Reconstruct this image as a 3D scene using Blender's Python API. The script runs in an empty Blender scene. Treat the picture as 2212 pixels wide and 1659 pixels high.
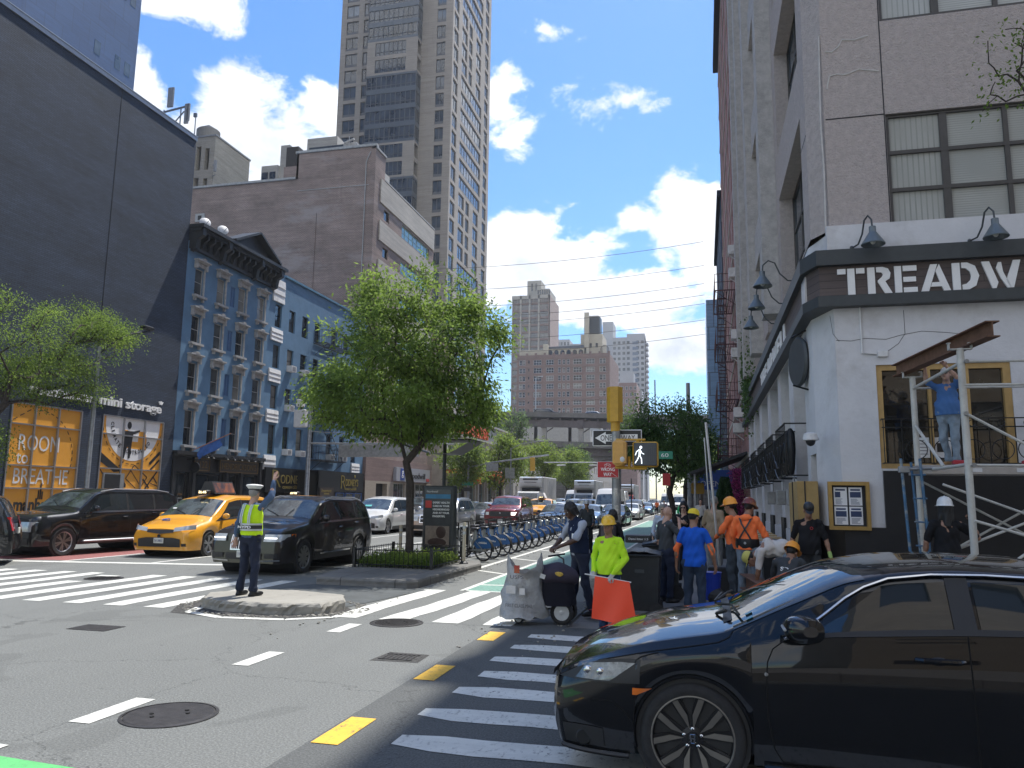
import bpy,bmesh,math,random
import numpy as np
from mathutils import Vector,Matrix
D2R=math.radians
PI=math.pi
SC=bpy.context.scene
COL=SC.collection
CAMH=1.82
def _cam():
 yaw,pit,rol=D2R(13.96),D2R(8.39),D2R(0.79)
 cy,sy=math.cos(yaw),math.sin(yaw)
 F=Vector((-sy*math.cos(pit),cy*math.cos(pit),math.sin(pit)))
 Rr=Vector((cy,sy,0));U=Rr.cross(F)
 R2=Rr*math.cos(rol)+U*math.sin(rol);U2=-Rr*math.sin(rol)+U*math.cos(rol)
 cam=bpy.data.cameras.new('camera');o=bpy.data.objects.new('camera',cam);COL.objects.link(o)
 m=Matrix.Identity(4)
 for i in range(3):
  m[i][0]=R2[i];m[i][1]=U2[i];m[i][2]=-F[i]
 m[2][3]=CAMH
 o.matrix_world=m
 cam.sensor_width=36;cam.sensor_fit='HORIZONTAL';cam.lens=1661/2212*36
 cam.clip_start=0.05;cam.clip_end=5000
 SC.camera=o
_cam()
SUN_EL,SUN_AZ=65.0,18.0
EXPOSURE=0.95
def _light():
 d=bpy.data.lights.new('sun','SUN');d.energy=3.5;d.angle=D2R(0.6);d.color=(1.0,0.965,0.90)
 o=bpy.data.objects.new('sun',d);COL.objects.link(o)
 e,a=D2R(SUN_EL),D2R(SUN_AZ)
 v=Vector((math.sin(a)*math.cos(e),math.cos(a)*math.cos(e),math.sin(e)))
 o.rotation_euler=v.to_track_quat('Z','Y').to_euler();o.location=(10,20,90)
 SC.view_settings.view_transform='Standard';SC.view_settings.look='None'
 SC.view_settings.exposure=EXPOSURE;SC.view_settings.gamma=1
_light()
CLOUDS_AND_FILL=[(-40.3,32.0,4.2,1.7,1.0),(-41.3,26.6,2.2,2.0,.95),(-34.8,26.6,3.2,2.5,1.1),(-31.6,23.6,5.0,3.8,1.2),(-28.6,26.6,2.6,2.0,1.0),(-37.0,22.5,3.4,3.4,1.0),(-15.4,28.4,2.2,2.4,1.0),(-14.0,26.0,2.0,1.6,.9),(-12.0,33.1,3.2,1.0,.55),(-8.0,27.9,2.2,.8,.34),(-4.6,28.6,1.8,.8,.4),(-13.0,17.2,5.5,3.4,1.25),(-8.6,18.2,3.2,1.9,1.0),(-6.0,14.4,7.0,2.0,1.15),(-4.4,20.5,1.6,1.0,.8),(-0.6,20.4,3.0,2.6,1.1),(1.6,17.5,2.8,4.0,1.1),(-1.2,11.3,3.8,2.2,1.05),(28,30,14,8,.8),(-75,30,16,9,.9),(150,35,22,12,.95),(-150,28,26,10,1.0),(80,24,18,7,.9),(-115,50,20,12,.9),(60,55,20,10,.8),(180,62,40,9,.9),(165,20,40,14,1.3),(-165,14,40,9,1.3),(120,42,25,14,1.2),(-135,44,28,14,1.2),(100,12,30,8,1.2)]  # widest clouds at the end are unseen, added behind the camera as fill light
def _world():
 w=bpy.data.worlds.new('World');SC.world=w;w.use_nodes=True
 nt=w.node_tree;N=nt.nodes;L=nt.links;N.clear()
 out=N.new('ShaderNodeOutputWorld');bg=N.new('ShaderNodeBackground');bg.inputs[1].default_value=1
 L.new(bg.outputs[0],out.inputs[0])
 sky=N.new('ShaderNodeTexSky');sky.sky_type='NISHITA';sky.sun_disc=False
 sky.sun_elevation=D2R(SUN_EL);sky.sun_rotation=D2R(SUN_AZ);sky.air_density=1.0;sky.dust_density=.5;sky.ozone_density=3.0
 tc=N.new('ShaderNodeTexCoord');sep=N.new('ShaderNodeSeparateXYZ');L.new(tc.outputs['Generated'],sep.inputs[0])
 def m(op,a,b=None,c=None,clamp=False):
  n=N.new('ShaderNodeMath');n.operation=op;n.use_clamp=clamp
  for i,x in enumerate((a,b,c)):
   if x is None:continue
   if isinstance(x,(int,float)):n.inputs[i].default_value=x
   else:L.new(x,n.inputs[i])
  return n.outputs[0]
 az=m('ARCTAN2',sep.outputs[0],sep.outputs[1]);el=m('ARCSINE',sep.outputs[2])
 cb=N.new('ShaderNodeCombineXYZ');L.new(az,cb.inputs[0]);L.new(el,cb.inputs[1])
 cov=None
 for a,e,ra,re,wgt in CLOUDS_AND_FILL:
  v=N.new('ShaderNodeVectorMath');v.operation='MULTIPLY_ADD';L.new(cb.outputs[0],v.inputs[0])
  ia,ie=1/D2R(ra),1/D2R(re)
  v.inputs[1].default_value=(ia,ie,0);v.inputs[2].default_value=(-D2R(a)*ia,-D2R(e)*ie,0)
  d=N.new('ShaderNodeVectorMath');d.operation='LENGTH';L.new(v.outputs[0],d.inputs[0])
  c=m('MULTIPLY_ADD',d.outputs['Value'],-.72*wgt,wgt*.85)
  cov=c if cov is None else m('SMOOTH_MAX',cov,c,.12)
 def noise(scale,detail,rough=.6,dist=0):
  n=N.new('ShaderNodeTexNoise');n.inputs['Scale'].default_value=scale;n.inputs['Detail'].default_value=detail
  n.inputs['Roughness'].default_value=rough;n.inputs['Distortion'].default_value=dist
  mp=N.new('ShaderNodeMapping');mp.inputs['Scale'].default_value=(1,1,1.5);L.new(tc.outputs['Generated'],mp.inputs[0])
  L.new(mp.outputs[0],n.inputs['Vector']);return n.outputs['Fac']
 n1=noise(13,12,.62,.25)
 covc=m('MAXIMUM',cov,-.7)
 dens=m('ADD',covc,m('MULTIPLY_ADD',n1,2.6,-1.3))
 mr=N.new('ShaderNodeMapRange');mr.interpolation_type='SMOOTHSTEP';L.new(dens,mr.inputs[0])
 mr.inputs[1].default_value=0;mr.inputs[2].default_value=.45
 n2=noise(7.5,6,.6)
 shade=m('ADD',m('MULTIPLY',dens,.42),m('MULTIPLY_ADD',n2,2.0,-.92),clamp=True)
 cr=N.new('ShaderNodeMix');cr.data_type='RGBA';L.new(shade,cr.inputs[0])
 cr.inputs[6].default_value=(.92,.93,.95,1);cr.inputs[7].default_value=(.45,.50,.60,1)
 sm=N.new('ShaderNodeMix');sm.data_type='RGBA';sm.blend_type='MULTIPLY';sm.inputs[0].default_value=1
 hs=N.new('ShaderNodeHueSaturation');hs.inputs['Saturation'].default_value=1.28;L.new(sky.outputs[0],hs.inputs['Color']);L.new(hs.outputs[0],sm.inputs[6]);sm.inputs[7].default_value=(.105,.108,.113,1)
 mx=N.new('ShaderNodeMix');mx.data_type='RGBA'
 L.new(mr.outputs[0],mx.inputs[0]);L.new(sm.outputs[2],mx.inputs[6])
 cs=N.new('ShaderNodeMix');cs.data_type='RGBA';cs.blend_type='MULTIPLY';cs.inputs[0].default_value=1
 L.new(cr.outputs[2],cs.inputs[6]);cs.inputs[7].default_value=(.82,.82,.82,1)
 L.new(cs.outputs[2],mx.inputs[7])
 L.new(mx.outputs[2],bg.inputs[0])
_world()
MATS={}
def nmat(name):
 m=bpy.data.materials.new(name);m.use_nodes=True;nt=m.node_tree
 return m,nt,nt.nodes,nt.links,nt.nodes['Principled BSDF']
def _mixc(N,L,fac,a,b,blend='MIX'):
 n=N.new('ShaderNodeMix');n.data_type='RGBA';n.blend_type=blend
 for i,x in((0,fac),(6,a),(7,b)):
  if isinstance(x,(int,float)):n.inputs[i].default_value=x
  elif isinstance(x,tuple):n.inputs[i].default_value=(*x[:3],1)
  else:L.new(x,n.inputs[i])
 return n.outputs[2]
def _noise(N,L,vec,scale,detail=4,rough=.6,stretch=None,dist=0):
 n=N.new('ShaderNodeTexNoise');n.inputs['Scale'].default_value=scale;n.inputs['Detail'].default_value=detail
 n.inputs['Roughness'].default_value=rough;n.inputs['Distortion'].default_value=dist
 if stretch:
  mp=N.new('ShaderNodeMapping');mp.inputs['Scale'].default_value=stretch;L.new(vec,mp.inputs[0]);vec=mp.outputs[0]
 L.new(vec,n.inputs['Vector']);return n.outputs['Fac']
def _ramp(N,L,fac,lo,hi):
 n=N.new('ShaderNodeMapRange');L.new(fac,n.inputs[0]);n.inputs[1].default_value=lo;n.inputs[2].default_value=hi;return n.outputs[0]
def _bump(N,L,h,strength,dist,P):
 b=N.new('ShaderNodeBump');b.inputs['Strength'].default_value=strength;b.inputs['Distance'].default_value=dist
 L.new(h,b.inputs['Height']);L.new(b.outputs[0],P.inputs['Normal'])
def mat(name,col,rough=.6,metal=0,var=.12,scale=6,bump=0,bscale=40,bdist=.01,spec=.5,col2=None,v2=.5,s2=None,coat=0,world=True,stretch=None,emit=None,alpha=None,trans=None):
 if name in MATS:return MATS[name]
 m,nt,N,L,P=nmat(name)
 if world:
  g=N.new('ShaderNodeNewGeometry');vec=g.outputs['Position']
 else:
  g=N.new('ShaderNodeTexCoord');vec=g.outputs['Object']
 c=tuple(col)
 if var>0:
  f=_ramp(N,L,_noise(N,L,vec,scale,6,.65,stretch),.3,.7)
  lo=tuple(x*(1-var)for x in c);hi=tuple(min(1,x*(1+var))for x in c)
  co=_mixc(N,L,f,lo,hi)
  if col2 is not None:
   f2=_ramp(N,L,_noise(N,L,vec,s2 or scale*.3,5,.7,stretch),.62-v2*.3,.75)
   co=_mixc(N,L,f2,co,tuple(col2))
  L.new(co,P.inputs['Base Color'])
 else:
  P.inputs['Base Color'].default_value=(*c,1)
 P.inputs['Roughness'].default_value=rough;P.inputs['Metallic'].default_value=metal
 P.inputs['Specular IOR Level'].default_value=spec
 if coat:P.inputs['Coat Weight'].default_value=coat;P.inputs['Coat Roughness'].default_value=.03
 if bump:_bump(N,L,_noise(N,L,vec,bscale,4,.6),bump,bdist,P)
 if emit:P.inputs['Emission Color'].default_value=(*emit[:3],1);P.inputs['Emission Strength'].default_value=emit[3]
 MATS[name]=m;return m
def brick(name,c1,c2,mortar,bw=.21,bh=.072,ms=.012,rough=.85,bump=.4,big=.25,stain=None):
 if name in MATS:return MATS[name]
 m,nt,N,L,P=nmat(name)
 g=N.new('ShaderNodeNewGeometry');s=N.new('ShaderNodeSeparateXYZ');L.new(g.outputs['Position'],s.inputs[0])
 a=N.new('ShaderNodeMath');L.new(s.outputs[0],a.inputs[0]);L.new(s.outputs[1],a.inputs[1])
 cb=N.new('ShaderNodeCombineXYZ');L.new(a.outputs[0],cb.inputs[0]);L.new(s.outputs[2],cb.inputs[1])
 b=N.new('ShaderNodeTexBrick');L.new(cb.outputs[0],b.inputs['Vector'])
 b.inputs['Scale'].default_value=1;b.inputs['Brick Width'].default_value=bw;b.inputs['Row Height'].default_value=bh
 b.inputs['Mortar Size'].default_value=ms;b.inputs['Mortar Smooth'].default_value=.2;b.inputs['Bias'].default_value=0
 b.inputs['Color1'].default_value=(*c1,1);b.inputs['Color2'].default_value=(*c2,1);b.inputs['Mortar'].default_value=(*mortar,1)
 f=_ramp(N,L,_noise(N,L,g.outputs['Position'],.35,6,.65,(1,1,2.5)),.3,.7)
 co=_mixc(N,L,f,tuple([1-big]*3),tuple([1+big]*3))
 co=_mixc(N,L,1.0,b.outputs['Color'],co,'MULTIPLY')
 sk=_ramp(N,L,_noise(N,L,g.outputs['Position'],.22,8,.8,(1,1,26)),.35,.65);co=_mixc(N,L,sk,_mixc(N,L,1.0,co,(.80,.80,.80),'MULTIPLY'),_mixc(N,L,1.0,co,(1.2,1.2,1.2),'MULTIPLY'))
 vs=_ramp(N,L,_noise(N,L,g.outputs['Position'],.9,5,.7,(1,1,.05)),.60,.78);co=_mixc(N,L,vs,co,_mixc(N,L,1.0,co,(.72,.72,.72),'MULTIPLY'))
 if stain:
  f2=_ramp(N,L,_noise(N,L,g.outputs['Position'],.12,7,.7,(1,1,3)),.55,.68)
  co=_mixc(N,L,f2,co,stain)
 L.new(co,P.inputs['Base Color']);P.inputs['Roughness'].default_value=rough
 inv=N.new('ShaderNodeMath');inv.operation='SUBTRACT';inv.inputs[0].default_value=1;L.new(b.outputs['Fac'],inv.inputs[1])
 _bump(N,L,inv.outputs[0],bump,.01,P)
 MATS[name]=m;return m
def glass(name,tint=(.02,.025,.03),rough=.04,spec=.9,var=.3,wob=.02,scale=.8):
 if name in MATS:return MATS[name]
 m,nt,N,L,P=nmat(name)
 g=N.new('ShaderNodeNewGeometry')
 f=_ramp(N,L,_noise(N,L,g.outputs['Position'],scale,3,.5),.35,.65)
 L.new(_mixc(N,L,f,tuple(x*(1-var)for x in tint),tuple(x*(1+var*2)for x in tint)),P.inputs['Base Color'])
 P.inputs['Roughness'].default_value=rough;P.inputs['Specular IOR Level'].default_value=spec
 P.inputs['IOR'].default_value=1.55
 if wob:_bump(N,L,_noise(N,L,g.outputs['Position'],1.3,2,.5),wob,.05,P)
 MATS[name]=m;return m
def seethrough(name,tint=(.55,.6,.6),alpha=.35):
 if name in MATS:return MATS[name]
 m,nt,N,L,P=nmat(name);N.remove(P)
 out=[n for n in N if n.type=='OUTPUT_MATERIAL'][0]
 tr=N.new('ShaderNodeBsdfTransparent');tr.inputs[0].default_value=(*tint,1)
 gl=N.new('ShaderNodeBsdfGlossy');gl.inputs['Roughness'].default_value=.015
 fr=N.new('ShaderNodeFresnel');fr.inputs[0].default_value=1.7
 mx=N.new('ShaderNodeMixShader');L.new(fr.outputs[0],mx.inputs[0]);L.new(tr.outputs[0],mx.inputs[1]);L.new(gl.outputs[0],mx.inputs[2])
 L.new(mx.outputs[0],out.inputs[0]);MATS[name]=m;return m
def leafmat(name,c,tr=.45,var=.35):
 if name in MATS:return MATS[name]
 m,nt,N,L,P=nmat(name);N.remove(P)
 out=[n for n in N if n.type=='OUTPUT_MATERIAL'][0]
 at=N.new('ShaderNodeAttribute');at.attribute_name='tint'
 co=_mixc(N,L,at.outputs['Fac'],tuple(x*(1-var)for x in c),(min(1,c[0]*(1+var*1.6)),min(1,c[1]*(1+var)),c[2]*(1+var*.4)))
 d=N.new('ShaderNodeBsdfPrincipled');L.new(co,d.inputs['Base Color']);d.inputs['Roughness'].default_value=.7;d.inputs['Specular IOR Level'].default_value=.25
 t=N.new('ShaderNodeBsdfTranslucent')
 hs=N.new('ShaderNodeHueSaturation');hs.inputs['Value'].default_value=1.7;hs.inputs['Hue'].default_value=.485;L.new(co,hs.inputs['Color']);L.new(hs.outputs[0],t.inputs[0])
 mx=N.new('ShaderNodeMixShader');mx.inputs[0].default_value=tr;L.new(d.outputs[0],mx.inputs[1]);L.new(t.outputs[0],mx.inputs[2])
 L.new(mx.outputs[0],out.inputs[0]);MATS[name]=m;return m
OFS={}
def tag(o,label=None,cat=None,group=None,kind=None):
 if label:o['label']=label
 if cat:o['category']=cat
 if group:o['group']=group
 if kind:o['kind']=kind
 return o
def thing(name,label,cat,loc=(0,0,0),group=None,rz=0,world=True):
 o=bpy.data.objects.new(name,None);COL.objects.link(o);o.location=loc;o.rotation_euler=(0,0,rz)
 o.empty_display_size=.2
 OFS[o.name]=Vector(loc)if world else Vector((0,0,0))
 return tag(o,label,cat,group)
def place(o,loc,rz=0):
 o.location=loc;o.rotation_euler=(0,0,rz);return o
def kids(o):return[c for c in bpy.data.objects if c.parent==o]
KIDS={}
def copy_tree(o,loc=None,rz=None,label=None,group=None,parent=None):
 c=o.copy();COL.objects.link(c);OFS[c.name]=Vector((0,0,0))
 c.parent=parent
 if loc is not None:c.location=loc
 if rz is not None:c.rotation_euler=(0,0,rz)
 if label:c['label']=label
 if group:c['group']=group
 KIDS[c.name]=[]
 for ch in KIDS.get(o.name,[]):
  KIDS[c.name].append(copy_tree(ch,parent=c))
 return c
class MB:
 def __init__(s):s.v=[];s.f=[]
 def add(s,vs,fs):
  o=len(s.v);s.v.extend([tuple(p)for p in vs]);s.f.extend([tuple(i+o for i in f)for f in fs]);return s
 def quad(s,a,b,c,d):return s.add([a,b,c,d],[(0,1,2,3)])
 def poly(s,pts):return s.add(pts,[tuple(range(len(pts)))])
 def box(s,x0,y0,z0,x1,y1,z1):
  if x0>x1:x0,x1=x1,x0
  if y0>y1:y0,y1=y1,y0
  if z0>z1:z0,z1=z1,z0
  return s.add([(x0,y0,z0),(x1,y0,z0),(x1,y1,z0),(x0,y1,z0),(x0,y0,z1),(x1,y0,z1),(x1,y1,z1),(x0,y1,z1)],[(0,3,2,1),(4,5,6,7),(0,1,5,4),(1,2,6,5),(2,3,7,6),(3,0,4,7)])
 def bbox(s,x0,y0,z0,x1,y1,z1,b=.02):
  if x0>x1:x0,x1=x1,x0
  if y0>y1:y0,y1=y1,y0
  def ring(i,z):return[(x0+i+b,y0+i,z),(x1-i-b,y0+i,z),(x1-i,y0+i+b,z),(x1-i,y1-i-b,z),(x1-i-b,y1-i,z),(x0+i+b,y1-i,z),(x0+i,y1-i-b,z),(x0+i,y0+i+b,z)]
  R=[ring(b,z0),ring(0,z0+b),ring(0,z1-b),ring(b,z1)]
  vs=[p for r in R for p in r];fs=[tuple(range(7,-1,-1)),tuple(range(24,32))]
  for k in range(3):
   for i in range(8):fs.append((k*8+i,k*8+(i+1)%8,k*8+8+(i+1)%8,k*8+8+i))
  return s.add(vs,fs)
 def obox(s,c,ax,ay,az):
  c,ax,ay,az=map(Vector,(c,ax,ay,az));vs=[]
  for k in(-1,1):
   for a,b in((-1,-1),(1,-1),(1,1),(-1,1)):vs.append(c+ax*a+ay*b+az*k)
  return s.add(vs,[(0,3,2,1),(4,5,6,7),(0,1,5,4),(1,2,6,5),(2,3,7,6),(3,0,4,7)])
 def prism(s,pts,axis,a,b):
  def P(p,t):return(t,p[0],p[1])if axis=='x' else(p[0],t,p[1])if axis=='y' else(p[0],p[1],t)
  n=len(pts);vs=[P(p,a)for p in pts]+[P(p,b)for p in pts]
  fs=[tuple(range(n)),tuple(range(2*n-1,n-1,-1))]+[(i,i+n,(i+1)%n+n,(i+1)%n)for i in range(n)]
  return s.add(vs,fs)
 def tube(s,pts,r,n=8,cap=True,flat=1.0):
  pts=[Vector(p)for p in pts];m=len(pts)
  rs=r if isinstance(r,(list,tuple))else[r]*m
  t0=(pts[1]-pts[0]).normalized();up=Vector((0,0,1))if abs(t0.z)<.9 else Vector((1,0,0))
  u=t0.cross(up).normalized();vs=[]
  for i,p in enumerate(pts):
   t=(pts[min(i+1,m-1)]-pts[max(i-1,0)]).normalized()
   u=(u-t*u.dot(t)).normalized();w=t.cross(u)
   for k in range(n):
    a=2*PI*k/n;vs.append(p+u*(math.cos(a)*rs[i])+w*(math.sin(a)*rs[i]*flat))
  fs=[(i*n+k,i*n+(k+1)%n,(i+1)*n+(k+1)%n,(i+1)*n+k)for i in range(m-1)for k in range(n)]
  if cap:fs+=[tuple(range(n-1,-1,-1)),tuple(range((m-1)*n,m*n))]
  return s.add(vs,fs)
 def lathe(s,prof,c=(0,0,0),n=24,axis='z',cap=True,sx=1,sy=1):
  vs=[]
  for r,h in prof:
   for k in range(n):
    a=2*PI*k/n;x,y=r*math.cos(a)*sx,r*math.sin(a)*sy
    vs.append((c[0]+x,c[1]+y,c[2]+h)if axis=='z' else(c[0]+h,c[1]+x,c[2]+y)if axis=='x' else(c[0]+x,c[1]+h,c[2]+y))
  m=len(prof);fs=[(i*n+k,i*n+(k+1)%n,(i+1)*n+(k+1)%n,(i+1)*n+k)for i in range(m-1)for k in range(n)]
  if cap:fs+=[tuple(range(n-1,-1,-1)),tuple(range((m-1)*n,m*n))]
  return s.add(vs,fs)
 def ball(s,c,r,nu=12,nv=8):
  if isinstance(r,(int,float)):r=(r,r,r)
  vs=[(c[0],c[1],c[2]-r[2])];fs=[]
  for j in range(1,nv):
   ph=-PI/2+PI*j/nv
   for i in range(nu):
    a=2*PI*i/nu;vs.append((c[0]+r[0]*math.cos(ph)*math.cos(a),c[1]+r[1]*math.cos(ph)*math.sin(a),c[2]+r[2]*math.sin(ph)))
  vs.append((c[0],c[1],c[2]+r[2]));T=len(vs)-1
  for i in range(nu):
   fs.append((0,1+(i+1)%nu,1+i));fs.append((T,T-nu+i,T-nu+(i+1)%nu))
  for j in range(nv-2):
   for i in range(nu):fs.append((1+j*nu+i,1+j*nu+(i+1)%nu,1+(j+1)*nu+(i+1)%nu,1+(j+1)*nu+i))
  return s.add(vs,fs)
 def grid(s,rows,closed=False):
  n=len(rows[0]);vs=[p for r in rows for p in r];fs=[]
  for j in range(len(rows)-1):
   for i in range(n if closed else n-1):fs.append((j*n+i,j*n+(i+1)%n,(j+1)*n+(i+1)%n,(j+1)*n+i))
  return s.add(vs,fs)
 def torus(s,c,R_,r,axis='x',n=28,m=8,a0=0,a1=2*PI):
  full=abs(a1-a0-2*PI)<1e-6;rows=[]
  for i in range(n+(0 if full else 1)):
   a=a0+(a1-a0)*i/n;row=[]
   for k in range(m):
    b=2*PI*k/m;rr=R_+r*math.cos(b);h=r*math.sin(b);u,w=rr*math.cos(a),rr*math.sin(a)
    row.append((c[0]+h,c[1]+u,c[2]+w)if axis=='x' else(c[0]+u,c[1]+h,c[2]+w)if axis=='y' else(c[0]+u,c[1]+w,c[2]+h))
   rows.append(row)
  if full:rows.append(rows[0])
  return s.grid(rows,closed=True)
 def text(s,txt,o,right,up,w,h,depth=.02,bold=0,shear=0,fit=True):
  cu=bpy.data.curves.new('t','FONT');cu.body=txt;cu.extrude=.5;cu.offset=bold;cu.shear=shear;cu.resolution_u=3
  ob=bpy.data.objects.new('t',cu);me=bpy.data.meshes.new_from_object(ob)
  n=len(me.vertices)
  if n==0:return s
  co=np.empty(n*3);me.vertices.foreach_get('co',co);co=co.reshape(-1,3)
  mn,mx=co.min(0),co.max(0);right,up=Vector(right),Vector(up);nr=right.cross(up)
  sx=w/(mx[0]-mn[0]);sy=h/(mx[1]-mn[1])if h else sx
  o=Vector(o);vs=[]
  for p in co:vs.append(o+right*((p[0]-mn[0])*sx)+up*((p[1]-mn[1])*sy)+nr*((p[2]-mn[2])*depth))
  s.add(vs,[tuple(f.vertices)for f in me.polygons])
  bpy.data.objects.remove(ob);bpy.data.meshes.remove(me);bpy.data.curves.remove(cu)
  return s
 def xf(s,M,start=0):
  s.v=s.v[:start]+[tuple(M@Vector(p))for p in s.v[start:]];return s
 def build(s,name,m,parent=None,smooth=False,ang=40,fix=True):
  ofs=OFS.get(parent.name,Vector((0,0,0)))if parent else Vector((0,0,0))
  me=bpy.data.meshes.new(name)
  vs=[(p[0]-ofs[0],p[1]-ofs[1],p[2]-ofs[2])for p in s.v]
  me.from_pydata(vs,[],s.f)
  if fix:
   bm=bmesh.new();bm.from_mesh(me);bmesh.ops.recalc_face_normals(bm,faces=bm.faces);bm.to_mesh(me);bm.free()
  if smooth:
   me.polygons.foreach_set('use_smooth',[True]*len(me.polygons))
   try:me.set_sharp_from_angle(angle=D2R(ang))
   except Exception:pass
  return link(name,me,m,parent)
def link(name,me,m,parent=None):
 ofs=OFS.get(parent.name,Vector((0,0,0)))if parent else Vector((0,0,0))
 if m is not None:me.materials.append(m)
 o=bpy.data.objects.new(name,me);COL.objects.link(o);OFS[o.name]=ofs
 if parent:o.parent=parent;KIDS.setdefault(parent.name,[]).append(o)
 KIDS.setdefault(o.name,[])
 return o
def struct(name,mb,m,smooth=False):return tag(mb.build(name,m,None,smooth),kind='structure')
X3,Y3,Z3=Vector((1,0,0)),Vector((0,1,0)),Vector((0,0,1))
class Plane:
 def __init__(s,ax,c,sg):s.ax,s.c,s.sg=ax,c,sg
 def P(s,u,z,d=0):return(s.c+s.sg*d,u,z)if s.ax=='x' else(u,s.c+s.sg*d,z)
 def box(s,mb,u0,u1,z0,z1,d0,d1):
  a,b=s.P(u0,z0,d0),s.P(u1,z1,d1);return mb.box(*a,*b)
 def wall(s,mb,u0,u1,z0,z1,holes=(),rev=.15,d=0):
  us=sorted({u0,u1,*[h[0]for h in holes],*[h[1]for h in holes]});zs=sorted({z0,z1,*[h[2]for h in holes],*[h[3]for h in holes]})
  us=[u for u in us if u0<=u<=u1];zs=[z for z in zs if z0<=z<=z1]
  for j in range(len(zs)-1):
   run=None
   for i in range(len(us)-1):
    cu,cz=(us[i]+us[i+1])/2,(zs[j]+zs[j+1])/2
    hole=any(h[0]<cu<h[1]and h[2]<cz<h[3]for h in holes)
    if not hole:
     if run is None:run=us[i]
    if(hole or i==len(us)-2)and run is not None:
     e=us[i]if hole else us[i+1]
     mb.quad(s.P(run,zs[j],d),s.P(e,zs[j],d),s.P(e,zs[j+1],d),s.P(run,zs[j+1],d));run=None
  for h in holes:
   a,b,c,e=h[:4]
   for p,q in(((a,c),(b,c)),((b,c),(b,e)),((b,e),(a,e)),((a,e),(a,c))):
    mb.quad(s.P(*p,d),s.P(*q,d),s.P(*q,d-rev),s.P(*p,d-rev))
  return mb
 def window(s,root,u0,u1,z0,z1,rec,fm,gm,fr=.05,cols=1,rows=2,name='window',d=0,bar=.035):
  f=MB();dd=d-rec
  s.box(f,u0,u1,z0,z0+fr,dd,dd+.06);s.box(f,u0,u1,z1-fr,z1,dd,dd+.06)
  s.box(f,u0,u0+fr,z0+fr,z1-fr,dd,dd+.06);s.box(f,u1-fr,u1,z0+fr,z1-fr,dd,dd+.06)
  for k in range(1,cols):
   u=u0+(u1-u0)*k/cols;s.box(f,u-bar/2,u+bar/2,z0+fr,z1-fr,dd,dd+.05)
  for k in range(1,rows):
   z=z0+(z1-z0)*k/rows;s.box(f,u0+fr,u1-fr,z-bar/2,z+bar/2,dd,dd+.045)
  o=f.build(name,fm,root,fix=False)
  g=MB();g.quad(s.P(u0+fr*.5,z0+fr*.5,dd+.015),s.P(u1-fr*.5,z0+fr*.5,dd+.015),s.P(u1-fr*.5,z1-fr*.5,dd+.015),s.P(u0+fr*.5,z1-fr*.5,dd+.015))
  g.build('pane',gm,o,fix=False)
  return o
def asphalt(name,base,warm=0,crack=True):
 m,nt,N,L,P=nmat(name)
 g=N.new('ShaderNodeNewGeometry');v=g.outputs['Position']
 big=_ramp(N,L,_noise(N,L,v,.22,6,.65),.3,.7)
 co=_mixc(N,L,big,tuple(x*.82 for x in base),tuple(x*1.16 for x in base))
 tr=_ramp(N,L,_noise(N,L,v,.9,4,.6,(1.6,.12,1)),.35,.7)
 co=_mixc(N,L,tr,co,tuple(x*.86 for x in base))
 st=_ramp(N,L,_noise(N,L,v,2.1,6,.7),.6,.8);co=_mixc(N,L,_m(N,L,st,.45),co,tuple(x*.55 for x in base))
 fine=_noise(N,L,v,55,3,.8);f2=_ramp(N,L,fine,.42,.66)
 co=_mixc(N,L,_m(N,L,f2,.75),co,tuple(min(1,x*2.1)for x in base))
 pt=_ramp(N,L,_noise(N,L,v,.55,3,.5,(1,.6,1),1.2),.60,.615);co=_mixc(N,L,_m(N,L,pt,.22),co,tuple(x*.5 for x in base))
 sp=_ramp(N,L,_noise(N,L,v,7,3,.6),.70,.76);co=_mixc(N,L,_m(N,L,sp,.5),co,tuple(x*.35 for x in base))
 vo=N.new('ShaderNodeTexVoronoi');vo.inputs['Scale'].default_value=75;L.new(v,vo.inputs['Vector'])
 dk=_ramp(N,L,vo.outputs['Distance'],.25,.02);co=_mixc(N,L,_m(N,L,dk,.5),co,tuple(x*.35 for x in base))
 if crack:
  vd=N.new('ShaderNodeTexVoronoi');vd.feature='DISTANCE_TO_EDGE';vd.inputs['Scale'].default_value=.33
  dn=_noise(N,L,v,1.7,5,.7);cmb=N.new('ShaderNodeVectorMath');cmb.operation='ADD';L.new(v,cmb.inputs[0])
  cc=N.new('ShaderNodeCombineXYZ');L.new(dn,cc.inputs[0]);L.new(_noise(N,L,v,1.3,5,.7),cc.inputs[1]);L.new(cc.outputs[0],cmb.inputs[1]);L.new(cmb.outputs[0],vd.inputs['Vector'])
  e=_ramp(N,L,vd.outputs['Distance'],.004,.001);co=_mixc(N,L,_m(N,L,e,.5),co,tuple(x*.3 for x in base))
 L.new(co,P.inputs['Base Color']);P.inputs['Roughness'].default_value=.82;P.inputs['Specular IOR Level'].default_value=.35
 _bump(N,L,vo.outputs['Distance'],.55,.006,P)
 MATS[name]=m;return m
def _m(N,L,a,k):
 n=N.new('ShaderNodeMath');n.operation='MULTIPLY';n.use_clamp=True;L.new(a,n.inputs[0]);n.inputs[1].default_value=k;return n.outputs[0]
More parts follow.
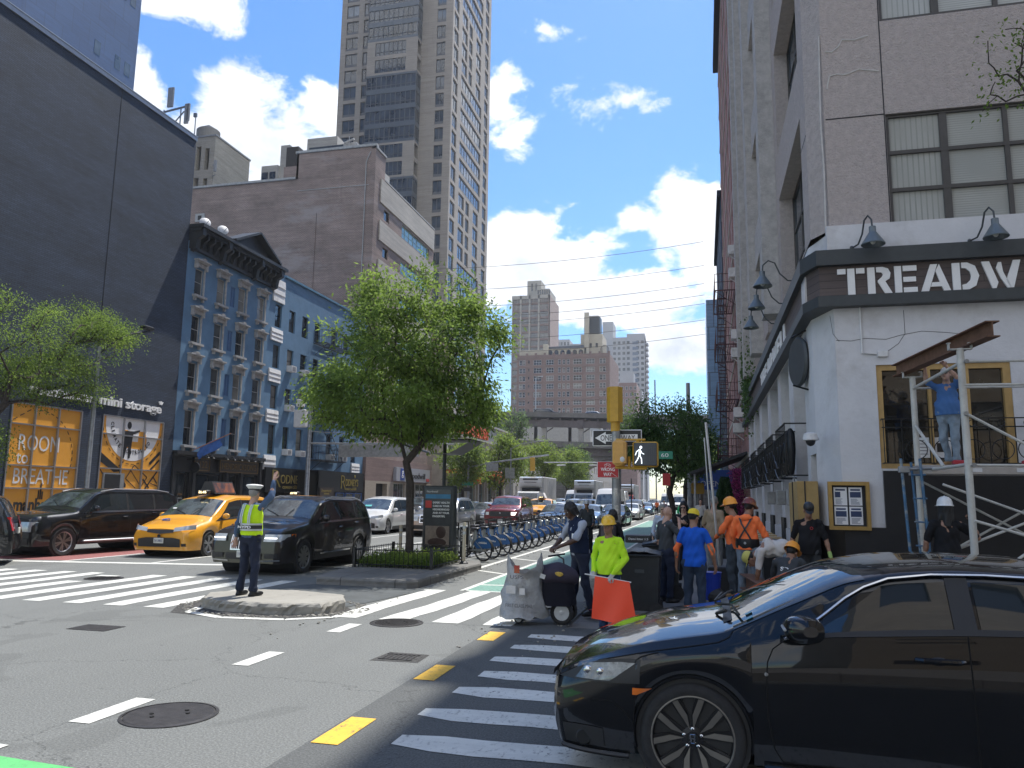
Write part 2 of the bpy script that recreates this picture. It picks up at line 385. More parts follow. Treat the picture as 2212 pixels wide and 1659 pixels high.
def paint(name,col,under=(.075,.075,.078),wear=.5):
 m,nt,N,L,P=nmat(name);g=N.new('ShaderNodeNewGeometry');v=g.outputs['Position']
 a=_ramp(N,L,_noise(N,L,v,20,7,.78,(1,.5,1)),.60-wear*.12,.68-wear*.08)
 b=_ramp(N,L,_noise(N,L,v,1.4,4,.6),.30,.62)
 ab=N.new('ShaderNodeMath');ab.operation='MULTIPLY';L.new(a,ab.inputs[0]);L.new(b,ab.inputs[1])
 dirt=_ramp(N,L,_noise(N,L,v,3.2,6,.7,(1,2.2,1)),.35,.7)
 co=_mixc(N,L,dirt,col,tuple(x*.80 for x in col));co=_mixc(N,L,ab.outputs[0],co,under)
 L.new(co,P.inputs['Base Color']);P.inputs['Roughness'].default_value=.6
 _bump(N,L,_noise(N,L,v,120,2,.6),.3,.004,P)
 MATS[name]=m;return m
M_ROAD=asphalt('asphalt',(.122,.126,.120));M_ROAD2=asphalt('asphalt_cross',(.078,.081,.079))
M_WHITE=paint('road_paint_white',(.66,.66,.61));M_YEL=paint('road_paint_yellow',(.80,.47,.05))
M_GREEN=paint('bike_lane_green',(.16,.33,.26),wear=.9);M_GREEN2=paint('bike_box_green',(.12,.48,.16),wear=.4);M_RED=paint('bus_lane_red',(.30,.10,.09),wear=.9)
def conc(name,c,slab=1.5,bump=.3):
 m,nt,N,L,P=nmat(name);g=N.new('ShaderNodeNewGeometry');v=g.outputs['Position']
 co=_mixc(N,L,_ramp(N,L,_noise(N,L,v,1.1,6,.7),.3,.7),tuple(x*.78 for x in c),tuple(x*1.15 for x in c))
 st=_ramp(N,L,_noise(N,L,v,5,5,.7),.62,.74);co=_mixc(N,L,_m(N,L,st,.5),co,tuple(x*.5 for x in c))
 gum=N.new('ShaderNodeTexVoronoi');gum.inputs['Scale'].default_value=3;L.new(v,gum.inputs['Vector'])
 co=_mixc(N,L,_m(N,L,_ramp(N,L,gum.outputs['Distance'],.09,.07),.6),co,tuple(x*.4 for x in c))
 if slab:
  b=N.new('ShaderNodeTexBrick');L.new(v,b.inputs['Vector']);b.offset=0;b.inputs['Scale'].default_value=1;b.inputs['Brick Width'].default_value=slab;b.inputs['Row Height'].default_value=slab
  b.inputs['Mortar Size'].default_value=.012;b.inputs['Color1'].default_value=(1,1,1,1);b.inputs['Color2'].default_value=(.9,.9,.9,1);b.inputs['Mortar'].default_value=(.35,.35,.35,1)
  co=_mixc(N,L,1.0,co,b.outputs['Color'],'MULTIPLY')
 L.new(co,P.inputs['Base Color']);P.inputs['Roughness'].default_value=.85
 _bump(N,L,_noise(N,L,v,60,4,.6),bump,.01,P);MATS[name]=m;return m
M_WALK=conc('sidewalk_concrete',(.20,.19,.18));M_KERB=conc('kerb_stone',(.15,.145,.14),0);M_ISL=conc('island_concrete',(.30,.285,.25),0,.6)
struct('ground',MB().quad((-1500,-1500,-.03),(1500,-1500,-.03),(1500,1500,-.03),(-1500,1500,-.03)),M_WALK)
mb=MB()
mb.quad((-23.6,14,0),(-1.95,14,0),(-1.95,420,0),(-23.6,420,0));mb.quad((-23.6,-80,0),(-1.95,-80,0),(-1.95,.5,0),(-23.6,.5,0))
mb.quad((-23.6,.5,0),(-2.9,.5,0),(-2.9,14,0),(-23.6,14,0))
struct('avenue_road',mb,M_ROAD)
mb=MB();mb.quad((-2.9,.5,0),(220,.5,0),(220,11.2,0),(-2.9,11.2,0));mb.quad((-2.9,11.2,0),(-1.95,11.2,0),(-1.95,14,0),(-2.9,14,0))
mb.quad((-220,.5,0),(-23.6,.5,0),(-23.6,14,0),(-220,14,0));struct('cross_street_road',mb,M_ROAD2)
for(x0,x1)in((-220,-23.6),(-1.95,220)):
 for y in(95,110):pass
def walk(name,pts,z=.13,m=None,km=None,kw=.16):
 mb=MB();mb.prism(pts,'z',-.02,z);o=struct(name,mb,m or M_WALK)
 return o
def arc(cx,cy,r,a0,a1,n=8):return[(cx+r*math.cos(D2R(a0+(a1-a0)*i/n)),cy+r*math.sin(D2R(a0+(a1-a0)*i/n)))for i in range(n+1)]
east=[(-1.8,420)]+arc(1.2,14.35,3.0,180,270)+[(220,11.35),(220,60),(2.6,60),(2.6,420)]
walk('sidewalk',east)
kb=MB();ko=[(-1.95,420)]+arc(1.2,14.35,3.15,180,270)+[(220,11.2)];ki=[(-1.795,420)]+arc(1.2,14.35,2.995,180,270)+[(220,11.355)]
for i in range(len(ko)-1):
 a,b,c,d=ko[i],ko[i+1],ki[i+1],ki[i]
 kb.add([(a[0],a[1],-.02),(b[0],b[1],-.02),(c[0],c[1],-.02),(d[0],d[1],-.02),(a[0],a[1],.134),(b[0],b[1],.134),(c[0],c[1],.134),(d[0],d[1],.134)],[(4,5,6,7),(0,1,5,4),(2,3,7,6)])
kb.box(-23.6,16.5,-.02,-23.44,92,.134);kb.box(-23.6,108,-.02,-23.44,420,.134);kb.box(-220,14,-.02,-24.5,14.16,.134)
struct('kerb',kb,M_KERB)
walk('sidewalk',[(-220,14.16),(-24.5,14.16),(-23.44,16.5),(-23.44,92),(-220,92)]);walk('sidewalk',[(-220,108),(-23.44,108),(-23.44,420),(-220,420)])
walk('sidewalk',[(-1.5,-80),(220,-80),(220,.35),(-.6,.35),(-1.5,-.6)])
walk('sidewalk',[(-220,-80),(-23.5,-80),(-23.5,-1),(-25,.35),(-220,.35)])
struct('avenue_patch',MB().quad((-23.6,92,.004),(-23.6,108,.004),(-60,108,.004),(-60,92,.004)),M_ROAD2)
def bar(mb,x,y0,y1,w=.36,sk=0,z=.005):
 n=7;a=[];b=[]
 for i in range(n+1):
  t=i/n;y=y0+(y1-y0)*t;dx=sk*t+.02*math.sin(t*7+x*3)
  a.append((x+dx+.012*math.sin(i*2.3+x),y,z));b.append((x+w+dx+.012*math.sin(i*3.1+x*5),y,z))
 mb.grid([a,b])
mb=MB()
for k in range(12):
 x=-8.75-.8*k;bar(mb,x,10.95-(.1 if k>5 else 0),15.15 if k not in(5,)else 13.6,.37)
mb.quad((-12.95,14.55,.005),(-12.45,14.55,.005),(-12.45,14.75,.005),(-12.95,14.75,.005))
for x,s in((-5.52,.16),(-4.72,.3),(-3.92,.2),(-3.12,.1)):bar(mb,x,11.0,14.75,.42,s)
struct('crosswalk_markings',mb,M_WHITE)
mb=MB()
for i,y in enumerate((4.75,5.55,6.33,7.13,7.85,8.62,9.38,10.15)):
 x0=-2.33+.05*math.sin(i*2.1);rows=[[],[]]
 for j in range(13):
  x=x0+j*.33;e=.03 if 0<j<12 else .10
  rows[0].append((x,y+.016*math.sin(j*1.9+i)+(e-.03),.005));rows[1].append((x,y+.37-(e-.03)+.014*math.sin(j*1.3+i*2),.005))
 mb.grid(rows)
struct('crosswalk_markings',mb,M_WHITE)
mb=MB()
def strip(mb,p,q,w,z=.005):
 d=Vector((q[0]-p[0],q[1]-p[1],0)).normalized();n=Vector((-d.y,d.x,0))*w/2;p=Vector((p[0],p[1],z));q=Vector((q[0],q[1],z))
 mb.quad(p-n,q-n,q+n,p+n)
strip(mb,(-20.5,16.3),(-8.7,18.5),.33)
for a,b in((3.2,3.9),(5.43,6.2),(7.64,8.39),(9.8,10.5)):strip(mb,(-4.86,a),(-4.86,b),.2)
for x,a,b in((-10.95,18.8,400),(-14.0,17.7,400),(-16.4,17.2,400),(-19.2,17,400)):
 if x==-10.95:strip(mb,(x,a),(x,60),.13);a=62
 if x in(-10.95,-14.0)and a>60 or x==-14.0:
  if x==-14.0:strip(mb,(x,a),(x,45),.13);a=47
  y=a
  while y<b:strip(mb,(x,y),(x,y+3),.13);y+=9
 else:strip(mb,(x,a),(x,b),.13)
strip(mb,(-5.67,15.4),(-5.67,68),.14);strip(mb,(-4.62,14.8),(-4.62,68),.12);strip(mb,(-2.75,14.8),(-2.75,68),.1)
strip(mb,(-5.67,78),(-5.67,300),.14);strip(mb,(-7.6,78),(-7.6,300),.14);strip(mb,(-7.9,78),(-7.9,300),.1)
for y in range(19,66,4):strip(mb,(-5.6,y),(-4.7,y-.7),.14)
strip(mb,(-3.7,13.9+.9),(-4.6,14.85),.1);strip(mb,(-4.55,15.9),(-2.8,16.1),.12)
pts=[(-7.9,11.2),(-7.75,10.72),(-7.0,10.4),(-6.0,10.52),(-5.45,10.95),(-5.4,11.1)]
for a,b in zip(pts,pts[1:]):strip(mb,a,b,.15,.0065)
for x in(-8.7,-7.8,-6.9):bar(mb,x-14+14,69,72,.4)
struct('lane_markings',mb,M_WHITE)
mb=MB()
for a,b in((3.3,4.0),(5.5,6.2),(7.6,8.3),(9.85,10.5)):strip(mb,(-2.76,a),(-2.76,b),.22)
struct('lane_markings',mb,M_YEL)
mb=MB();mb.quad((-4.6,14.8,.004),(-2.77,14.8,.004),(-2.77,68,.004),(-4.6,68,.004));mb.quad((-4.6,79,.004),(-2.77,79,.004),(-2.77,300,.004),(-4.6,300,.004));struct('bike_lane',mb,M_GREEN)
struct('bus_lane',MB().quad((-19.1,17.1,.003),(-16.45,17.5,.003),(-16.45,400,.003),(-19.1,400,.003)),M_RED)
struct('bike_box_marking',MB().quad((-6.3,2.4,.004),(-3.7,2.4,.004),(-3.75,4.55,.004),(-6.3,4.75,.004)),M_GREEN2)
struct('lane_markings',MB().quad((-6.3,4.76,.006),(-4.9,4.68,.006),(-4.9,4.83,.006),(-6.3,4.92,.006)),M_WHITE)
def slab(name,outline,z,m,rough_edge=0,seed=1):
 rnd=random.Random(seed);pts=[]
 for i in range(len(outline)):
  a,b=Vector(outline[i]),Vector(outline[(i+1)%len(outline)]);n=max(1,int((b-a).length/.07))if rough_edge else 1
  for k in range(n):pts.append(a+(b-a)*k/n)
 c=sum(pts,Vector((0,0)))/len(pts);rings=[]
 for zz,ins in((-.02,0),(z*.35,.01),(z*.7,.0),(z*.93,.02),(z,.06)):
  row=[]
  for p in pts:
   d=(c-p).normalized();k=ins+(rnd.uniform(-1,1)*rough_edge if zz>0 else 0)
   row.append((p.x+d.x*k,p.y+d.y*k,zz+(rnd.uniform(-1,.3)*rough_edge*.5 if zz>.1*z and zz<z else 0)))
  rings.append(row)
 mb=MB();mb.grid(rings,closed=True);mb.poly(rings[-1]);return struct(name,mb,m)
slab('traffic_island',[(-8.15,11.75),(-7.9,11.2),(-7.35,10.92),(-6.4,10.85),(-5.72,11.1),(-5.62,11.7),(-5.9,12.25),(-6.9,12.55),(-7.8,12.4)],.17,M_ISL,.022,4)
M_MED=conc('median_concrete',(.17,.165,.155),1.2)
slab('median',[(-7.75,14.75),(-5.75,14.7),(-5.58,14.9),(-5.5,19.2),(-5.7,19.75),(-8.2,19.75),(-8.3,19),(-7.95,15.6)],.17,M_MED,.006,5)
slab('median',[(-8.4,79),(-5.9,79),(-5.9,130),(-8.4,130)],.17,M_MED)
m_plate=mat('dark_smooth_asphalt',(.075,.083,.085),.55,var=.3,scale=3,bump=.3,bscale=50)  # darker, bluer, smoother asphalt sheet between island and median
struct('road_patch',MB().poly([(-8.1,12.4,.008),(-5.7,12.0,.008),(-5.3,14.6,.008),(-7.8,14.9,.008),(-8.3,13.6,.008)]),m_plate)
m_crumb=mat('broken_asphalt',(.06,.058,.055),.95,var=.5,scale=14,bump=1,bscale=30,bdist=.03)
struct('road_patch',MB().poly([(-8.5,11.5,.0035),(-8.0,10.6,.0035),(-6.9,10.35,.0035),(-5.4,10.8,.0035),(-5.3,11.5,.0035),(-6.5,12.9,.0035),(-8.2,12.7,.0035)]),m_crumb)
rnd=random.Random(3);mb=MB()
for i in range(420):
 a=rnd.uniform(0,2*PI);x=-6.85+1.45*math.cos(a)*rnd.uniform(.95,1.12);y=11.65+.98*math.sin(a)*rnd.uniform(.95,1.15);s=rnd.uniform(.006,.02)
 mb.obox((x,y,s*.5),(s,s*.3,0),(-s*.2,s*.8,0),(0,0,s*.5))
for i in range(260):
 x=rnd.choice((-5.45,-2.9,-1.98))+rnd.gauss(0,.09);y=rnd.uniform(9,26);s=rnd.uniform(.005,.016)
 mb.obox((x,y,s*.5+.004),(s,s*.3,0),(-s*.2,s*.8,0),(0,0,s*.5))
tag(mb.build('grit',M_ISL,fix=False),'pale grit and crumbs of concrete strewn round the broken traffic island','grit',kind='stuff')
M_IRON=mat('cast_iron',(.07,.066,.065),.45,.6,var=.3,scale=12,bump=.3,bscale=60)
def manhole(x,y,r,label,knobs=True,z=0):
 t=thing('manhole_cover',label,'manhole cover',(x,y,0),'manhole covers in the road')
 mb=MB();mb.lathe([(r*1.07,.0),(r*1.07,.008),(r*1.0,.010),(r*1.0,.004)],(x,y,z),48,cap=False);mb.build('ring',M_IRON,t)
 mb=MB();mb.lathe([(r*.985,0),(r*.985,.007),(r*.95,.010)],(x,y,z),48)
 if knobs:
  for i in range(30):
   for j in range(30):
    px,py=(i-14.5)*r/14,(j-14.5)*r/14
    if px*px+py*py<(r*.88)**2:mb.box(x+px-r*.018,y+py-r*.018,z+.010,x+px+r*.018,y+py+r*.018,z+.014)
 mb.build('lid',M_IRON,t)
 hb=MB()
 for a in(20,60,200,240):hb.lathe([(r*.05,0),(r*.05,.0165)],(x+r*.4*math.cos(D2R(a)),y+r*.4*math.sin(D2R(a)),z),10)
 hb.build('pick_hole',mat('black_hole',(.004,.004,.004),.9,var=0),t)
manhole(-4.33,5.83,.36,'round smooth iron manhole cover in the sunlit road beside a white lane dash',False)
manhole(-4.35,10.78,.36,'round rusty manhole cover between the island and the crosswalk bars',True)
manhole(-12.4,14.2,.36,'distant manhole cover at the top end of the far crosswalk bars',True)
t=thing('drain_cover','small square iron cover sunk in crumbling asphalt between the yellow dashes','drain cover',(-3.4,8.55,0))
mb=MB()
for k in range(7):mb.box(-3.58+k*.055,8.42,.001,-3.555+k*.055,8.68,.008)
mb.box(-3.6,8.40,.001,-3.2,8.42,.01);mb.box(-3.6,8.68,.001,-3.2,8.70,.01);mb.build('grate',M_IRON,t)
MB().poly([(-3.66,8.3,.0025),(-3.1,8.34,.0025),(-3.12,8.78,.0025),(-3.62,8.8,.0025)]).build('surround',m_crumb,t)
t=tag(MB().box(-8.3,8.9,.001,-7.7,9.3,.006).build('utility_cover',M_IRON),'thin rectangular utility cover left of the island in the open road','utility cover')
XL=-28.4
PL=Plane('x',XL,1)
M_DKBR=brick('dark_painted_brick',(.019,.031,.056),(.029,.045,.076),(.010,.016,.030),.3,.085,.014,.7,.5,.3)
M_DARK=mat('matt_black_paint',(.012,.013,.016),.6,var=.2);M_BLACK=mat('black_metal',(.016,.017,.019),.4,.3,var=.15)
M_GLD=glass('window_dark',(.012,.015,.018));M_GLB=glass('window_blind',(.16,.155,.14),.12,.6);M_GLG=glass('window_grey',(.05,.058,.062),.05,.9)
M_GLBLU=glass('window_bluish',(.05,.075,.10),.03,1.0);M_GLGRN=glass('window_green',(.13,.26,.26),.06,.9)
M_ALU=mat('aluminium',(.45,.45,.46),.38,.8,var=.1);M_GALV=mat('galvanised_steel',(.30,.31,.32),.45,.7,var=.25,scale=5)
M_STONE=mat('grey_carved_stone',(.33,.33,.33),.85,var=.25,scale=5,bump=.3,bscale=30);M_WHT=mat('white_paint',(.62,.62,.62),.55,var=.08,col2=(.40,.39,.37),v2=.3)
M_ORANGE=mat('orange_poster_film',(.78,.36,.05),.45,var=.05,scale=2);M_PWHITE=mat('white_poster_film',(.75,.75,.76),.4,var=.03)
M_PBLK=mat('poster_black',(.02,.02,.022),.45,var=.05);M_LETTER=mat('white_sign_letters',(.80,.80,.80),.4,var=.03)
def shell(mb,x0,x1,y0,y1,z1,skip=(),z0=0):
 if 'w' not in skip:mb.quad((x0,y0,z0),(x0,y0,z1),(x0,y1,z1),(x0,y1,z0))
 if 'e' not in skip:mb.quad((x1,y0,z0),(x1,y1,z0),(x1,y1,z1),(x1,y0,z1))
 if 's' not in skip:mb.quad((x0,y0,z0),(x1,y0,z0),(x1,y0,z1),(x0,y0,z1))
 if 'n' not in skip:mb.quad((x0,y1,z0),(x0,y1,z1),(x1,y1,z1),(x1,y1,z0))
 mb.quad((x0,y0,z1),(x1,y0,z1),(x1,y1,z1),(x0,y1,z1))
b=thing('storage_building','windowless dark brick storage building with two orange picture windows at street level','building',(XL,26,0))
holes=[(26.35,30.25,.55,5.6),(31.5,35.93,.55,5.6),(33.6,35.9,.2,1.6)]
mb=MB();PL.wall(mb,14.6,36.78,0,22.2,holes[:2],.12);shell(mb,-70,XL,14.6,36.78,22.2,'e');mb.build('wall',M_DKBR,b,fix=False)
mb=MB();PL.box(mb,14.5,36.78,22.2,22.42,-.25,.07);PL.box(mb,14.5,36.78,22.42,22.47,-.3,.1);mb.build('coping',mat('coping_metal',(.30,.33,.37),.4,.5,var=.1),b)
mb=MB();PL.box(mb,30.8,30.83,5.9,22.2,0,.012);mb.build('expansion_joint',M_DARK,b)
def poster(y0,y1,z0,z1,vs,hs,nm='picture_window'):
 f=MB()
 for y in(y0,y1,*vs):PL.box(f,y-.035,y+.035,z0,z1,-.1,.03)
 for z in(z0,z1,*hs):PL.box(f,y0,y1,z-.03,z+.03,-.1,.026)
 o=f.build(nm,M_ALU,b)
 g=MB();g.quad(*[PL.P(u,z,-.06)for u,z in((y0,z0),(y1,z0),(y1,z1),(y0,z1))]);g.build('film',M_ORANGE,o,fix=False);return o
w1=poster(26.4,30.2,.6,5.56,(27.62,28.9),(4.67,2.9,1.93))
def pl_poly(mb,pts,d,t=.006):mb.prism([(p[0],p[1])for p in pts],'x',XL+d,XL+d+t)
def pl_line(mb,a,c,w,d=-.05,t=.006):
 a,c=Vector(a),Vector(c);n=(c-a).normalized();n=Vector((-n.y,n.x))*w/2;pl_poly(mb,[a-n,c-n,c+n,a+n],d,t)
def pl_text(mb,s,y0,y1,z0,z1,d=-.05,t=.006,**k):mb.text(s,PL.P(y0,z0,d),Y3,Z3,y1-y0,z1-z0,t,**k)
mb=MB();pl_text(mb,'ROOM',26.95,29.1,3.55,4.25);pl_text(mb,'to',26.9,27.5,2.98,3.42);pl_text(mb,'BREATHE',26.85,29.75,2.12,2.78)
mb.build('poster_lettering',M_PWHITE,w1)
mb=MB()
for i in range(14):
 a=D2R(100-i*9);c0=(27.9+2.0*math.cos(a),3.35+2.0*math.sin(a));a2=a-D2R(5);c1=(27.9+2.0*math.cos(a2),3.35+2.0*math.sin(a2))
 if 26.5<min(c0[0],c1[0])and max(c0[0],c1[0])<30.1:pl_line(mb,c0,c1,.035)
for i in range(3):pl_line(mb,(26.55+i*.33,4.82+i*.2),(26.75+i*.33,4.93+i*.2),.035)
pl_text(mb,'manhattan',27.0,29.7,.95,1.5,bold=.035)
for x,h in((28.2,.5),(28.3,.8),(28.4,.45)):PL.box(mb,x,x+.07,1.45,1.35+h,-.05,-.044)
mb.build('poster_drawing',M_PBLK,w1)
w2=poster(31.55,35.9,.6,5.56,(33.0,34.5),(4.66,2.97,1.95))
mb=MB();cx,cz,r=33.75,5.35,1.95
pts=[(cx+r*math.cos(D2R(a)),cz+r*math.sin(D2R(a)))for a in range(-173,-5,6)];pts=[(min(max(p[0],31.6),35.86),min(p[1],5.53))for p in pts]
pl_poly(mb,[(31.8,5.53)]+pts+[(35.7,5.53)],-.055,.004);mb.build('poster_disc',M_PWHITE,w2)
mb=MB()
for i in range(17):
 a=D2R(-170+i*10);a2=a+D2R(5.5);rr=2.12;p0=(cx+rr*math.cos(a),cz+rr*math.sin(a));p1=(cx+rr*math.cos(a2),cz+rr*math.sin(a2))
 if 31.62<min(p0[0],p1[0])and max(p0[0],p1[0])<35.85:pl_line(mb,p0,p1,.035)
txt='CLIMATE CONTROLLED'
for i,ch in enumerate(txt):
 if ch==' ':continue
 a=D2R(-174+i*7.9);rr=1.52;c=Vector((cx+rr*math.cos(a),cz+rr*math.sin(a)));ux=Vector((-math.sin(a),math.cos(a)));uy=Vector((-math.cos(a),-math.sin(a)))
 o=c-ux*.08-uy*.10;mb.text(ch,PL.P(o.x,o.y,-.045),(0,ux.x,ux.y),(0,uy.x,uy.y),.07 if ch=='I' else .15,.21,.006,bold=.02)
pl_poly(mb,[(33.42+.15*math.cos(D2R(a)),5.2+.19*math.sin(D2R(a)))for a in range(0,360,24)],-.045)
pl_poly(mb,[(33.1,4.9),(33.75,4.92),(34.2,5.02),(34.2,4.93),(33.72,4.75),(33.68,4.35),(33.62,3.55),(33.48,3.5),(33.44,4.1),(33.36,4.1),(33.2,3.5),(33.08,3.55),(33.12,4.3),(32.95,4.5)],-.045)
pl_poly(mb,[(31.62,3.75),(32.9,3.02),(33.0,2.85),(32.6,2.8),(31.62,3.3)],-.045)
for a,c,w in(((35.1,3.3),(35.85,3.95),.16),((35.2,3.0),(35.85,3.55),.1),((34.0,3.2),(35.0,2.6),.05),((35.0,2.6),(34.55,2.05),.05),((34.0,3.2),(33.45,2.5),.05),((33.45,2.5),(34.2,2.02),.05),((33.7,3.0),(34.5,2.2),.04),((34.9,2.0),(35.8,3.0),.09),((34.7,2.5),(35.2,2.05),.09),((35.3,2.3),(35.85,2.15),.05),((31.7,2.9),(32.1,2.45),.05),((32.9,3.1),(33.25,3.4),.05),((35.5,2.6),(35.8,2.3),.07)):pl_line(mb,a,c,w)
pl_poly(mb,[(33.1,2.05),(33.5,2.05),(33.5,2.2),(33.3,2.45),(33.1,2.4)],-.045)
mb.build('poster_drawing',M_PBLK,w2)
mb=MB();pl_poly(mb,[(33.0,4.3),(33.1,4.95),(33.35,4.95),(33.4,4.4),(34.1,4.4),(34.15,4.95),(34.6,4.95),(34.75,4.6),(34.75,4.0),(33.0,4.05)],-.052,.003);mb.build('poster_sofa',M_ORANGE,w2)
mb=MB();pl_poly(mb,[(33.2,.65),(33.2,1.85),(34.5,.95)],-.05);mb.build('poster_shape',M_PWHITE,w2)
d=MB();PL.box(d,31.85,33.25,0,2.75,-.02,.05);dd=d.build('door_frame',mat('grey_door_frame',(.22,.23,.24),.5,var=.1),b)
mb=MB();PL.box(mb,31.95,32.95,0,2.68,.05,.07);mb.build('door',M_DARK,dd)
mb=MB();pl_text(mb,'manhattan mini storage',27.15,35.55,5.88,6.5,.02,.08,bold=.02)
for a in(60,90,120):pl_line(mb,(35.5+.1*math.cos(D2R(a)),6.42+.1*math.sin(D2R(a))),(35.5+.28*math.cos(D2R(a)),6.42+.28*math.sin(D2R(a))),.05,.02,.06)
mb.build('sign_lettering',M_LETTER,b)
M_BLT=brick('blue_grey_panel',(.028,.066,.16),(.034,.078,.18),(.024,.055,.13),2.4,3.1,.05,.55,.1,.08)
t=thing('blue_tower','tall blue-grey slab tower rising behind the dark storage building','tower',(-90,75,0))
mb=MB();shell(mb,-130,-67.5,48,75,110);mb.build('wall',M_BLT,t,fix=False)
rnd=random.Random(8);PT=Plane('x',-67.5,1)
mb=MB()
for i in range(26):
 u=73.2-rnd.randrange(4)*1.6;z=46+rnd.randrange(10)*3.1;PT.box(mb,u,u+.9,z,z+1.7,-.1,.03)
for k in range(3):PT.box(mb,65-k*1.6,65.8-k*1.6,62,64.5,-.1,.03)
mb.build('window',M_GLG,t)
t=thing('beige_rooftop_tower','beige brick rooftop tower with tall openings, water tank and antennas','tower',(-75,95,0))
mB=brick('beige_brick',(.42,.37,.29),(.46,.40,.32),(.33,.30,.25),.25,.09,.01,.85,.2,.12)
ph=Plane('y',95,-1);mb=MB();ph.wall(mb,-81,-70.05,0,55,[(-79.5,-78.4,49.8,53.6),(-76.3,-75.2,49.8,53.6),(-73.2,-72.4,49.8,53.6),(-71.75,-70.95,49.8,53.2),(-73.3,-72.5,46.5,48.6),(-71.7,-71,46.5,48.4)],.8)
shell(mb,-81,-70.05,95,104,55,'s');mb.build('wall',mB,t,fix=False)
mb=MB();ph.box(mb,-81.2,-69.9,55,55.25,-9.1,.15);mb.build('coping',M_STONE,t)
mb=MB();mb.lathe([(1.75,0),(1.75,2.6),(1.6,2.75),(.1,3.7)],(-74,98.5,55.2),28);mb.build('water_tank',mat('tank_wood',(.30,.27,.23),.8,var=.2),t)
mb=MB()
for x in(-79.2,-76.2):mb.tube([(x,94.6,55),(x,94.6,60)],.1)
mb.tube([(-79.6,94.6,59.6),(-74.9,94.6,60.2)],.16);mb.tube([(-77.9,94.6,57),(-75.6,94.6,59.4)],.1);mb.tube([(-73.5,94.6,55),(-73.5,94.6,58.6)],.08);mb.box(-73.8,94.4,58.2,-73.3,94.7,58.8)
for z in(48.5,50.2):mb.tube([(-70,94.7,z),(-69.4,94.7,z+.2)],.07)
mb.build('antenna_mast',M_GALV,t)
for x,z,h,w in((-78.5,60.2,3.2,1.0),(-75.3,57.2,3.2,.7),(-74.85,57.6,2.8,.4),(-69.5,49,1.8,.4),(-73.6,49.8,3.4,.35)):
 MB().bbox(x,94.2,z,x+w,94.5,z+h,.04).build('antenna_panel',M_STONE,t)
M_BLUE=mat('blue_painted_stucco',(.10,.195,.31),.8,var=.14,scale=1.3,col2=(.08,.155,.25),v2=.5,bump=.25,bscale=25)
M_BLUD=mat('blue_painted_wood',(.06,.13,.26),.6,var=.1);M_BFR=mat('black_window_frame',(.02,.02,.022),.5,var=.1)
M_CORN=mat('black_cornice_metal',(.022,.025,.030),.55,var=.3,scale=4)
t=thing('blue_tenement','blue painted tenement with carved grey window hoods and a black pedimented cornice','building',(XL,41,0))
cols=((37.58,38.33),(39.69,40.47),(41.93,42.72),(44.08,44.92));rows_=((4.5,6.5),(7.6,9.25),(10.4,12.0),(13.2,14.8))
small=[(41.05-.02,41.55,z0+.15,z1-.15)for z0,z1 in rows_]
holes=[(a,c,z0,z1)for a,c in cols for z0,z1 in rows_]+small
mb=MB();PL.wall(mb,36.8,45.7,4.15,16.2,holes,.16);shell(mb,-50,XL,36.8,45.7,16.2,'e',4.15);mb.build('wall',M_BLUE,t,fix=False)
rnd=random.Random(2)
for a,c in cols:
 for z0,z1 in rows_:
  g=rnd.choice((M_GLD,M_GLD,M_GLG,M_GLG,M_GLB))
  w=PL.window(t,a,c,z0,z1,.13,M_STONE,g,.045,1,2)
  hb=MB();PL.box(hb,a-.2,c+.28,z1+.42,z1+.5,.0,.32);PL.box(hb,a-.13,c+.2,z1+.34,z1+.42,0,.24);PL.box(hb,a-.1,c+.16,z1+.12,z1+.34,0,.12)
  for u in(a-.14,c+.04):PL.box(hb,u,u+.13,z1-.02,z1+.34,0,.2)
  mid=(a+c)/2;hb.prism([(mid-.16,z1+.5),(mid+.2,z1+.5),(mid+.15,z1+.6),(mid,z1+.64),(mid-.12,z1+.6)],'x',XL+.0,XL+.33)
  hb.build('window_hood',M_STONE,w)
  sb=MB();PL.box(sb,a-.16,c+.2,z0-.13,z0,.0,.24)
  for u in(a-.06,c-.08):PL.box(sb,u,u+.14,z0-.32,z0-.13,0,.15)
  sb.build('sill',M_STONE,w);jb=MB();PL.box(jb,c-.005,c+.075,z0,z1,0,.1);jb.build('jamb',M_STONE,w)
for a,c,z0,z1 in small:PL.window(t,a,c,z0,z1,.08,M_BLUD,M_BLUD,.05,2,1,bar=.06)
mb=MB()
PL.box(mb,36.85,45.75,15.75,15.9,0,.22);PL.box(mb,36.85,45.75,15.9,16.75,-.2,.16);PL.box(mb,36.8,46.0,16.75,16.95,-.3,.75);PL.box(mb,36.75,46.1,16.95,17.15,-.3,.95)
for i in range(15):
 y=37.1+i*.61;mb.prism([(XL+.16,15.95),(XL+.32,15.98),(XL+.4,16.3),(XL+.66,16.45),(XL+.66,16.76),(XL+.16,16.76)],'y',y-.07,y+.07)
for y in(37.0,39.6,43.2,45.6):mb.prism([(XL+.1,15.6),(XL+.42,15.75),(XL+.52,16.3),(XL+.86,16.5),(XL+.86,16.95),(XL+.1,16.95)],'y',y-.14,y+.14)
co=mb.build('cornice',M_CORN,t)
mb=MB();mb.prism([(40.1,17.15),(44.9,17.15),(42.5,18.3)],'x',XL-.25,XL+.55)
for a,c in(((39.9,17.15),(42.5,18.45)),((42.5,18.45),(45.1,17.15))):
 a,c=Vector(a),Vector(c);n=Vector((-(c-a).y,(c-a).x)).normalized()*.14
 mb.prism([a,c,c+n,a+n],'x',XL-.3,XL+1.0)
mb.build('pediment',M_CORN,co)
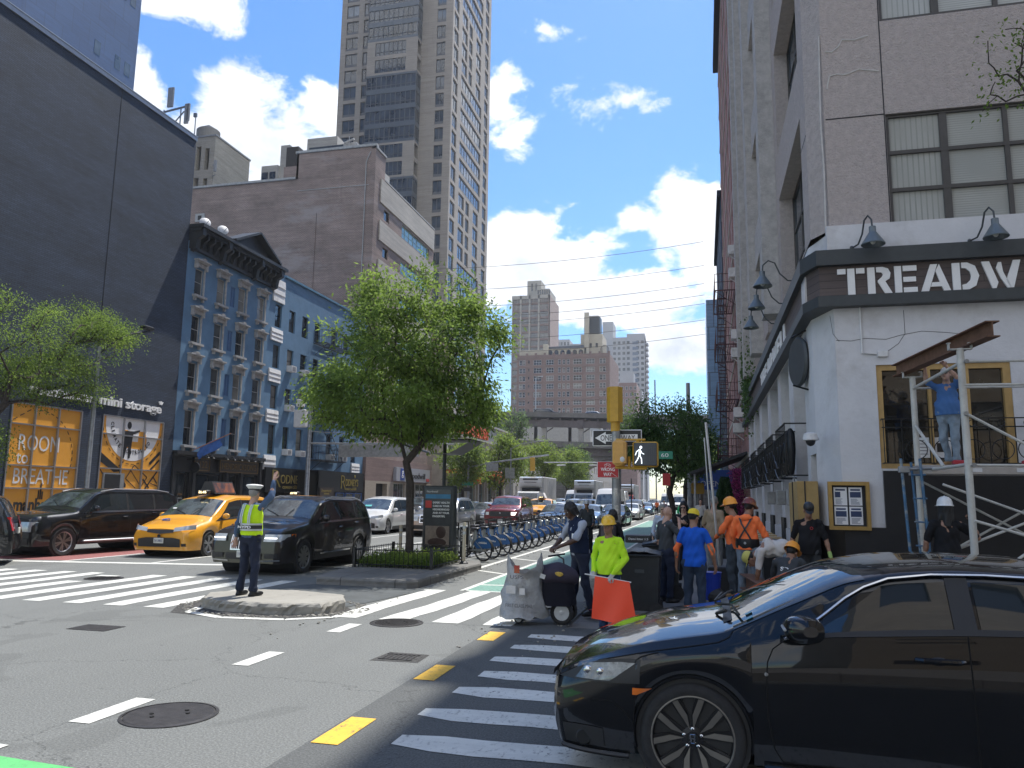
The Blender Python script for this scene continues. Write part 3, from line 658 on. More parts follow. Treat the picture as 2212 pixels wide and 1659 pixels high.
for y,z in((39.2,18.2),(41.0,18.35)):
 s=thing('satellite_dish','white satellite dish on the roof edge, '+('left' if y<40 else 'right')+' one of the pair behind the black cornice','satellite dish',(-29.4,y,17.1),'rooftop satellite dishes')
 mb=MB();mb.lathe([(.02,.08),(.2,.05),(.33,0),(.34,-.02),(.2,.03)],(0,0,0),20,'x');mb.xf(Matrix.Translation((-29.2,y,z))@Matrix.Rotation(D2R(-25),4,'Y')@Matrix.Rotation(D2R(-40),4,'Z'));mb.build('dish',M_WHT,s)
 mb=MB();mb.tube([(-29.4,y,17.1),(-29.35,y,z)],.03);mb.tube([(-29.2,y,z-.2),(-28.75,y-.25,z)],.018);mb.build('mount',M_GALV,s)
M_SIGNB=mat('dark_sign_board',(.035,.024,.018),.5,var=.2);M_GOLD=mat('dull_gold_trim',(.20,.13,.05),.4,.6,var=.2)
mb=MB();PL.wall(mb,36.8,45.7,0,4.15,[(37.2,38.4,.1,3.0),(39.0,41.6,.6,3.0),(42.2,43.2,.1,3.0),(43.6,45.4,.6,3.0)],.3)
PL.box(mb,36.8,45.7,3.95,4.15,0,.32);PL.box(mb,36.8,45.7,3.85,3.95,0,.2)
for y in(36.95,38.7,41.9,43.4,45.55):PL.box(mb,y-.12,y+.12,0,3.85,0,.12)
f=mb.build('pub_front',M_DARK,t)
for a,c,z0,z1 in((37.25,38.35,.15,2.95),(39.05,41.55,.65,2.95),(42.25,43.15,.15,2.95),(43.65,45.35,.65,2.95)):PL.window(t,a,c,z0,z1,.2,M_BFR,M_GLD,.06,2 if c-a>2 else 1,1,'shop_window')
for a,c,s in((38.5,39.9,'1122'),(40.9,45.0,"HENDRICKSON'S")):
 mb=MB();PL.box(mb,a,c,3.1,3.82,.12,.2);o=mb.build('sign_board',M_SIGNB,t)
 mb=MB()
 for z in(3.1,3.79):PL.box(mb,a,c,z,z+.04,.2,.23)
 for y in(a,c-.04):PL.box(mb,y,y+.04,3.1,3.83,.2,.23)
 pl_text(mb,s,a+.22,c-.22,3.28,3.66,.2,.02);mb.build('sign_lettering',M_GOLD,o)
 mb=MB()
 for k in range(3 if c-a<2 else 6):
  y=a+.2+(c-a-.4)*k/(2 if c-a<2 else 5);mb.tube([PL.P(y,3.95,.3),PL.P(y,4.05,.45),PL.P(y,3.92,.55)],.02,6);mb.lathe([(.03,.06),(.09,0)],PL.P(y,3.84,.57),10)
 mb.build('lamp_row',M_BLACK,o)
s=thing('hanging_sign','small round black bracket sign hanging at the left edge of the pub front','sign',(XL,38.2,2.8))
mb=MB();mb.lathe([(.3,-.03),(.3,.03)],PL.P(38.1,3.25,.55),20,'y');mb.build('disc',M_BLACK,s);mb=MB();mb.tube([PL.P(38.1,3.7,0),PL.P(38.1,3.7,.9)],.025);mb.tube([PL.P(38.1,3.7,.55),PL.P(38.1,3.5,.55)],.015);mb.build('bracket',M_BLACK,s)
s=thing('flag','blue flag with orange staff jutting over the pub sign','flag',(XL,38.4,4.3))
mb=MB();mb.tube([PL.P(38.3,4.2,.1),PL.P(39.6,5.3,1.7)],.025);mb.build('staff',mat('varnished_wood',(.30,.13,.06),.4),s)
rows=[]
for i in range(8):
 row=[]
 for j in range(8):
  t_=i/7;k=j/7;p=Vector(PL.P(38.55+.75*t_,4.45+.6*t_,.35+.95*t_));row.append(p+Vector((.05*math.sin(k*9+i),.06*math.sin(k*7+i*1.3),-k*(.75-.2*t_))))
 rows.append(row)
MB().grid(rows).build('cloth',mat('blue_cloth',(.04,.12,.38),.8,var=.3,scale=3),s,True)
t=thing('blue_annex','plain blue apartment block with white infill panels, window air conditioners and a fire escape','building',(XL,53,0))
cc=((46.3,47.15),(48.15,49.0),(50.0,50.9),(51.9,52.75),(54.6,55.5),(56.8,57.7),(59.0,59.9));rr_=((4.5,6.5),(7.6,9.2),(10.4,12.0),(13.27,14.85))
mb=MB();PL.wall(mb,45.7,61.4,3.4,17.0,[(a,c,z0,z1)for a,c in cc for z0,z1 in rr_],.22);shell(mb,-50,XL,45.7,61.4,17.0,'e',3.4);mb.build('wall',M_BLUE,t,fix=False)
mb=MB();PL.box(mb,47.3,61.4,17.0,17.15,-.2,.12);mb.build('coping',mat('blue_coping',(.07,.17,.26),.6),t)
acs=[]
for i,(a,c)in enumerate(cc):
 for j,(z0,z1)in enumerate(rr_):
  w=PL.window(t,a,c,z0,z1,.19,M_BFR,rnd.choice((M_GLD,M_GLD,M_GLG,M_GLB)),.05,1,2)
  if(i,j)in((1,0),(2,0),(1,1),(1,2),(2,2),(4,0),(5,0),(5,2)):
   mb=MB();PL.box(mb,a+.12,c-.1,z0+.02,z0+.44,-.1,.38);o=mb.build('air_conditioner',M_WHT,w)
   mb=MB()
   for k in range(5):PL.box(mb,a+.18,c-.2,z0+.08+k*.065,z0+.1+k*.065,.38,.386)
   mb.build('grille',M_DARK,o)
for z0,z1 in((15.0,16.6),(12.25,13.1),(9.4,10.3),(6.65,7.5),(3.45,4.42)):
 n=3 if z1-z0>.9 else 3;mb=MB()
 for k in range(n):a=z0+(z1-z0)*k/n;e=a+(z1-z0)/n;mb.prism([(XL+.0,a),(XL+.12,a),(XL+.07,e),(XL,e)],'y',45.85,47.3)
 mb.build('infill_panel',M_WHT,t)
mb=MB()
for k in range(3):mb.prism([(XL+.0,3.7+k*.25),(XL+.12,3.7+k*.25),(XL+.07,3.95+k*.25),(XL,3.95+k*.25)],'y',59.1,60.6)
mb.build('infill_panel',M_WHT,t)
M_FE=mat('fire_escape_iron',(.03,.035,.045),.6,.3,var=.2);M_FER=mat('red_fire_escape_iron',(.10,.045,.045),.7,.2,var=.3)
def fire_escape(t,Pn,u0,u1,zs,out,m,up=1,rail=1.0,last_ladder=True,st=.9):
 fe=MB();bars=MB();tr=MB()
 for i,z in enumerate(zs):
  Pn.box(fe,u0,u1,z-.07,z,.02,.07);Pn.box(fe,u0,u1,z-.07,z,out-.05,out)
  for k in range(9):
   d=.1+(out-.15)*k/8;Pn.box(bars,u0,u1,z-.03,z-.005,d,d+.035)
  for u in(u0,u1-.05):Pn.box(fe,u,u+.05,z-.07,z,.02,out)
  for h in(rail*.5,rail):
   Pn.box(fe,u0,u1,z+h-.03,z+h,out-.03,out)
   for u in(u0,u1-.03):Pn.box(fe,u,u+.03,z+h-.03,z+h,0,out)
  n=int((u1-u0)/.2)
  for k in range(n+1):u=u0+(u1-u0)*k/n;Pn.box(bars,u-.01,u+.01,z,z+rail,out-.02,out)
  for k in range(5):d=out*k/5;Pn.box(bars,u0,u0+.02,z,z+rail,d,d+.02);Pn.box(bars,u1-.02,u1,z,z+rail,d,d+.02)
  for u in(u0+.3,u1-.3):fe.tube([Pn.P(u,z-.03,out-.05),Pn.P(u,z-.9,.02)],.02,5)
  if i+1<len(zs):
   z2=zs[i+1];a,c=(u0+.5,u1-.5)if i%2 else(u1-.5,u0+.5);n=11
   for d in(out*.45,out*.45+.5):tr.tube([Pn.P(a,z,d),Pn.P(c,z2,d)],.028,5)
   for k in range(1,n):q=k/n;u=a+(c-a)*q;Pn.box(tr,u-.1,u+.1,z+(z2-z)*q-.012,z+(z2-z)*q+.012,out*.45,out*.45+.5)
 o=fe.build('fire_escape',m,t);bars.build('grating',m,o);tr.build('stair',m,o);return o
fire_escape(t,PL,51.8,56.0,(4.4,7.5,10.3,13.2),1.1,M_FE)
t2=thing('comedy_club_front','black comedy club shopfront with gold lettered fascia boards under the blue annex','shopfront',(XL,53,0))
mb=MB();PL.wall(mb,45.7,61.4,0,3.4,[(46.2,48.2,.4,2.1),(48.8,50.2,.1,2.1),(50.6,52.2,.4,2.1)],.3);mb.build('wall',M_DARK,t2,fix=False)
P3=Plane('x',XL+1.9,1)
for Pn,a,c,z0,z1 in((Plane('x',XL+.25,1),45.9,52.1,1.95,3.6),):
 mb=MB();Pn.box(mb,a,c,z0,z1,-.25,.0);o=mb.build('fascia_board',M_BLACK,t2)
 mb=MB();mb.text('R',Pn.P(46.7,2.3,.0),Y3,Z3,1.1,1.15,.04,bold=-.02);mb.text('ODNEY\'S',Pn.P(47.8,2.55,.0),Y3,Z3,3.4,.62,.04,bold=-.01);mb.text('COMEDY CLUB & BAR',Pn.P(48.1,2.2,.0),Y3,Z3,3.0,.17,.03)
 mb.text('I',Pn.P(50.2,2.42,.0),Y3,Z3,.06,1.0,.04)
 Pn.box(mb,49.7,50.9,2.38,2.43,0,.03);mb.ball(Pn.P(50.2,3.42,.05),(.05,.12,.14),10,6);mb.build('sign_lettering',mat('gold_leaf',(.45,.36,.12),.35,.7,var=.2),o)
mb=MB();P3.box(mb,50.0,57.6,2.05,3.55,-.2,0);mb.box(XL,50.0,0,XL+1.9,50.15,3.55);mb.box(XL,57.5,0,XL+1.9,57.6,3.55);mb.box(XL,50,3.35,XL+1.75,57.6,3.45);P3.box(mb,50.0,52.6,0,2.05,-.2,-.02);o=mb.build('entrance_porch',M_BLACK,t2)
mb=MB();mb.text('R',P3.P(53.6,2.3,.0),Y3,Z3,.75,1.0,.04,bold=-.02);mb.text('ODNEY\'S',P3.P(54.35,2.5,.0),Y3,Z3,2.2,.55,.04);mb.text('COMEDY CLUB & BAR',P3.P(54.3,2.2,.0),Y3,Z3,2.0,.13,.03)
P3.box(mb,55.6,56.3,2.36,2.4,0,.03);mb.ball(P3.P(55.9,3.25,.04),(.05,.1,.12),10,6);mb.build('sign_lettering',MATS['gold_leaf'],o)
mb=MB();P3.box(mb,50.3,52.4,1.7,2.35,0,.05);pn=mb.build('poster_board',M_SIGNB,t2);mb=MB();mb.text('Amusements',P3.P(50.5,2.0,.05),Y3,Z3,1.5,.24,.01);P3.box(mb,50.9,51.7,1.86,1.93,.05,.06);mb.build('lettering',MATS['gold_leaf'],pn)
for a in(53.0,54.6,56.1):Plane.window(P3,t2,a,a+1.35,.3,2.0,.1,mat('blue_steel_frame',(.05,.12,.35),.5),M_GLG,.06,1,1,'shop_window')
M_BROWN=brick('brown_brick',(.175,.115,.10),(.21,.14,.118),(.30,.26,.24),.26,.10,.016,.9,.4,.28,(.30,.26,.25))
M_BROWN2=brick('brown_brick_face',(.180,.120,.110),(.20,.135,.122),(.20,.16,.15),.26,.10,.012,.9,.3,.12)
M_LIME=brick('limestone_panel',(.40,.36,.31),(.42,.38,.33),(.34,.31,.27),.9,.45,.012,.8,.15,.10)
t=thing('brown_brick_building','large brown brick building with blank patched side wall and limestone bands','building',(XL,68,0))
mb=MB();P6=Plane('y',61.5,-1)
P6.wall(mb,-60,-36.4,0,31.0);P6.wall(mb,-36.4,XL,0,33.55)
wins=[(63.75,65.0,27.3,28.3),(68.2,76.0,27.1,28.4),(63.75,65.0,23.7,24.7),(68.2,76.0,23.4,24.7),(63.75,65.0,19.9,21.0),(68.2,76.0,19.7,21.0),(63.75,65,15.8,17),(68.2,76,15.8,17),(63.75,65,12,13.2),(68.2,76,12,13.2),(68.2,76,8,9.6)]
PL.wall(mb,61.5,77.4,5.0,31.0,wins,.25);PL.wall(mb,61.5,63.7,31,33.3)
mb.quad((-60,61.5,31),(-36.4,61.5,31),(-36.4,77.4,31),(-60,77.4,31));mb.quad((-36.4,61.5,33.5),(XL,61.5,33.5),(XL,63.7,33.3),(-36.4,63.7,33.5));mb.quad((XL,77.4,0),(-60,77.4,0),(-60,77.4,31),(XL,77.4,31));mb.quad((-36.4,63.7,31),(XL,63.7,31),(XL,63.7,33.3),(-36.4,63.7,33.5))
mb.box(-36.4,61.5,31,-36.2,66,33.5)
mb.build('wall',M_BROWN,t,fix=False)
mb=MB();mb.box(-60,61.35,31,-36.4,61.9,31.2);mb.box(-36.5,61.35,33.5,XL+.1,61.9,33.72);mb.box(XL-.4,61.5,33.3,XL+.1,63.8,33.5);mb.box(XL-.4,63.8,31.0,XL+.1,77.4,31.15)
for z in(29.8,):mb.box(-36.2,61.46,z,XL-.6,61.5,z+.05)
mb.tube([(XL-.5,61.44,33),(XL-.9,61.44,32),(XL-.9,61.44,12)],.05,6);mb.box(-46.9,61.4,27.6,-45.9,61.5,28.4);mb.build('coping',M_STONE,t)
mb=MB();mb.box(-46.6,61.39,27.75,-46.2,61.4,28.2);mb.build('vent',M_DARK,t)
mb=MB();mb.tube([(-34.1,61.46,27.5),(-34.1,61.46,12)],.04,6);mb.build('downpipe',M_BROWN,t)
mb=MB()
for z0,z1 in((28.6,30.85),(25.0,26.9),(21.2,23.2),(17.2,19.3),(13.4,15.4),(9.8,11.6)):PL.box(mb,62.7,77.3,z0,z1,0,.12)
mb.build('stone_band',M_LIME,t)
for a,c,z0,z1 in wins:PL.window(t,a,c,z0,z1,.18,mat('pale_green_frame',(.35,.45,.42),.5)if c-a>3 else M_BFR,M_GLGRN if c-a>3 else M_GLD,.06,7 if c-a>3 else 1,2 if c-a>3 else 1)
mb=MB();mb.bbox(-37.7,61.7,32.4,-36.42,63.1,34.4,.03);mb.build('chimney',mat('tarred_chimney',(.035,.03,.03),.8,var=.3),t)
mb=MB();mb.bbox(-37.8,61.6,31.0,-36.42,63.2,32.4,.03);mb.build('chimney',M_BROWN,t)
mb=MB();mb.bbox(-32.3,62.6,33.5,-30.9,63.8,34.7,.05);mb.bbox(-33.6,62.6,33.5,-32.4,63.4,34.1,.05);mb.tube([(-31.6,62.4,33.5),(-31.6,62.4,35.2)],.05);mb.tube([(-32.1,62.4,34.6),(-31.1,62.4,34.9)],.1);mb.build('roof_equipment',M_STONE,t)
t=thing('charity_shop_building','low brown brick and beige stone storefront with a grey charity shop sign','shopfront',(XL,70,0))
P7=Plane('x',XL+.25,1);mb=MB();P7.wall(mb,61.5,78.2,3.1,5.1);mb.quad((XL+.25,61.5,3.1),(XL+.25,61.5,5.1),(XL,61.5,5.1),(XL,61.5,3.1));mb.quad((XL,61.5,5.1),(XL+.25,61.5,5.1),(XL+.25,78.2,5.1),(XL,78.2,5.1));mb.build('upper_wall',M_BROWN2,t,fix=False)
mb=MB();P7.wall(mb,61.5,78.2,0,3.1,[(63.8,66.3,0,2.9),(67.8,70.6,.3,3.0),(71.0,76.6,.3,3.0)],.5);mb.build('lower_wall',mat('beige_stone',(.32,.28,.23),.8,var=.12),t,fix=False)
mb=MB();P7.box(mb,63.8,66.3,0,2.9,-.5,-.45);mb.build('recess_door',M_DARK,t)
for a,c in((67.8,70.6),(71.0,73.7),(73.8,76.6)):P7.window(t,a,c,.3,3.0,.2,M_ALU,M_GLG,.07,2,1,'shop_window')
mb=MB();P7.box(mb,67.7,76.8,3.2,4.5,0,.3);o=mb.build('sign_board',mat('grey_sign',(.33,.34,.38),.5,var=.08),t)
mb=MB();mb.text('goodwill',P7.P(71.2,3.35,.3),Y3,Z3,4.2,.75,.03);mb.text('the',P7.P(70.4,3.45,.3),Y3,Z3,.6,.3,.03);mb.build('lettering',M_PBLK,o)
mb=MB();P7.box(mb,68.7,69.7,3.3,4.4,.3,.33);mb.build('badge',mat('navy_badge',(.03,.07,.30),.5),o);mb=MB();mb.text('g',P7.P(68.95,3.5,.33),Y3,Z3,.5,.7,.02);mb.build('badge_letter',M_LETTER,o)
mb=MB();P7.box(mb,75.7,76.6,3.3,3.6,.3,.33);mb.build('donation_strip',mat('red_strip',(.5,.05,.05),.5),o)
M_PRE=brick('tan_precast',(.30,.262,.225),(.32,.28,.24),(.27,.235,.20),6.1,3.36,.03,.8,.1,.08)
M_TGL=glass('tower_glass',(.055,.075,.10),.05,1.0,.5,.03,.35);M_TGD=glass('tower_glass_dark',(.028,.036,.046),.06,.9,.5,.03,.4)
M_TFR=mat('tower_window_frame',(.12,.12,.125),.5,.3,var=.05);M_SPAN=mat('tower_spandrel',(.10,.115,.135),.3,.2,var=.1)
t=thing('tan_tower','very tall tan apartment tower with a dark glazed bay climbing its face','tower',(-54,130,0))
TY=124.1;TX=-43.0;FH=3.36
PS,PE=Plane('y',TY,-1),Plane('x',TX,1)
ZT=160.0;z0s=[18+k*FH for k in range(42)]
mb=MB();hs=[];he=[]
cl=((-64.5,-62.0),(-60.9,-59.5),(-46.1,-44.4));ce=((124.9,126.9),(129.5,131.7),(133.2,134.6),(135.8,138.2),(144.6,147.4))
ribbon=set()
for k in range(42):
 if(k%11)in(1,2,3,4,5,6,7):ribbon.add(k)
for k,z in enumerate(z0s):
 if z>118:break
 for a,c in cl:hs.append((a,c,z+.35,z+3.05))
 he.append((124.9,127.6,z+.35,z+3.0));he.append((145.4,148.0,z+.35,z+3.0))
 if k in ribbon:he.append((129.7,143.4,z+.45,z+3.0))
 else:
  for a in(129.7,134.2,139.0):he.append((a,a+(3.4 if a!=134.2 else 2.2),z+.35,z+3.0))
PS.wall(mb,-65.6,TX,0,ZT,hs,.3);PE.wall(mb,TY,149.6,0,ZT,he,.3)
mb.quad((-65.6,TY,0),(-65.6,TY,ZT),(-65.6,149.6,ZT),(-65.6,149.6,0));mb.quad((TX,149.6,0),(TX,149.6,ZT),(-65.6,149.6,ZT),(-65.6,149.6,0));mb.quad((-65.6,TY,ZT),(TX,TY,ZT),(TX,149.6,ZT),(-65.6,149.6,ZT))
mb.build('wall',M_PRE,t,fix=False)
rest_f,rest_g=MB(),MB();cnt=0
def twin(Pn,u0,u1,za,zb,cols,sill=.6):
 global cnt
 vis=40<za<112
 if vis and cnt<98:
  cnt+=1;f,g=MB(),MB()
 else:f,g=rest_f,rest_g
 for u in[u0+(u1-u0)*i/cols for i in range(cols+1)]:Pn.box(f,max(u0,u-.05),min(u1,u+.05),za,zb,-.26,-.18)
 for z,h in((za,.08),(zb-.08,.08)):Pn.box(f,u0,u1,z,z+h,-.26,-.18)
 Pn.box(f,u0,u1,za+.08,za+sill,-.26,-.2)
 g.quad(*[Pn.P(u,z,-.24)for u,z in((u0,za+sill),(u1,za+sill),(u1,zb-.08),(u0,zb-.08))])
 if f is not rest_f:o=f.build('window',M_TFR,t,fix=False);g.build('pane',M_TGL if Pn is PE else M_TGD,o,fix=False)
for k,z in enumerate(z0s):
 if z>118:break
 for a,c in cl:twin(PS,a,c,z+.35,z+3.05,2)
 twin(PE,124.9,127.6,z+.35,z+3.0,2,.2);twin(PE,145.4,148.0,z+.35,z+3.0,2,.2)
 if k in ribbon:twin(PE,129.7,143.4,z+.45,z+3.0,8,.45)
 else:
  for a in(129.7,134.2,139.0):twin(PE,a,a+(3.4 if a!=134.2 else 2.2),z+.35,z+3.0,2,.25)
o=tag(rest_f.build('window',M_TFR,t,fix=False),kind='stuff');tag(rest_g.build('pane',M_TGL,o,fix=False),kind='stuff')
mb,ms,mg,mf=MB(),MB(),MB(),MB();PB,PBe=Plane('y',TY-2.2,-1),Plane('x',-49.0,1)
for k,z in enumerate(z0s):
 if z>118:break
 stone=(k%6)in(0,1);dst=mb if stone else ms
 if stone:
  PB.wall(dst,-58.9,-49.0,z,z+FH,[(-57.3,-51.2,z+.4,z+3.0)],.25);PBe.wall(dst,TY-2.2,TY,z,z+FH,[(TY-2.0,TY-.1,z+.4,z+3.0)],.2);a0,a1=-57.3,-51.2
 else:
  PB.box(dst,-58.9,-49.0,z,z+.55,-2.1,0);PB.box(dst,-58.9,-49.0,z+2.95,z+FH,-2.1,0);a0,a1=-58.8,-49.1
  mg.quad(*[PBe.P(u,zz,-.08)for u,zz in((TY-2.15,z+.55),(TY-.02,z+.55),(TY-.02,z+2.95),(TY-2.15,z+2.95))])
 mg.quad(*[PB.P(u,zz,-.12)for u,zz in((a0,z+.4),(a1,z+.4),(a1,z+3.0),(a0,z+3.0))])
 n=7 if stone else 10
 for i in range(n+1):u=a0+(a1-a0)*i/n;PB.box(mf,u-.06,u+.06,z+.5,z+3.0,-.1,-.03)
 PB.box(mf,a0,a1,z+1.1,z+1.18,-.1,-.03)
 if not stone:
  for i in range(4):PBe.box(mf,TY-2.2+i*.72,TY-2.1+i*.72,z+.55,z+2.95,-.06,.0)
bay=mb.build('bay',M_PRE,t,fix=False);ms.build('spandrel',M_SPAN,bay,fix=False);tag(mg.build('glazing',M_TGD,bay,fix=False),kind='stuff');mf.build('mullions',M_TFR,bay,fix=False)
M_GREY=brick('pale_grey_brick',(.36,.34,.31),(.39,.37,.33),(.30,.29,.27),.4,.2,.02,.85,.1,.08)
t=thing('grey_rooftop_block','grey office block with a dark window strip behind the brown brick parapet','building',(-44,92,0))
mb=MB();shell(mb,-53,-48.4,92,104,51.3);shell(mb,-48.4,-45.6,92,104,50);mb.build('wall',M_GREY,t,fix=False);mb=MB();mb.box(-52.6,91.9,48.6,-46,91.95,49.9);mb.build('window',M_TGD,t)
t=thing('small_grey_block','small grey rooftop block with balconies at the left end of the brown brick roofline','building',(-60,92,0))
mb=MB();shell(mb,-60,-57.4,92,100,47.9);shell(mb,-57.4,-56,92.5,98,51);mb.build('wall',M_GREY,t,fix=False)
mb=MB()
for i in range(2):mb.box(-59.8+i*1.2,91.9,45.5,-58.9+i*1.2,91.95,46.9)
mb.build('window',M_TGD,t)
M_CREAM=mat('cream_render',(.40,.38,.345),.8,var=.12,scale=2,bump=.1);M_OR=mat('orange_sign',(.75,.13,.03),.5,var=.05)
t=thing('home_store_building','cream storefront building with big orange roofline letters and orange awnings','store',(XL,95,0))
PH=Plane('x',XL+.2,1);mb=MB();hl=[]
for i in range(6):
 a=83.2+i*4.3;hl+=[(a,a+2.6,5.5,8.4),(a,a+2.9,.2,4.2)]
PH.wall(mb,82.2,110,0,11.2,hl,.5);mb.quad((XL+.2,82.2,0),(-60,82.2,0),(-60,82.2,11.2),(XL+.2,82.2,11.2));mb.quad((XL+.2,82.2,11.2),(-60,82.2,11.2),(-60,110,11.2),(XL+.2,110,11.2))
PH.box(mb,82.1,110,8.95,9.15,0,.35);PH.box(mb,82.1,110,11.2,11.45,-.3,.35);PH.box(mb,82.1,110,4.85,5.1,0,1.3)
for i in range(7):a=82.5+i*4.3;PH.box(mb,a-.25,a+.35,0,9.0,0,.25)
mb.build('wall',M_CREAM,t,fix=False)
for h in hl:PH.window(t,*h,.35,mat('teal_frame',(.22,.33,.33),.5),M_GLG,.12,2,2,'window' if h[2]>4 else 'shop_window')
mb=MB();mb.text('THE HOME DEPOT',PH.P(83.8,9.3,.1),Y3,Z3,16.0,1.45,.25,bold=.03);mb.build('roof_lettering',M_OR,t)
mb=MB();PH.box(mb,82.2,110,4.45,4.85,.1,1.45);mb.build('awning_band',M_OR,t)
for a in(89.5,92.0,101.5,103.2):
 mb=MB();mb.prism([(XL+.3,4.4),(XL+1.5,3.4),(XL+1.5,4.9),(XL+.3,5.9)],'y',a,a+1.2);mb.build('awning',M_OR,t)
mb=MB();mb.prism([(82.15,9.4),(84.3,9.4),(84.3,10.9),(82.15,10.9)],'x',XL-3,XL-2.9);mb.build('corner_sign',M_OR,t)
rnd=random.Random(21)
def simple_block(name,label,Pn,u0,u1,h,m,deep,wc,fl=3.2,z0=1.0,g=M_GLG,ww=1.2,wh=1.7,cat='building',fm=None,maxw=90,d0=0):
 t=thing(name,label,cat,Pn.P((u0+u1)/2,0));mb=MB();hl=[]
 n=max(1,int((u1-u0)/wc));z=z0+fl*.3
 while z+wh<h-.6:
  for i in range(n):u=u0+(i+.5)*(u1-u0)/n;hl.append((u-ww/2,u+ww/2,z,z+wh))
  z+=fl
 Pn.wall(mb,u0,u1,0,h,hl,.25);a=Pn.P(u0,0,0);c=Pn.P(u1,h,-deep);x0,x1=sorted((a[0],c[0]));y0,y1=sorted((a[1],c[1]))
 shell(mb,x0,x1,y0,y1,h,{('x',1):'e',('x',-1):'w',('y',-1):'s',('y',1):'n'}[(Pn.ax,Pn.sg)])
 Pn.box(mb,u0,u1,h-.5,h+.1,-.1,.3);mb.build('wall',m,t,fix=False)
 if maxw and len(hl)<=maxw:
  for hh in hl:Pn.window(t,*hh,.2,fm or M_WHT,rnd.choice((g,g,M_GLB)),.07,1,2)
 elif maxw:
  f=MB()
  for hh in hl[:maxw]:
   q=MB();q.quad(*[Pn.P(u,zz,-.2)for u,zz in((hh[0],hh[2]),(hh[1],hh[2]),(hh[1],hh[3]),(hh[0],hh[3]))]);q.build('window',rnd.choice((g,g,M_GLB,M_GLG)),t,fix=False)
  for hh in hl[maxw:]:f.quad(*[Pn.P(u,zz,-.2)for u,zz in((hh[0],hh[2]),(hh[1],hh[2]),(hh[1],hh[3]),(hh[0],hh[3]))])
  if f.v:tag(f.build('window',g,t,fix=False),kind='stuff')
 return t
M_RBR=brick('red_brown_brick',(.20,.115,.10),(.235,.135,.115),(.25,.20,.18),.3,.12,.014,.9,.3,.15)
simple_block('brown_side_block','plain dark brown brick block low beside the tan tower',Plane('y',112.3,-1),-60,-40.5,27,M_RBR,10,4,maxw=40)
simple_block('cream_avenue_block','pale stone block behind the avenue trees below the bridge',Plane('x',XL,1),116,140,9,M_CREAM,20,4,maxw=30)
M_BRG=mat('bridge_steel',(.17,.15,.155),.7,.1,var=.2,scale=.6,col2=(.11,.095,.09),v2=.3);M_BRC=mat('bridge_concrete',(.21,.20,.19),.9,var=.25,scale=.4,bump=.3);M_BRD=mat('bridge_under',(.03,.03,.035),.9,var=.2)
M_BRW=mat('bridge_white_pier',(.42,.40,.37),.7,var=.2)
t=thing('elevated_bridge','long double-deck steel and concrete bridge approach crossing above the avenue','bridge',(-25,155,0))
def dz(x):return 19.0-(x+38)*.032
mb=MB();mb.prism([(-90,dz(-90)-.95),(70,dz(70)-.95),(70,dz(70)),(-90,dz(-90))],'y',150,150.4);mb.build('parapet',M_BRC,t)
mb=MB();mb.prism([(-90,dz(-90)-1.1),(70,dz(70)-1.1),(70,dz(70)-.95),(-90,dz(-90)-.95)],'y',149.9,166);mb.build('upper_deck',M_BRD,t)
mb=MB();mb.prism([(-90,dz(-90)-2.9),(70,dz(70)-2.9),(70,dz(70)-1.5),(-90,dz(-90)-1.5)],'y',150.5,150.9)
for i in range(64):x=-90+i*2.5;mb.box(x,150.0,dz(x)-1.5,x+.25,150.9,dz(x)-1.15)
mb.build('girder',M_BRG,t)
mb=MB();mb.prism([(-90,dz(-90)-6.9),(70,dz(70)-6.9),(70,dz(70)-5.7),(-90,dz(-90)-5.7)],'y',150,150.4);mb.prism([(-90,dz(-90)-6.9),(70,dz(70)-6.9),(70,dz(70)-6.7),(-90,dz(-90)-6.7)],'y',150.4,166);mb.build('lower_deck',M_BRC,t)
mb=MB();mb.prism([(-90,dz(-90)-8.3),(70,dz(70)-8.3),(70,dz(70)-7.0),(-90,dz(-90)-7.0)],'y',151,151.3)
for i in range(50):x=-90+i*3.2;mb.box(x,150.9,dz(x)-8.2,x+.18,151.0,dz(x)-7.0)
mb.build('lower_girder',M_BRG,t)
for i in range(11):
 x=-60.3+i*7.4
 mb=MB();mb.box(x-.45,150.6,dz(x)-6.7,x+.45,151.3,dz(x)-2.9);mb.build('pier',M_BRW,t)
 mb=MB();mb.box(x-.6,150.3,dz(x)-3.1,x+.6,150.6,dz(x)-1.3);mb.build('pier_cap',M_BRG,t)
 mb=MB();mb.box(x+3.2,160.6,dz(x)-6.7,x+3.8,161.3,dz(x)-1.2);mb.tube([(x-.4,152,dz(x)-4.2),(x+1.6,152,dz(x)-2.9)],.12,5);mb.build('brace',M_BRG,t)
mb=MB();mb.box(-90,165.8,dz(-30)-6.7,-23,166.2,dz(-30)-5.2);mb.build('far_parapet',M_BRC,t)
mb=MB()
for x0,x1 in((-60,-24.5),(-2.5,60)):mb.box(x0,151.5,0,x1,165,dz(x0)-8.2)
pts=[(-24.5,7.2)]+[(-13.5+11*math.cos(D2R(a)),6.6+3.2*math.sin(D2R(a)))for a in range(175,0,-12)]+[(-2.5,7.2),(-2.5,11.2),(-24.5,11.6)]
mb.prism(pts,'y',151.5,165);mb.build('abutment',brick('abutment_stone',(.20,.19,.18),(.23,.22,.21),(.11,.105,.10),1.4,.7,.03,.9,.4,.25),t,fix=False)
for i in range(5):
 mb=MB();mb.box(-38+i*1.9,167,11.9,-36.8+i*1.9,167.3,13.6);mb.build('cabin_window',M_GLB,t)
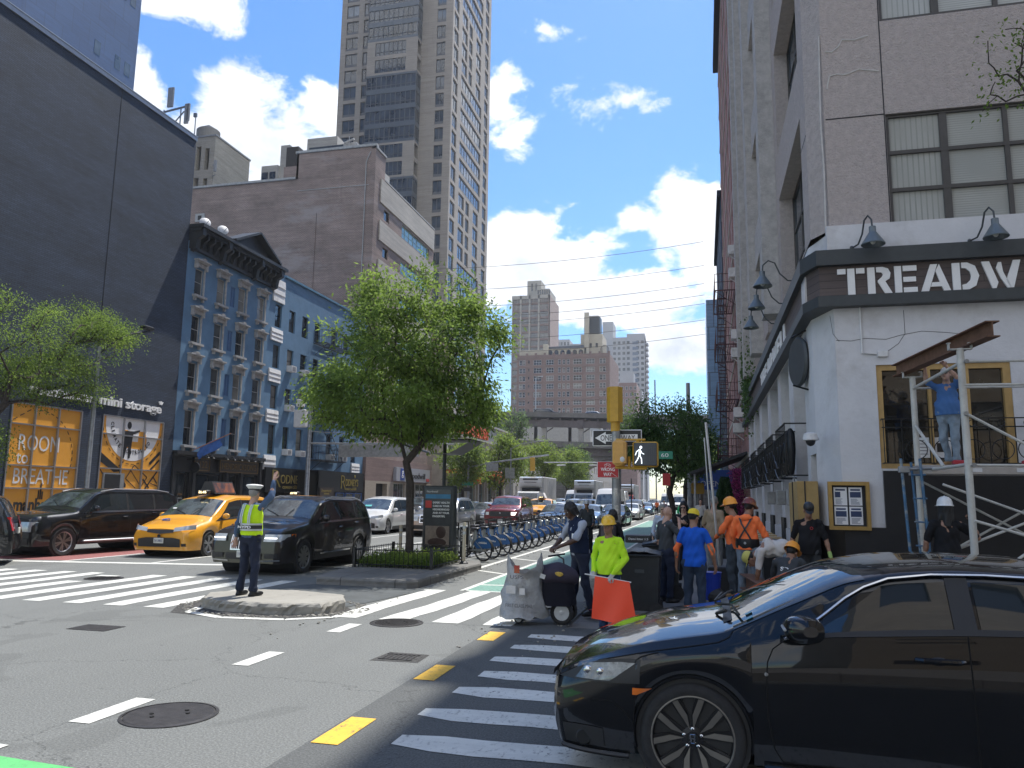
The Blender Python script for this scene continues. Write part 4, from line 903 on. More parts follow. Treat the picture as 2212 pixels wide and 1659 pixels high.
lp=thing('bridge_lamp','thin pale lamp post standing on the upper bridge deck','lamp post',(-33,153,18));MB().tube([(-33,153,18.2),(-33,153,26.2),(-32.2,153,26.5)],[.14,.1,.08],6).build('pole',M_ALU,lp);mb=MB();mb.box(-32.6,152.8,26.4,-31.6,153.2,26.6);mb.build('head',M_ALU,lp)
def sc(p,Y0,Y1):k=Y1/Y0;return(p[0]*k,CAMH+(p[1]-CAMH)*k)
YA=270;k=YA/185.0
def ax(x):return x*k
def az(z):return CAMH+(z-CAMH)*k
PA=Plane('y',YA,-1);M_APT=brick('apartment_brick',(.16,.095,.08),(.19,.115,.095),(.25,.20,.18),.5,.2,.02,.9,.2,.12)
t=thing('red_apartment_house','broad red-brown brick apartment house with cream penthouse, arched loggia and black water tank','building',(ax(-33),YA,0))
x0,x1=ax(-44.8),ax(-21.5);wl=[]
wc=[(-44.2,-43.4,1),(-43.3,-42.6,1),(-41.9,-41.55,0),(-40.5,-38.5,2),(-37.3,-35.4,2),(-34.3,-33.6,1),(-33.15,-32.5,1),(-32.1,-31.4,1),(-30.5,-28.4,2),(-27.3,-25.2,2),(-24.0,-23.3,1),(-23.2,-22.5,1)]
for r in range(9):
 zt=az(35.85)-r*2.95
 for a,c,ty in wc:wl.append((ax(a),ax(c),zt-(1.9 if ty else 1.2),zt-(0 if ty else .2),ty))
mb=MB();PA.wall(mb,x0,x1,0,az(37.1),[w[:4]for w in wl],.3);shell(mb,x0,x1,YA,YA+30,az(37.1),'s')
for i in range(11):a=x0+i*(x1-x0)/10.2;PA.box(mb,a,a+.8,az(36.9),az(37.6),-.3,.1)
for zz in(az(36.2),az(33.95),az(25.5)):PA.box(mb,x0,x1,zz,zz+.2,0,.1)
for i in range(9):
 for j in range(5):mb.box(x1,YA+2+j*5.6,az(35.8)-i*2.95-1.8,x1+.04,YA+3.6+j*5.6,az(35.8)-i*2.95)
mb.build('wall',M_APT,t,fix=False)
nn=0;rest=MB()
for w in sorted(wl,key=lambda w:-w[2]):
 nn+=1
 if nn<=100:PA.window(t,*w[:4],.22,M_WHT if w[4]else M_BFR,rnd.choice((M_GLG,M_GLG,M_GLB,M_GLD)),.09,3 if w[4]==2 else 1,2,bar=.08)
 else:rest.quad(*[PA.P(u,z,-.2)for u,z in((w[0],w[2]),(w[1],w[2]),(w[1],w[3]),(w[0],w[3]))])
if rest.v:tag(rest.build('window',M_GLG,t,fix=False),kind='stuff')
M_CRM=mat('cream_stucco',(.45,.40,.31),.85,var=.1,scale=.5)
mb=MB();mb.box(ax(-44.3),YA+1,az(37.1),ax(-37.8),YA+12,az(38.5));mb.box(ax(-38.2),YA+.6,az(37.1),ax(-37.0),YA+3,az(39.9));mb.box(ax(-37.1),YA+2.5,az(37.1),ax(-27.6),YA+14,az(38.9));mb.box(ax(-29.1),YA+4,az(37.1),ax(-23.6),YA+16,az(42.5));mb.box(ax(-28.0),YA+2.5,az(37.1),ax(-26.9),YA+4,az(47.9));mb.build('penthouse',M_CRM,t)
mb=MB();mb.prism([(ax(-37.3),az(38.9)),(ax(-27.9),az(38.9)),(ax(-28.2),az(39.6)),(ax(-36.9),az(39.4))],'y',YA+2.2,YA+12);mb.build('tile_roof',mat('slate_roof',(.10,.11,.13),.7),t)
mb=MB()
for i in range(6):
 cx=ax(-36.6+i*1.55);mb.prism([(cx-.8,az(37.2)),(cx+.8,az(37.2))]+[(cx+.8*math.cos(D2R(a)),az(38.0)+.8*math.sin(D2R(a)))for a in range(0,181,30)],'y',YA+2.42,YA+2.5)
for a in(-26.8,-25.3):mb.box(ax(a),YA+3.9,az(39.1),ax(a+.55),YA+3.98,az(40.2))
mb.build('arch_opening',M_GLD,t)
mb=MB();mb.bbox(ax(-28.3),YA+4.5,az(42.5),ax(-24.3),YA+11,az(47.4),.4);mb.build('water_tank_housing',mat('black_cladding',(.035,.04,.045),.5,var=.1),t)
mb=MB()
for i in range(9):mb.tube([(ax(-23.9+.25*i),YA+2,az(37.2)),(ax(-23.9+.25*i),YA+2,az(38.6+.9*math.sin(i/8*PI)))],.08,4)
mb.torus((ax(-22.9),YA+2,az(38.2)),1.5,.1,'y',20,5,0,PI);mb.build('roof_trellis',M_DARK,t)
YB=320;k2=YB/230.0
def bx_(x):return x*k2
def bz_(z):return CAMH+(z-CAMH)*k2
PBt=Plane('y',YB,-1);t=thing('cream_pier_tower','slender tower with cream vertical piers, stacked balconies and a pierced rooftop block','tower',(bx_(-51),YB,0))
M_TA=mat('tower_cream_concrete',(.36,.335,.29),.85,var=.06,scale=.3);mb,mg,msp=MB(),MB(),MB()
u0,u1=bx_(-57.4),bx_(-45.4);zt=bz_(64.9)
M_TAS=brick('tower_side_brick',(.30,.19,.165),(.32,.21,.18),(.35,.30,.26),.4,3.1,.1,.9,.1,.08)
shell(mb,u0,u1,YB+.8,YB+22,zt,'e');cp=[-57.5,-54.65,-51.8,-48.85,-45.4]
for c in cp:PBt.box(mb,bx_(c)-.35+(.35 if c==cp[0]else 0),bx_(c)+.35-(.35 if c==cp[-1]else 0),0,zt,-.8,.1)
PBt.box(mb,u0,u1,zt-1.6,zt,-.8,.1)
mb.box(bx_(-53.1),YB+3,zt,bx_(-48.6),YB+12,bz_(70.2));mb.box(bx_(-49.8),YB+1,zt,u1-.4,YB+16,bz_(67.0));wb=mb.build('wall',M_TA,t,fix=False)
mb=MB();mb.quad((u1,YB+.05,0),(u1,YB+22,0),(u1,YB+22,zt),(u1,YB+.05,zt));mb.box(u1-.6,YB-.1,0,u1-.02,YB+.05,zt-.01);mb.build('side_wall',M_TAS,t,fix=False)
nf=26
for i in range(nf):
 z=zt-3.2*(i+1)-1.0
 for j in range(4):
  a,c=bx_(cp[j])+.36,bx_(cp[j+1])-.36
  PBt.box(msp,a,c,z,z+.9,-.5,0)
  w=MB();w.quad(*[PBt.P(u,zz,-.45)for u,zz in((a,z+.9),(c,z+.9),(c,z+3.2),(a,z+3.2))])
  if i<25:w.build('window',rnd.choice((M_GLD,M_GLG,M_GLB,M_GLG)),t,fix=False)
for i in range(2):
 for j in range(4):
  a,c=bx_(cp[j])+.36,bx_(cp[j+1])-.36
  for q in range(5):PBt.box(msp,a+(c-a)*q/5-.06,a+(c-a)*q/5+.06,zt-4.2-i*3.2,zt-1.6-i*3.2,-.5,-.3)
msp.build('spandrels',mat('brown_spandrel',(.20,.14,.12),.8,var=.1),t);mb=MB();PBp=Plane('y',YB+1,-1)
for i in range(6):PBp.box(mb,bx_(-49.5)+i*1.0,bx_(-49.5)+i*1.0+.7,bz_(65.2),bz_(66.7),0,.05)
for i in range(2):mb.box(bx_(-51.8+i*1.3),YB+2.9,bz_(66.8),bx_(-51.3+i*1.3),YB+3,bz_(69.3))
mb.build('penthouse_window',M_GLD,t)
YC=420;k3=YC/300.0
def cx_(x):return x*k3
def cz_(z):return CAMH+(z-CAMH)*k3
M_TC=mat('pale_grey_concrete',(.37,.37,.38),.85,var=.06,scale=.2)
t=thing('grey_slab_tower','pale grey apartment slab with stacked balconies along its right edge','tower',(cx_(-25),YC,0));mb=MB();PCt=Plane('y',YC,-1)
hl=[(cx_(-33.5)+i*2.55,cx_(-33.5)+i*2.55+1.5,cz_(63.5)-j*3.0-1.6,cz_(63.5)-j*3.0)for j in range(17)for i in range(7)if i not in(4,)]
PCt.wall(mb,cx_(-33.9),cx_(-21.1),0,cz_(65.1),hl,.3);shell(mb,cx_(-33.9),cx_(-21.1),YC,YC+25,cz_(65.1),'s');PCt.box(mb,cx_(-28.1),cx_(-21.1),0,cz_(66.3),-8,.5)
mb.build('wall',M_TC,t,fix=False)
f=MB()
for i,h in enumerate(hl):
 q=MB()if i<90 else f;q.quad(*[PCt.P(u,z,-.2 if h[0]<cx_(-28.2)else .52)for u,z in((h[0],h[2]),(h[1],h[2]),(h[1],h[3]),(h[0],h[3]))])
 if i<90:q.build('window',M_GLG,t,fix=False)
tag(f.build('window',M_GLG,t,fix=False),kind='stuff')
for j in range(18):
 mb=MB();z=cz_(62)-j*3.0;mb.box(cx_(-21.1),YC+1,z,cx_(-21.1)+1.7,YC+7,z+.9);mb.build('balcony',M_TC,t)
 mb=MB();PCt.box(mb,cx_(-25.9),cx_(-23.6),z,z+1.7,.5,.56);mb.build('balcony_recess',mat('recess_blue_grey',(.13,.16,.21),.6),t)
t=thing('white_plant_tower','pale stepped tower top behind the black water tank','tower',(cx_(-36),YC+30,0));mb=MB();shell(mb,-56.5,-50.2,YC+30,YC+45,106.5);shell(mb,-50.2,-47.2,YC+30,YC+45,90);shell(mb,-59,-50,YC+29,YC+40,92);mb.build('wall',M_TC,t,fix=False)
t=thing('low_grey_blocks','flat pale grey roofline between the pier tower and the water tank','building',(cx_(-52),YC,0));mb=MB();shell(mb,cx_(-57),cx_(-51),YC,YC+20,cz_(65.1));shell(mb,cx_(-51),cx_(-44),YC+2,YC+20,cz_(63.4));mb.build('wall',M_TC,t,fix=False)
mb=MB()
for i in range(4):mb.box(cx_(-56)+i*1.9,YC-.05,cz_(62.6),cx_(-56)+i*1.9+1.2,YC,cz_(64))
mb.build('window',M_GLG,t)
t=thing('brown_corner_block','small dark brown brick block at the foot of the grey slab tower','building',(cx_(-27),380,0));PQ=Plane('y',380,-1);kk=380/300
hl=[(-38.6+i*2.1,-37.4+i*2.1,CAMH+(45.5-CAMH)*kk-j*3.3-1.8,CAMH+(45.5-CAMH)*kk-j*3.3)for i in range(4)for j in range(5)]
mb=MB();PQ.wall(mb,-39.6,-31.0,0,CAMH+(46.9-CAMH)*kk,hl,.3);shell(mb,-39.6,-31.0,380,400,CAMH+(46.9-CAMH)*kk,'s');mb.build('wall',M_RBR,t,fix=False)
for h in hl:PQ.window(t,*h,.2,M_WHT,M_GLG,.1,1,2)
t=thing('white_stepped_block','white stepped rooftop block above the small brown one','building',(-36,402,0));mb=MB();shell(mb,-41.4,-34.2,402,412,67.5);shell(mb,-34.2,-30,402,412,58);mb.build('wall',M_TC,t,fix=False)
t=thing('radio_mast','thin lone mast standing against the sky right of the grey slab tower','mast',(-23.5,400,0));MB().tube([(-23.2,400,0),(-23.2,400,63)],.35,5).build('mast',M_DARK,t)
simple_block('far_avenue_block','hazy pale block closing the avenue on the left beyond the bridge',Plane('x',XL,1),200,256,22,M_CREAM,20,5,maxw=40)
simple_block('far_avenue_block','hazy brick block closing the avenue on the right beyond the bridge',Plane('x',2.2,-1),172,330,20,M_RBR,20,5,maxw=40)
M_WIRE=mat('black_cable',(.01,.01,.012),.6,var=0)
for i,(z,dy)in enumerate(((27.2,0),(24.9,1),(23.2,2),(22.2,3),(21.5,4),(19.9,5),(18.5,6))):
 pts=[(XL-15+k*4,84+dy,z*1.05+1.1*((k-5.5)/5.5)**2+(.25*k/5-.25))for k in range(12)]
 tag(MB().tube(pts,.028,4,cap=False).build('overhead_cable',M_WIRE),'thin dark cable across the avenue sky, '+('highest','second highest','third highest','middle','third lowest','second lowest','lowest')[i]+' of the seven','cable','cables across the avenue')
XR,YR=2.15,15.0
PF=Plane('y',YR,-1);PW=Plane('x',XR,-1)
M_STUC=mat('pebble_stucco',(.46,.405,.385),.95,var=.14,scale=9,col2=(.43,.39,.37),v2=.35,s2=.6,bump=1.0,bscale=26,bdist=.05)
M_WSTUC=mat('white_painted_render',(.60,.60,.62),.75,var=.06,scale=2.2,col2=(.46,.45,.45),v2=.3,s2=.9,bump=.35,bscale=14,bdist=.02)
M_BASE=mat('black_painted_base',(.013,.013,.015),.45,var=.3,scale=2,bump=.2,bscale=20);M_CHAR=mat('charcoal_metal',(.055,.062,.066),.5,.2,var=.12)
M_PLANK=brick('dark_wood_planks',(.085,.065,.062),(.10,.078,.072),(.035,.028,.026),2.2,.14,.006,.65,.4,.3)
M_GOLDW=mat('gold_painted_wood',(.42,.27,.10),.55,var=.15,scale=5,bump=.15);M_CONC=mat('grey_fluted_concrete',(.43,.41,.395),.9,var=.2,scale=4,bump=.8,bscale=30,bdist=.03)
M_MAST=mat('dark_bronze_frame',(.075,.07,.066),.5,.2,var=.1)
t=thing('corner_restaurant_building','corner building with white rendered ground floor, dark sign band and pebbled stucco above','building',(XR,YR,0))
HB=32.0;wins=[]
for i in range(6):
 z=6.85+i*4.2;wins.append((3.51,6.75,z,z+2.28));wins.append((9.0,12.3,z,z+2.28));wins.append((14.3,17.6,z,z+2.28))
side=[]
for i in range(6):
 z=6.95+i*4.2
 for a,c in((16.3,20.9),(23.3,26.6),(29.4,32.2),(34.0,37.2)):side.append((a,c,z,z+2.9))
mb=MB();PF.wall(mb,XR+.28,24,6.85,HB,wins,.14);PW.wall(mb,YR+.5,38.2,6.9,HB,side,.55)
mb.quad((XR,YR+.5,6.9),(XR+.28,YR,6.9),(XR+.28,YR,HB),(XR,YR+.5,HB));mb.quad((XR,YR+.5,HB),(XR+.28,YR,HB),(24,YR,HB),(24,38.2,HB));mb.quad((XR,YR+.5,HB),(24,38.2,HB),(XR,38.2,HB),(XR,38.2,HB-.01))
mb.quad((24,YR,0),(24,38.2,0),(24,38.2,HB),(24,YR,HB));mb.quad((XR,38.2,0),(24,38.2,0),(24,38.2,HB),(XR,38.2,HB))
st=mb.build('upper_wall',M_STUC,t,fix=False)
mb=MB()
for z in(9.12,13.32):PF.box(mb,XR+.3,3.5,z,z+.025,-.02,.004);PW.box(mb,YR+.5,16.3,z-.05,z-.025,-.02,.004)
mb.box(3.485,YR-.004,6.9,3.505,YR,HB);mb.build('joint',M_DARK,st)
mb=MB()
for pts in([(2.5,10.55),(2.62,10.52),(2.75,10.62),(2.82,10.75),(3.05,10.72),(3.3,10.78)],[(2.5,9.75),(2.56,10.02),(2.68,10.05),(2.85,10.02),(3.1,10.1),(3.45,10.02)],[(2.36,6.9),(2.38,8.1),(2.36,9.1),(2.40,10.9)]):mb.tube([(p[0],YR-.0,p[1])for p in pts],.018,5)
mb.build('filled_crack',mat('pale_filler',(.5,.48,.46),.9),st)
def blindglass(name,vert):
 m,nt,N,L,P=nmat(name);g=N.new('ShaderNodeNewGeometry');s=N.new('ShaderNodeSeparateXYZ');L.new(g.outputs['Position'],s.inputs[0])
 w=N.new('ShaderNodeMath');w.operation='SINE';q=N.new('ShaderNodeMath');q.operation='MULTIPLY';L.new(s.outputs[0 if vert else 2],q.inputs[0]);q.inputs[1].default_value=2*PI/(.095 if vert else .045);L.new(q.outputs[0],w.inputs[0])
 f=_ramp(N,L,w.outputs[0],-1,-.4);d=_ramp(N,L,_noise(N,L,g.outputs['Position'],1.5,3,.5),.3,.7)
 c=_mixc(N,L,f,(.24,.25,.24),(.40,.41,.39));L.new(_mixc(N,L,d,c,(.33,.34,.32)),P.inputs['Base Color']);P.inputs['Roughness'].default_value=.1;P.inputs['Specular IOR Level'].default_value=.6;MATS[name]=m;return m
M_VB,M_HBl=blindglass('window_vertical_blinds',True),blindglass('window_slat_blinds',False)
for wi,(a,c,z0,z1)in enumerate(wins):
 f=MB();mid=a+.99 if True else(a+c)/2
 for u,w in((a,.06),(mid-.06,.13),(c-.06,.06),(mid+1.0,.08)):PF.box(f,u,u+w,z0,z1,-.12,-.05)
 for k in range(4):z=z0+(z1-z0-.06)*k/3;PF.box(f,a,c,z,z+.07,-.115,-.045)
 PF.box(f,a-.02,c+.02,z1-.02,z1+.03,-.14,-.02)
 o=f.build('window',M_MAST,t)
 for u0,u1,m in((a+.06,mid-.06,M_VB),(mid+.07,mid+1.0,M_HBl),(mid+1.08,c-.06,M_HBl)):
  g=MB();PF.quad=None;g.quad(*[PF.P(u,z,-.1)for u,z in((u0,z0),(u1,z0),(u1,z1),(u0,z1))]);g.build('pane',m if wi<3 or u0<mid else M_HBl,o,fix=False)
for(a,c,z0,z1)in side:PW.window(t,a,c,z0,z1,.4,M_MAST,M_GLBLU,.07,3,3,bar=.07)
for y in(22.1,28.0,33.1,37.7):
 mb=MB();mb.prism([(XR,6.9),(XR-.42,6.9),(XR-.42,HB),(XR,HB)],'y',y-.45,y+.45);mb.build('fin',M_CONC,t)
for i in range(6):
 z=9.85+i*4.2
 mb=MB();PW.box(mb,22.55,37.25,z,z+1.25,-.3,.2);mb.build('spandrel',M_CONC,t)
for a,z in((24.3,6.95),(25.1,11.1)):
 mb=MB();PW.box(mb,a,a+1.3,z,z+2.2,-.2,.12);mb.build('infill_panel',M_STUC,t)
pil=[(16.9,17.3),(19.4,20.3),(22.4,23.2),(25.8,26.9),(29.6,30.8),(33.4,34.4),(36.8,38.2)]
bays=[(a[1],b[0])for a,b in zip(pil,pil[1:])]
mb=MB();PF.wall(mb,XR+.28,24,0,6.86,[(3.10,5.28,2.42,4.30),(5.28,20,0,.01)],.16,d=-.002)
mb.quad((XR,YR+.9,0),(XR+.28,YR,0),(XR+.28,YR,6.86),(XR,YR+.9,6.86));PW.wall(mb,YR+.9,38.2,0,6.86,[(a,c,1.1,5.35)for a,c in bays]+[(16.0,16.8,.1,2.75)],.5)
mb.prism([(2.44,1.38),(3.11,1.38),(3.11,2.42),(2.44,2.42)],'y',YR-.006,YR-.004);
PF.box(mb,XR+.2,24,6.35,6.95,0,.12)
lw=mb.build('lower_wall',M_WSTUC,t,fix=False)
mb=MB();PF.box(mb,3.12,24,.0,2.38,-.02,.05);PF.box(mb,XR+.28,3.12,0,1.38,-.02,.05);mb.prism([(XR-.02,YR+.9),(XR+.28,YR-.05),(XR+.28,YR+.3),(XR,YR+1.2)],'z',0,1.38)
for a,c in pil:PW.box(mb,a-.02,c+.02,0,1.38,-.02,.04)
mb.build('black_base',M_BASE,t)
mb=MB()
for pts in([(2.45,4.78),(2.7,4.76),(2.95,4.8),(3.3,4.77),(3.55,4.84),(3.9,4.9),(4.3,4.86),(4.8,4.78)],[(3.25,4.5),(3.5,4.68),(3.62,4.86),(3.62,5.3)],[(2.36,5.25),(2.40,4.9),(2.5,4.76)]):mb.tube([(p[0],YR-.002,p[1])for p in pts],.004,4)
mb.build('crack',M_DARK,lw)
mb=MB();mb.tube([(2.88,YR-.02,5.4),(2.88,YR-.02,4.52),(3.15,YR-.02,4.5)],.018,6);mb.bbox(3.13,YR-.06,4.44,3.31,YR,4.55,.01);mb.build('conduit',M_WHT,lw)
for a,c in bays:
 PW.window(t,a,c,2.55,5.3,.45,M_BFR,M_GLG,.07,2,1);mb=MB();PW.box(mb,a,c,1.1,2.55,-.48,-.3);mb.build('planked_panel',M_PLANK,t)
mb=MB()
def band(mb,z0,z1,d):
 pts=[(24,YR-d),(XR+.1-d*.5,YR-d),(XR-d,YR+.35),(XR-d,39.5),(XR+.02,39.5),(XR+.02,YR+.95),(XR+.3,YR-.002),(24,YR-.002)]
 mb.prism(pts,'z',z0,z1)
band(mb,6.16,6.45,.24);band(mb,5.38,5.58,.22);sb=mb.build('sign_frame',M_CHAR,t)
mb=MB();band(mb,5.58,6.16,.13);mb.build('sign_panel',M_PLANK,sb)
def stencil(mb,Pn,chars,x,z,h,d,rev=False,sx=1.0):
 G={'T':([(0,.80,.30,1),(.36,0,.62,1),(.68,.80,.98,1)],.98),'R':([(0,0,.26,1)],.86),'E':([(0,0,.24,1),(.30,.80,.78,1),(.30,.40,.74,.58),(.30,0,.78,.19)],.80),'A':([],1.0),'D':([(0,0,.26,1)],.90),'W':([],1.35),'L':([(0,0,.26,1),(.32,0,.78,.19)],.8)}
 def poly(pts):mb.prism([(x+(p[0]if not rev else-p[0])*h*sx,z+p[1]*h)for p in pts],'y' if Pn.ax=='y' else 'x',Pn.P(0,0,d)[0 if Pn.ax=='x' else 1],Pn.P(0,0,d+.035)[0 if Pn.ax=='x' else 1])
 for ch in chars:
  bs,w=G[ch]
  for(a,b,c,e)in bs:poly([(a,b),(c,b),(c,e),(a,e)])
  if ch=='R':poly([(.32,1),(.55,1),(.74,.93),(.82,.76),(.78,.56),(.62,.46),(.86,0),(.60,0),(.36,.44),(.36,.50),(.50,.62),(.56,.72),(.50,.80),(.32,.81)])
  if ch=='A':poly([(0,0),(.26,0),(.60,1),(.36,1)]);poly([(.66,1),(1.02,0),(.78,0),(.72,.17),(.34,.17),(.40,.33),(.66,.33),(.53,.75)])
  if ch=='D':poly([(.32,1),(.52,1),(.78,.86),(.90,.5),(.78,.14),(.52,0),(.32,0),(.32,.19),(.46,.22),(.60,.36),(.63,.5),(.60,.66),(.46,.79),(.32,.81)])
  if ch=='W':poly([(0,1),(.26,1),(.52,.22),(.44,0),(.32,0)]);poly([(.56,.95),(.66,.95),(.70,.6),(.94,0),(.82,0),(.62,.36),(.48,.74)]);poly([(1.02,0),(.92,0),(.80,.3),(1.06,1),(1.30,1)])
  x+=(w+.10)*h*sx*(-1 if rev else 1)
mb=MB();stencil(mb,PF,'TREADWELL',2.50,5.59,.50,.13,sx=.95);mb.build('sign_lettering',M_LETTER,sb)
mb=MB();stencil(mb,PW,'TREADWELL',27.5,5.60,.50,.13,rev=True,sx=1.9);mb.build('sign_lettering',M_LETTER,sb)
mb=MB();PW.box(mb,15.35,15.9,5.6,6.12,.13,.16);mb.build('side_plate',M_ALU,sb)
def gooseneck(x,y,dx,dy,lab):
 L_=thing('gooseneck_lamp',lab,'wall lamp',(x,y,6.4),'gooseneck lamps above the sign band');q=Vector((dx,dy,0));p=Vector((x,y,6.5))
 mb=MB();pts=[p,p+q*.25+Z3*.02,p+q*.42+Z3*.18,p+q*.52+Z3*.42,p+q*.66+Z3*.48,p+q*.78+Z3*.38,p+q*.80+Z3*.22];mb.tube(pts,.016,8);mb.ball(p,.045,10,6);mb.build('arm',M_CHAR,L_,True)
 c=p+q*.80;mb=MB();mb.lathe([(.20,-.10),(.205,-.085),(.075,.12),(.06,.14),(.06,.24),(.02,.25)],c,24,cap=False);mb.build('shade',mat('grey_enamel',(.13,.155,.17),.35,.2,var=.05),L_,True);mb=MB();mb.ball(c+Z3*-.02,(.05,.05,.07));mb.build('bulb',mat('frosted_bulb',(.6,.6,.55),.3),L_,True)
gooseneck(2.78,14.9,.35,-.55,'grey gooseneck lamp over the first letter of the sign');gooseneck(4.75,14.9,.35,-.55,'grey gooseneck lamp over the sign at the right edge of view')
for y,s in((17.0,'nearest the corner'),(19.0,'in the middle of three'),(21.2,'farthest along')):gooseneck(XR-.05,y,-.95,-.05,'long-armed grey gooseneck lamp on the avenue side of the sign, '+s)
o=MB()
for a,c,z0,z1 in((3.10,5.28,4.20,4.30),(3.10,3.20,2.42,4.20),(5.16,5.28,2.42,4.20),(4.48,4.62,2.42,4.20),(3.95,4.0,2.42,4.2),(3.2,5.16,2.42,2.52)):PF.box(o,a,c,z0,z1,-.14,-.03)
w=o.build('restaurant_window',M_GOLDW,t);g=MB();g.quad(*[PF.P(u,z,-.11)for u,z in((3.12,2.44),(5.2,2.44),(5.2,4.25),(3.12,4.25))]);g.build('pane',glass('restaurant_glass',(.018,.016,.013),.03,.8,.5,.02,3),w,fix=False)
mb=MB();PF.box(mb,3.72,3.93,2.62,2.98,-.105,-.1);PF.box(mb,3.96,4.28,2.62,2.98,-.105,-.1);pp=mb.build('paper_notice',M_PWHITE,w)
mb=MB();PF.box(mb,4.05,4.22,2.72,2.88,-.1,-.098)
for k in range(5):PF.box(mb,3.74,3.9,2.68+k*.06,2.69+k*.06,-.1,-.098)
mb.build('print',M_PBLK,pp)
mb=MB()
for z in(3.28,3.13):PF.box(mb,3.1,6.8,z,z+.02,.18,.2)
PF.box(mb,3.1,6.8,2.5,2.52,.18,.2)
for u in(3.12,3.42,3.9,4.35,4.8,5.2,5.6,6.1):PF.box(mb,u,u+.014,2.5,3.28,.18,.2)
for u in(3.65,4.1,4.55,5.0,5.4):mb.torus(PF.P(u,2.75,.19),.17,.009,'y',18,5);mb.torus(PF.P(u,3.205,.19),.055,.008,'y',14,5)
for u in(3.12,6.7):PF.box(mb,u,u+.014,3.28,3.3,0,.2);PF.box(mb,u,u+.014,2.5,2.52,0,.2)
mb.build('window_railing',M_BLACK,t)
m_=thing('menu_cabinet','gold framed glass menu cabinet of white and navy notices on the corner wall','notice board',(2.5,14.95,1.3))
mb=MB();a,c,z0,z1=2.17,2.86,1.33,2.18;Pm=Plane('y',14.95,-1)
for q in((a,c,z0,z0+.065),(a,c,z1-.065,z1),(a,a+.065,z0+.065,z1-.065),(c-.065,c,z0+.065,z1-.065)):Pm.box(mb,*q,0,.09)
mb.build('frame',mat('brass_gold_frame',(.42,.27,.09),.4,.5,var=.15),m_);mb=MB();Pm.box(mb,a+.03,c-.03,z0+.03,z1-.03,0,.02);mb.build('backing',M_DARK,m_)
rnd=random.Random(4);yy=[(a+.1,z0+.43),(a+.35,z0+.43),(a+.1,z0+.09),(a+.35,z0+.09)]
for i,(u,z)in enumerate(yy):
 mb=MB();Pm.box(mb,u,u+.22,z,z+.32,.02,.024);o=mb.build('notice',M_PWHITE,m_);mb=MB()
 Pm.box(mb,u+.03,u+.19,z+.26,z+.29,.024,.026)
 Pm.box(mb,u+(.02 if i%2 else .02),u+(.11 if i==0 else .2),z+.14,z+.24,.024,.026)
 for k in range(6):Pm.box(mb,u+.03,u+.03+rnd.uniform(.08,.16),z+.02+k*.018,z+.027+k*.018,.024,.026)
 mb.build('print',mat('navy_print',(.03,.05,.12),.5),o)
b_=thing('plywood_box','tall ochre plywood cabinet standing against the avenue corner of the white wall','cabinet',(1.95,16.0,.13))
mb=MB();mb.bbox(1.72,15.55,.13,2.1,17.0,2.2,.01);mb.build('body',mat('ochre_plywood',(.36,.24,.09),.65,var=.18,scale=3,bump=.2),b_);mb=MB();mb.box(1.70,16.2,.14,1.72,16.22,2.2);mb.box(1.85,15.535,.14,1.87,15.55,2.2);mb.build('seam',M_DARK,b_)
c_=thing('dome_camera','white dome security camera bracketed to the white corner wall','camera',(2.0,15.6,3.0));mb=MB();mb.lathe([(.05,.14),(.11,.12),(.13,.05),(.13,0),(.10,-.01)],(1.92,14.95,2.93),18);mb.tube([(1.92,14.95,3.05),(2.0,15.2,3.06),(2.14,15.6,3.0)],.025);mb.build('housing',M_WHT,c_,True);mb=MB();mb.ball((1.92,14.95,2.91),(.085,.085,.09));mb.build('dome',M_DARK,c_,True)
r_=thing('round_wall_sign','big dark round sign projecting from the white avenue wall','sign',(1.6,16.9,4.7));mb=MB();mb.lathe([(.02,-.05),(.50,-.05),(.54,0),(.50,.05),(.02,.05)],(0,0,0),32,'y');mb.xf(Matrix.Translation((2.0,16.9,4.72))@Matrix.Rotation(D2R(-78),4,'Z'));mb.build('disc',M_CHAR,r_,True);mb=MB();mb.tube([(1.85,16.7,5.2),(2.15,16.7,5.35)],.02);mb.tube([(1.85,16.7,4.2),(2.15,16.7,4.1)],.02);mb.build('bracket',M_BLACK,r_)
mb=MB();mb.text('treadwell',(1.90,17.2,4.62),(.208,-.978,0),(0,0,1),.62,.16,.01);mb.build('lettering',M_LETTER,r_)
for i,(a,c)in enumerate(bays):
 g_=thing('iron_balconette','black iron balconette hung with dark bottles and cables, number %s along the white avenue wall'%('one','two','three','four','five','six')[i],'balconette',(XR-.3,(a+c)/2,2.3),'iron balconettes on the avenue wall')
 mb=MB()
 for z in(3.45,2.35):PW.box(mb,a,c,z,z+.03,.42,.45);PW.box(mb,a,a+.03,z,z+.03,0,.45);PW.box(mb,c-.03,c,z,z+.03,0,.45)
 PW.box(mb,a,c,3.25,3.27,.42,.45)
 for k in range(10):u=a+(c-a)*k/9;PW.box(mb,u-.008,u+.008,2.35,3.48,.43,.446)
 for k in range(3):mb.torus(PW.P(a+.3+(c-a-.6)*k/2,2.85,.44),.22,.012,'x',18,5)
 mb.build('railing',M_BLACK,g_)
 for k in range(4):
  mb=MB();u=a+.25+(c-a-.5)*k/3;mb.lathe([(.03,.0),(.07,.12),(.10,.55),(.09,.9),(.03,1.0)],PW.P(u,2.38,.3),10,cap=True);mb.build('hanging_bundle',M_BLACK,g_,True)
 mb=MB();rr=random.Random(i);mb.tube([PW.P(a+(c-a)*k/8,2.9-.35*math.sin(k/8*PI)+rr.uniform(-.05,.05),.5)for k in range(9)],.012,5);mb.tube([PW.P(a-.2+(c-a)*k/8,2.55-.25*math.sin(k/8*PI),.5)for k in range(9)],.012,5);mb.build('cable',M_BLACK,g_)
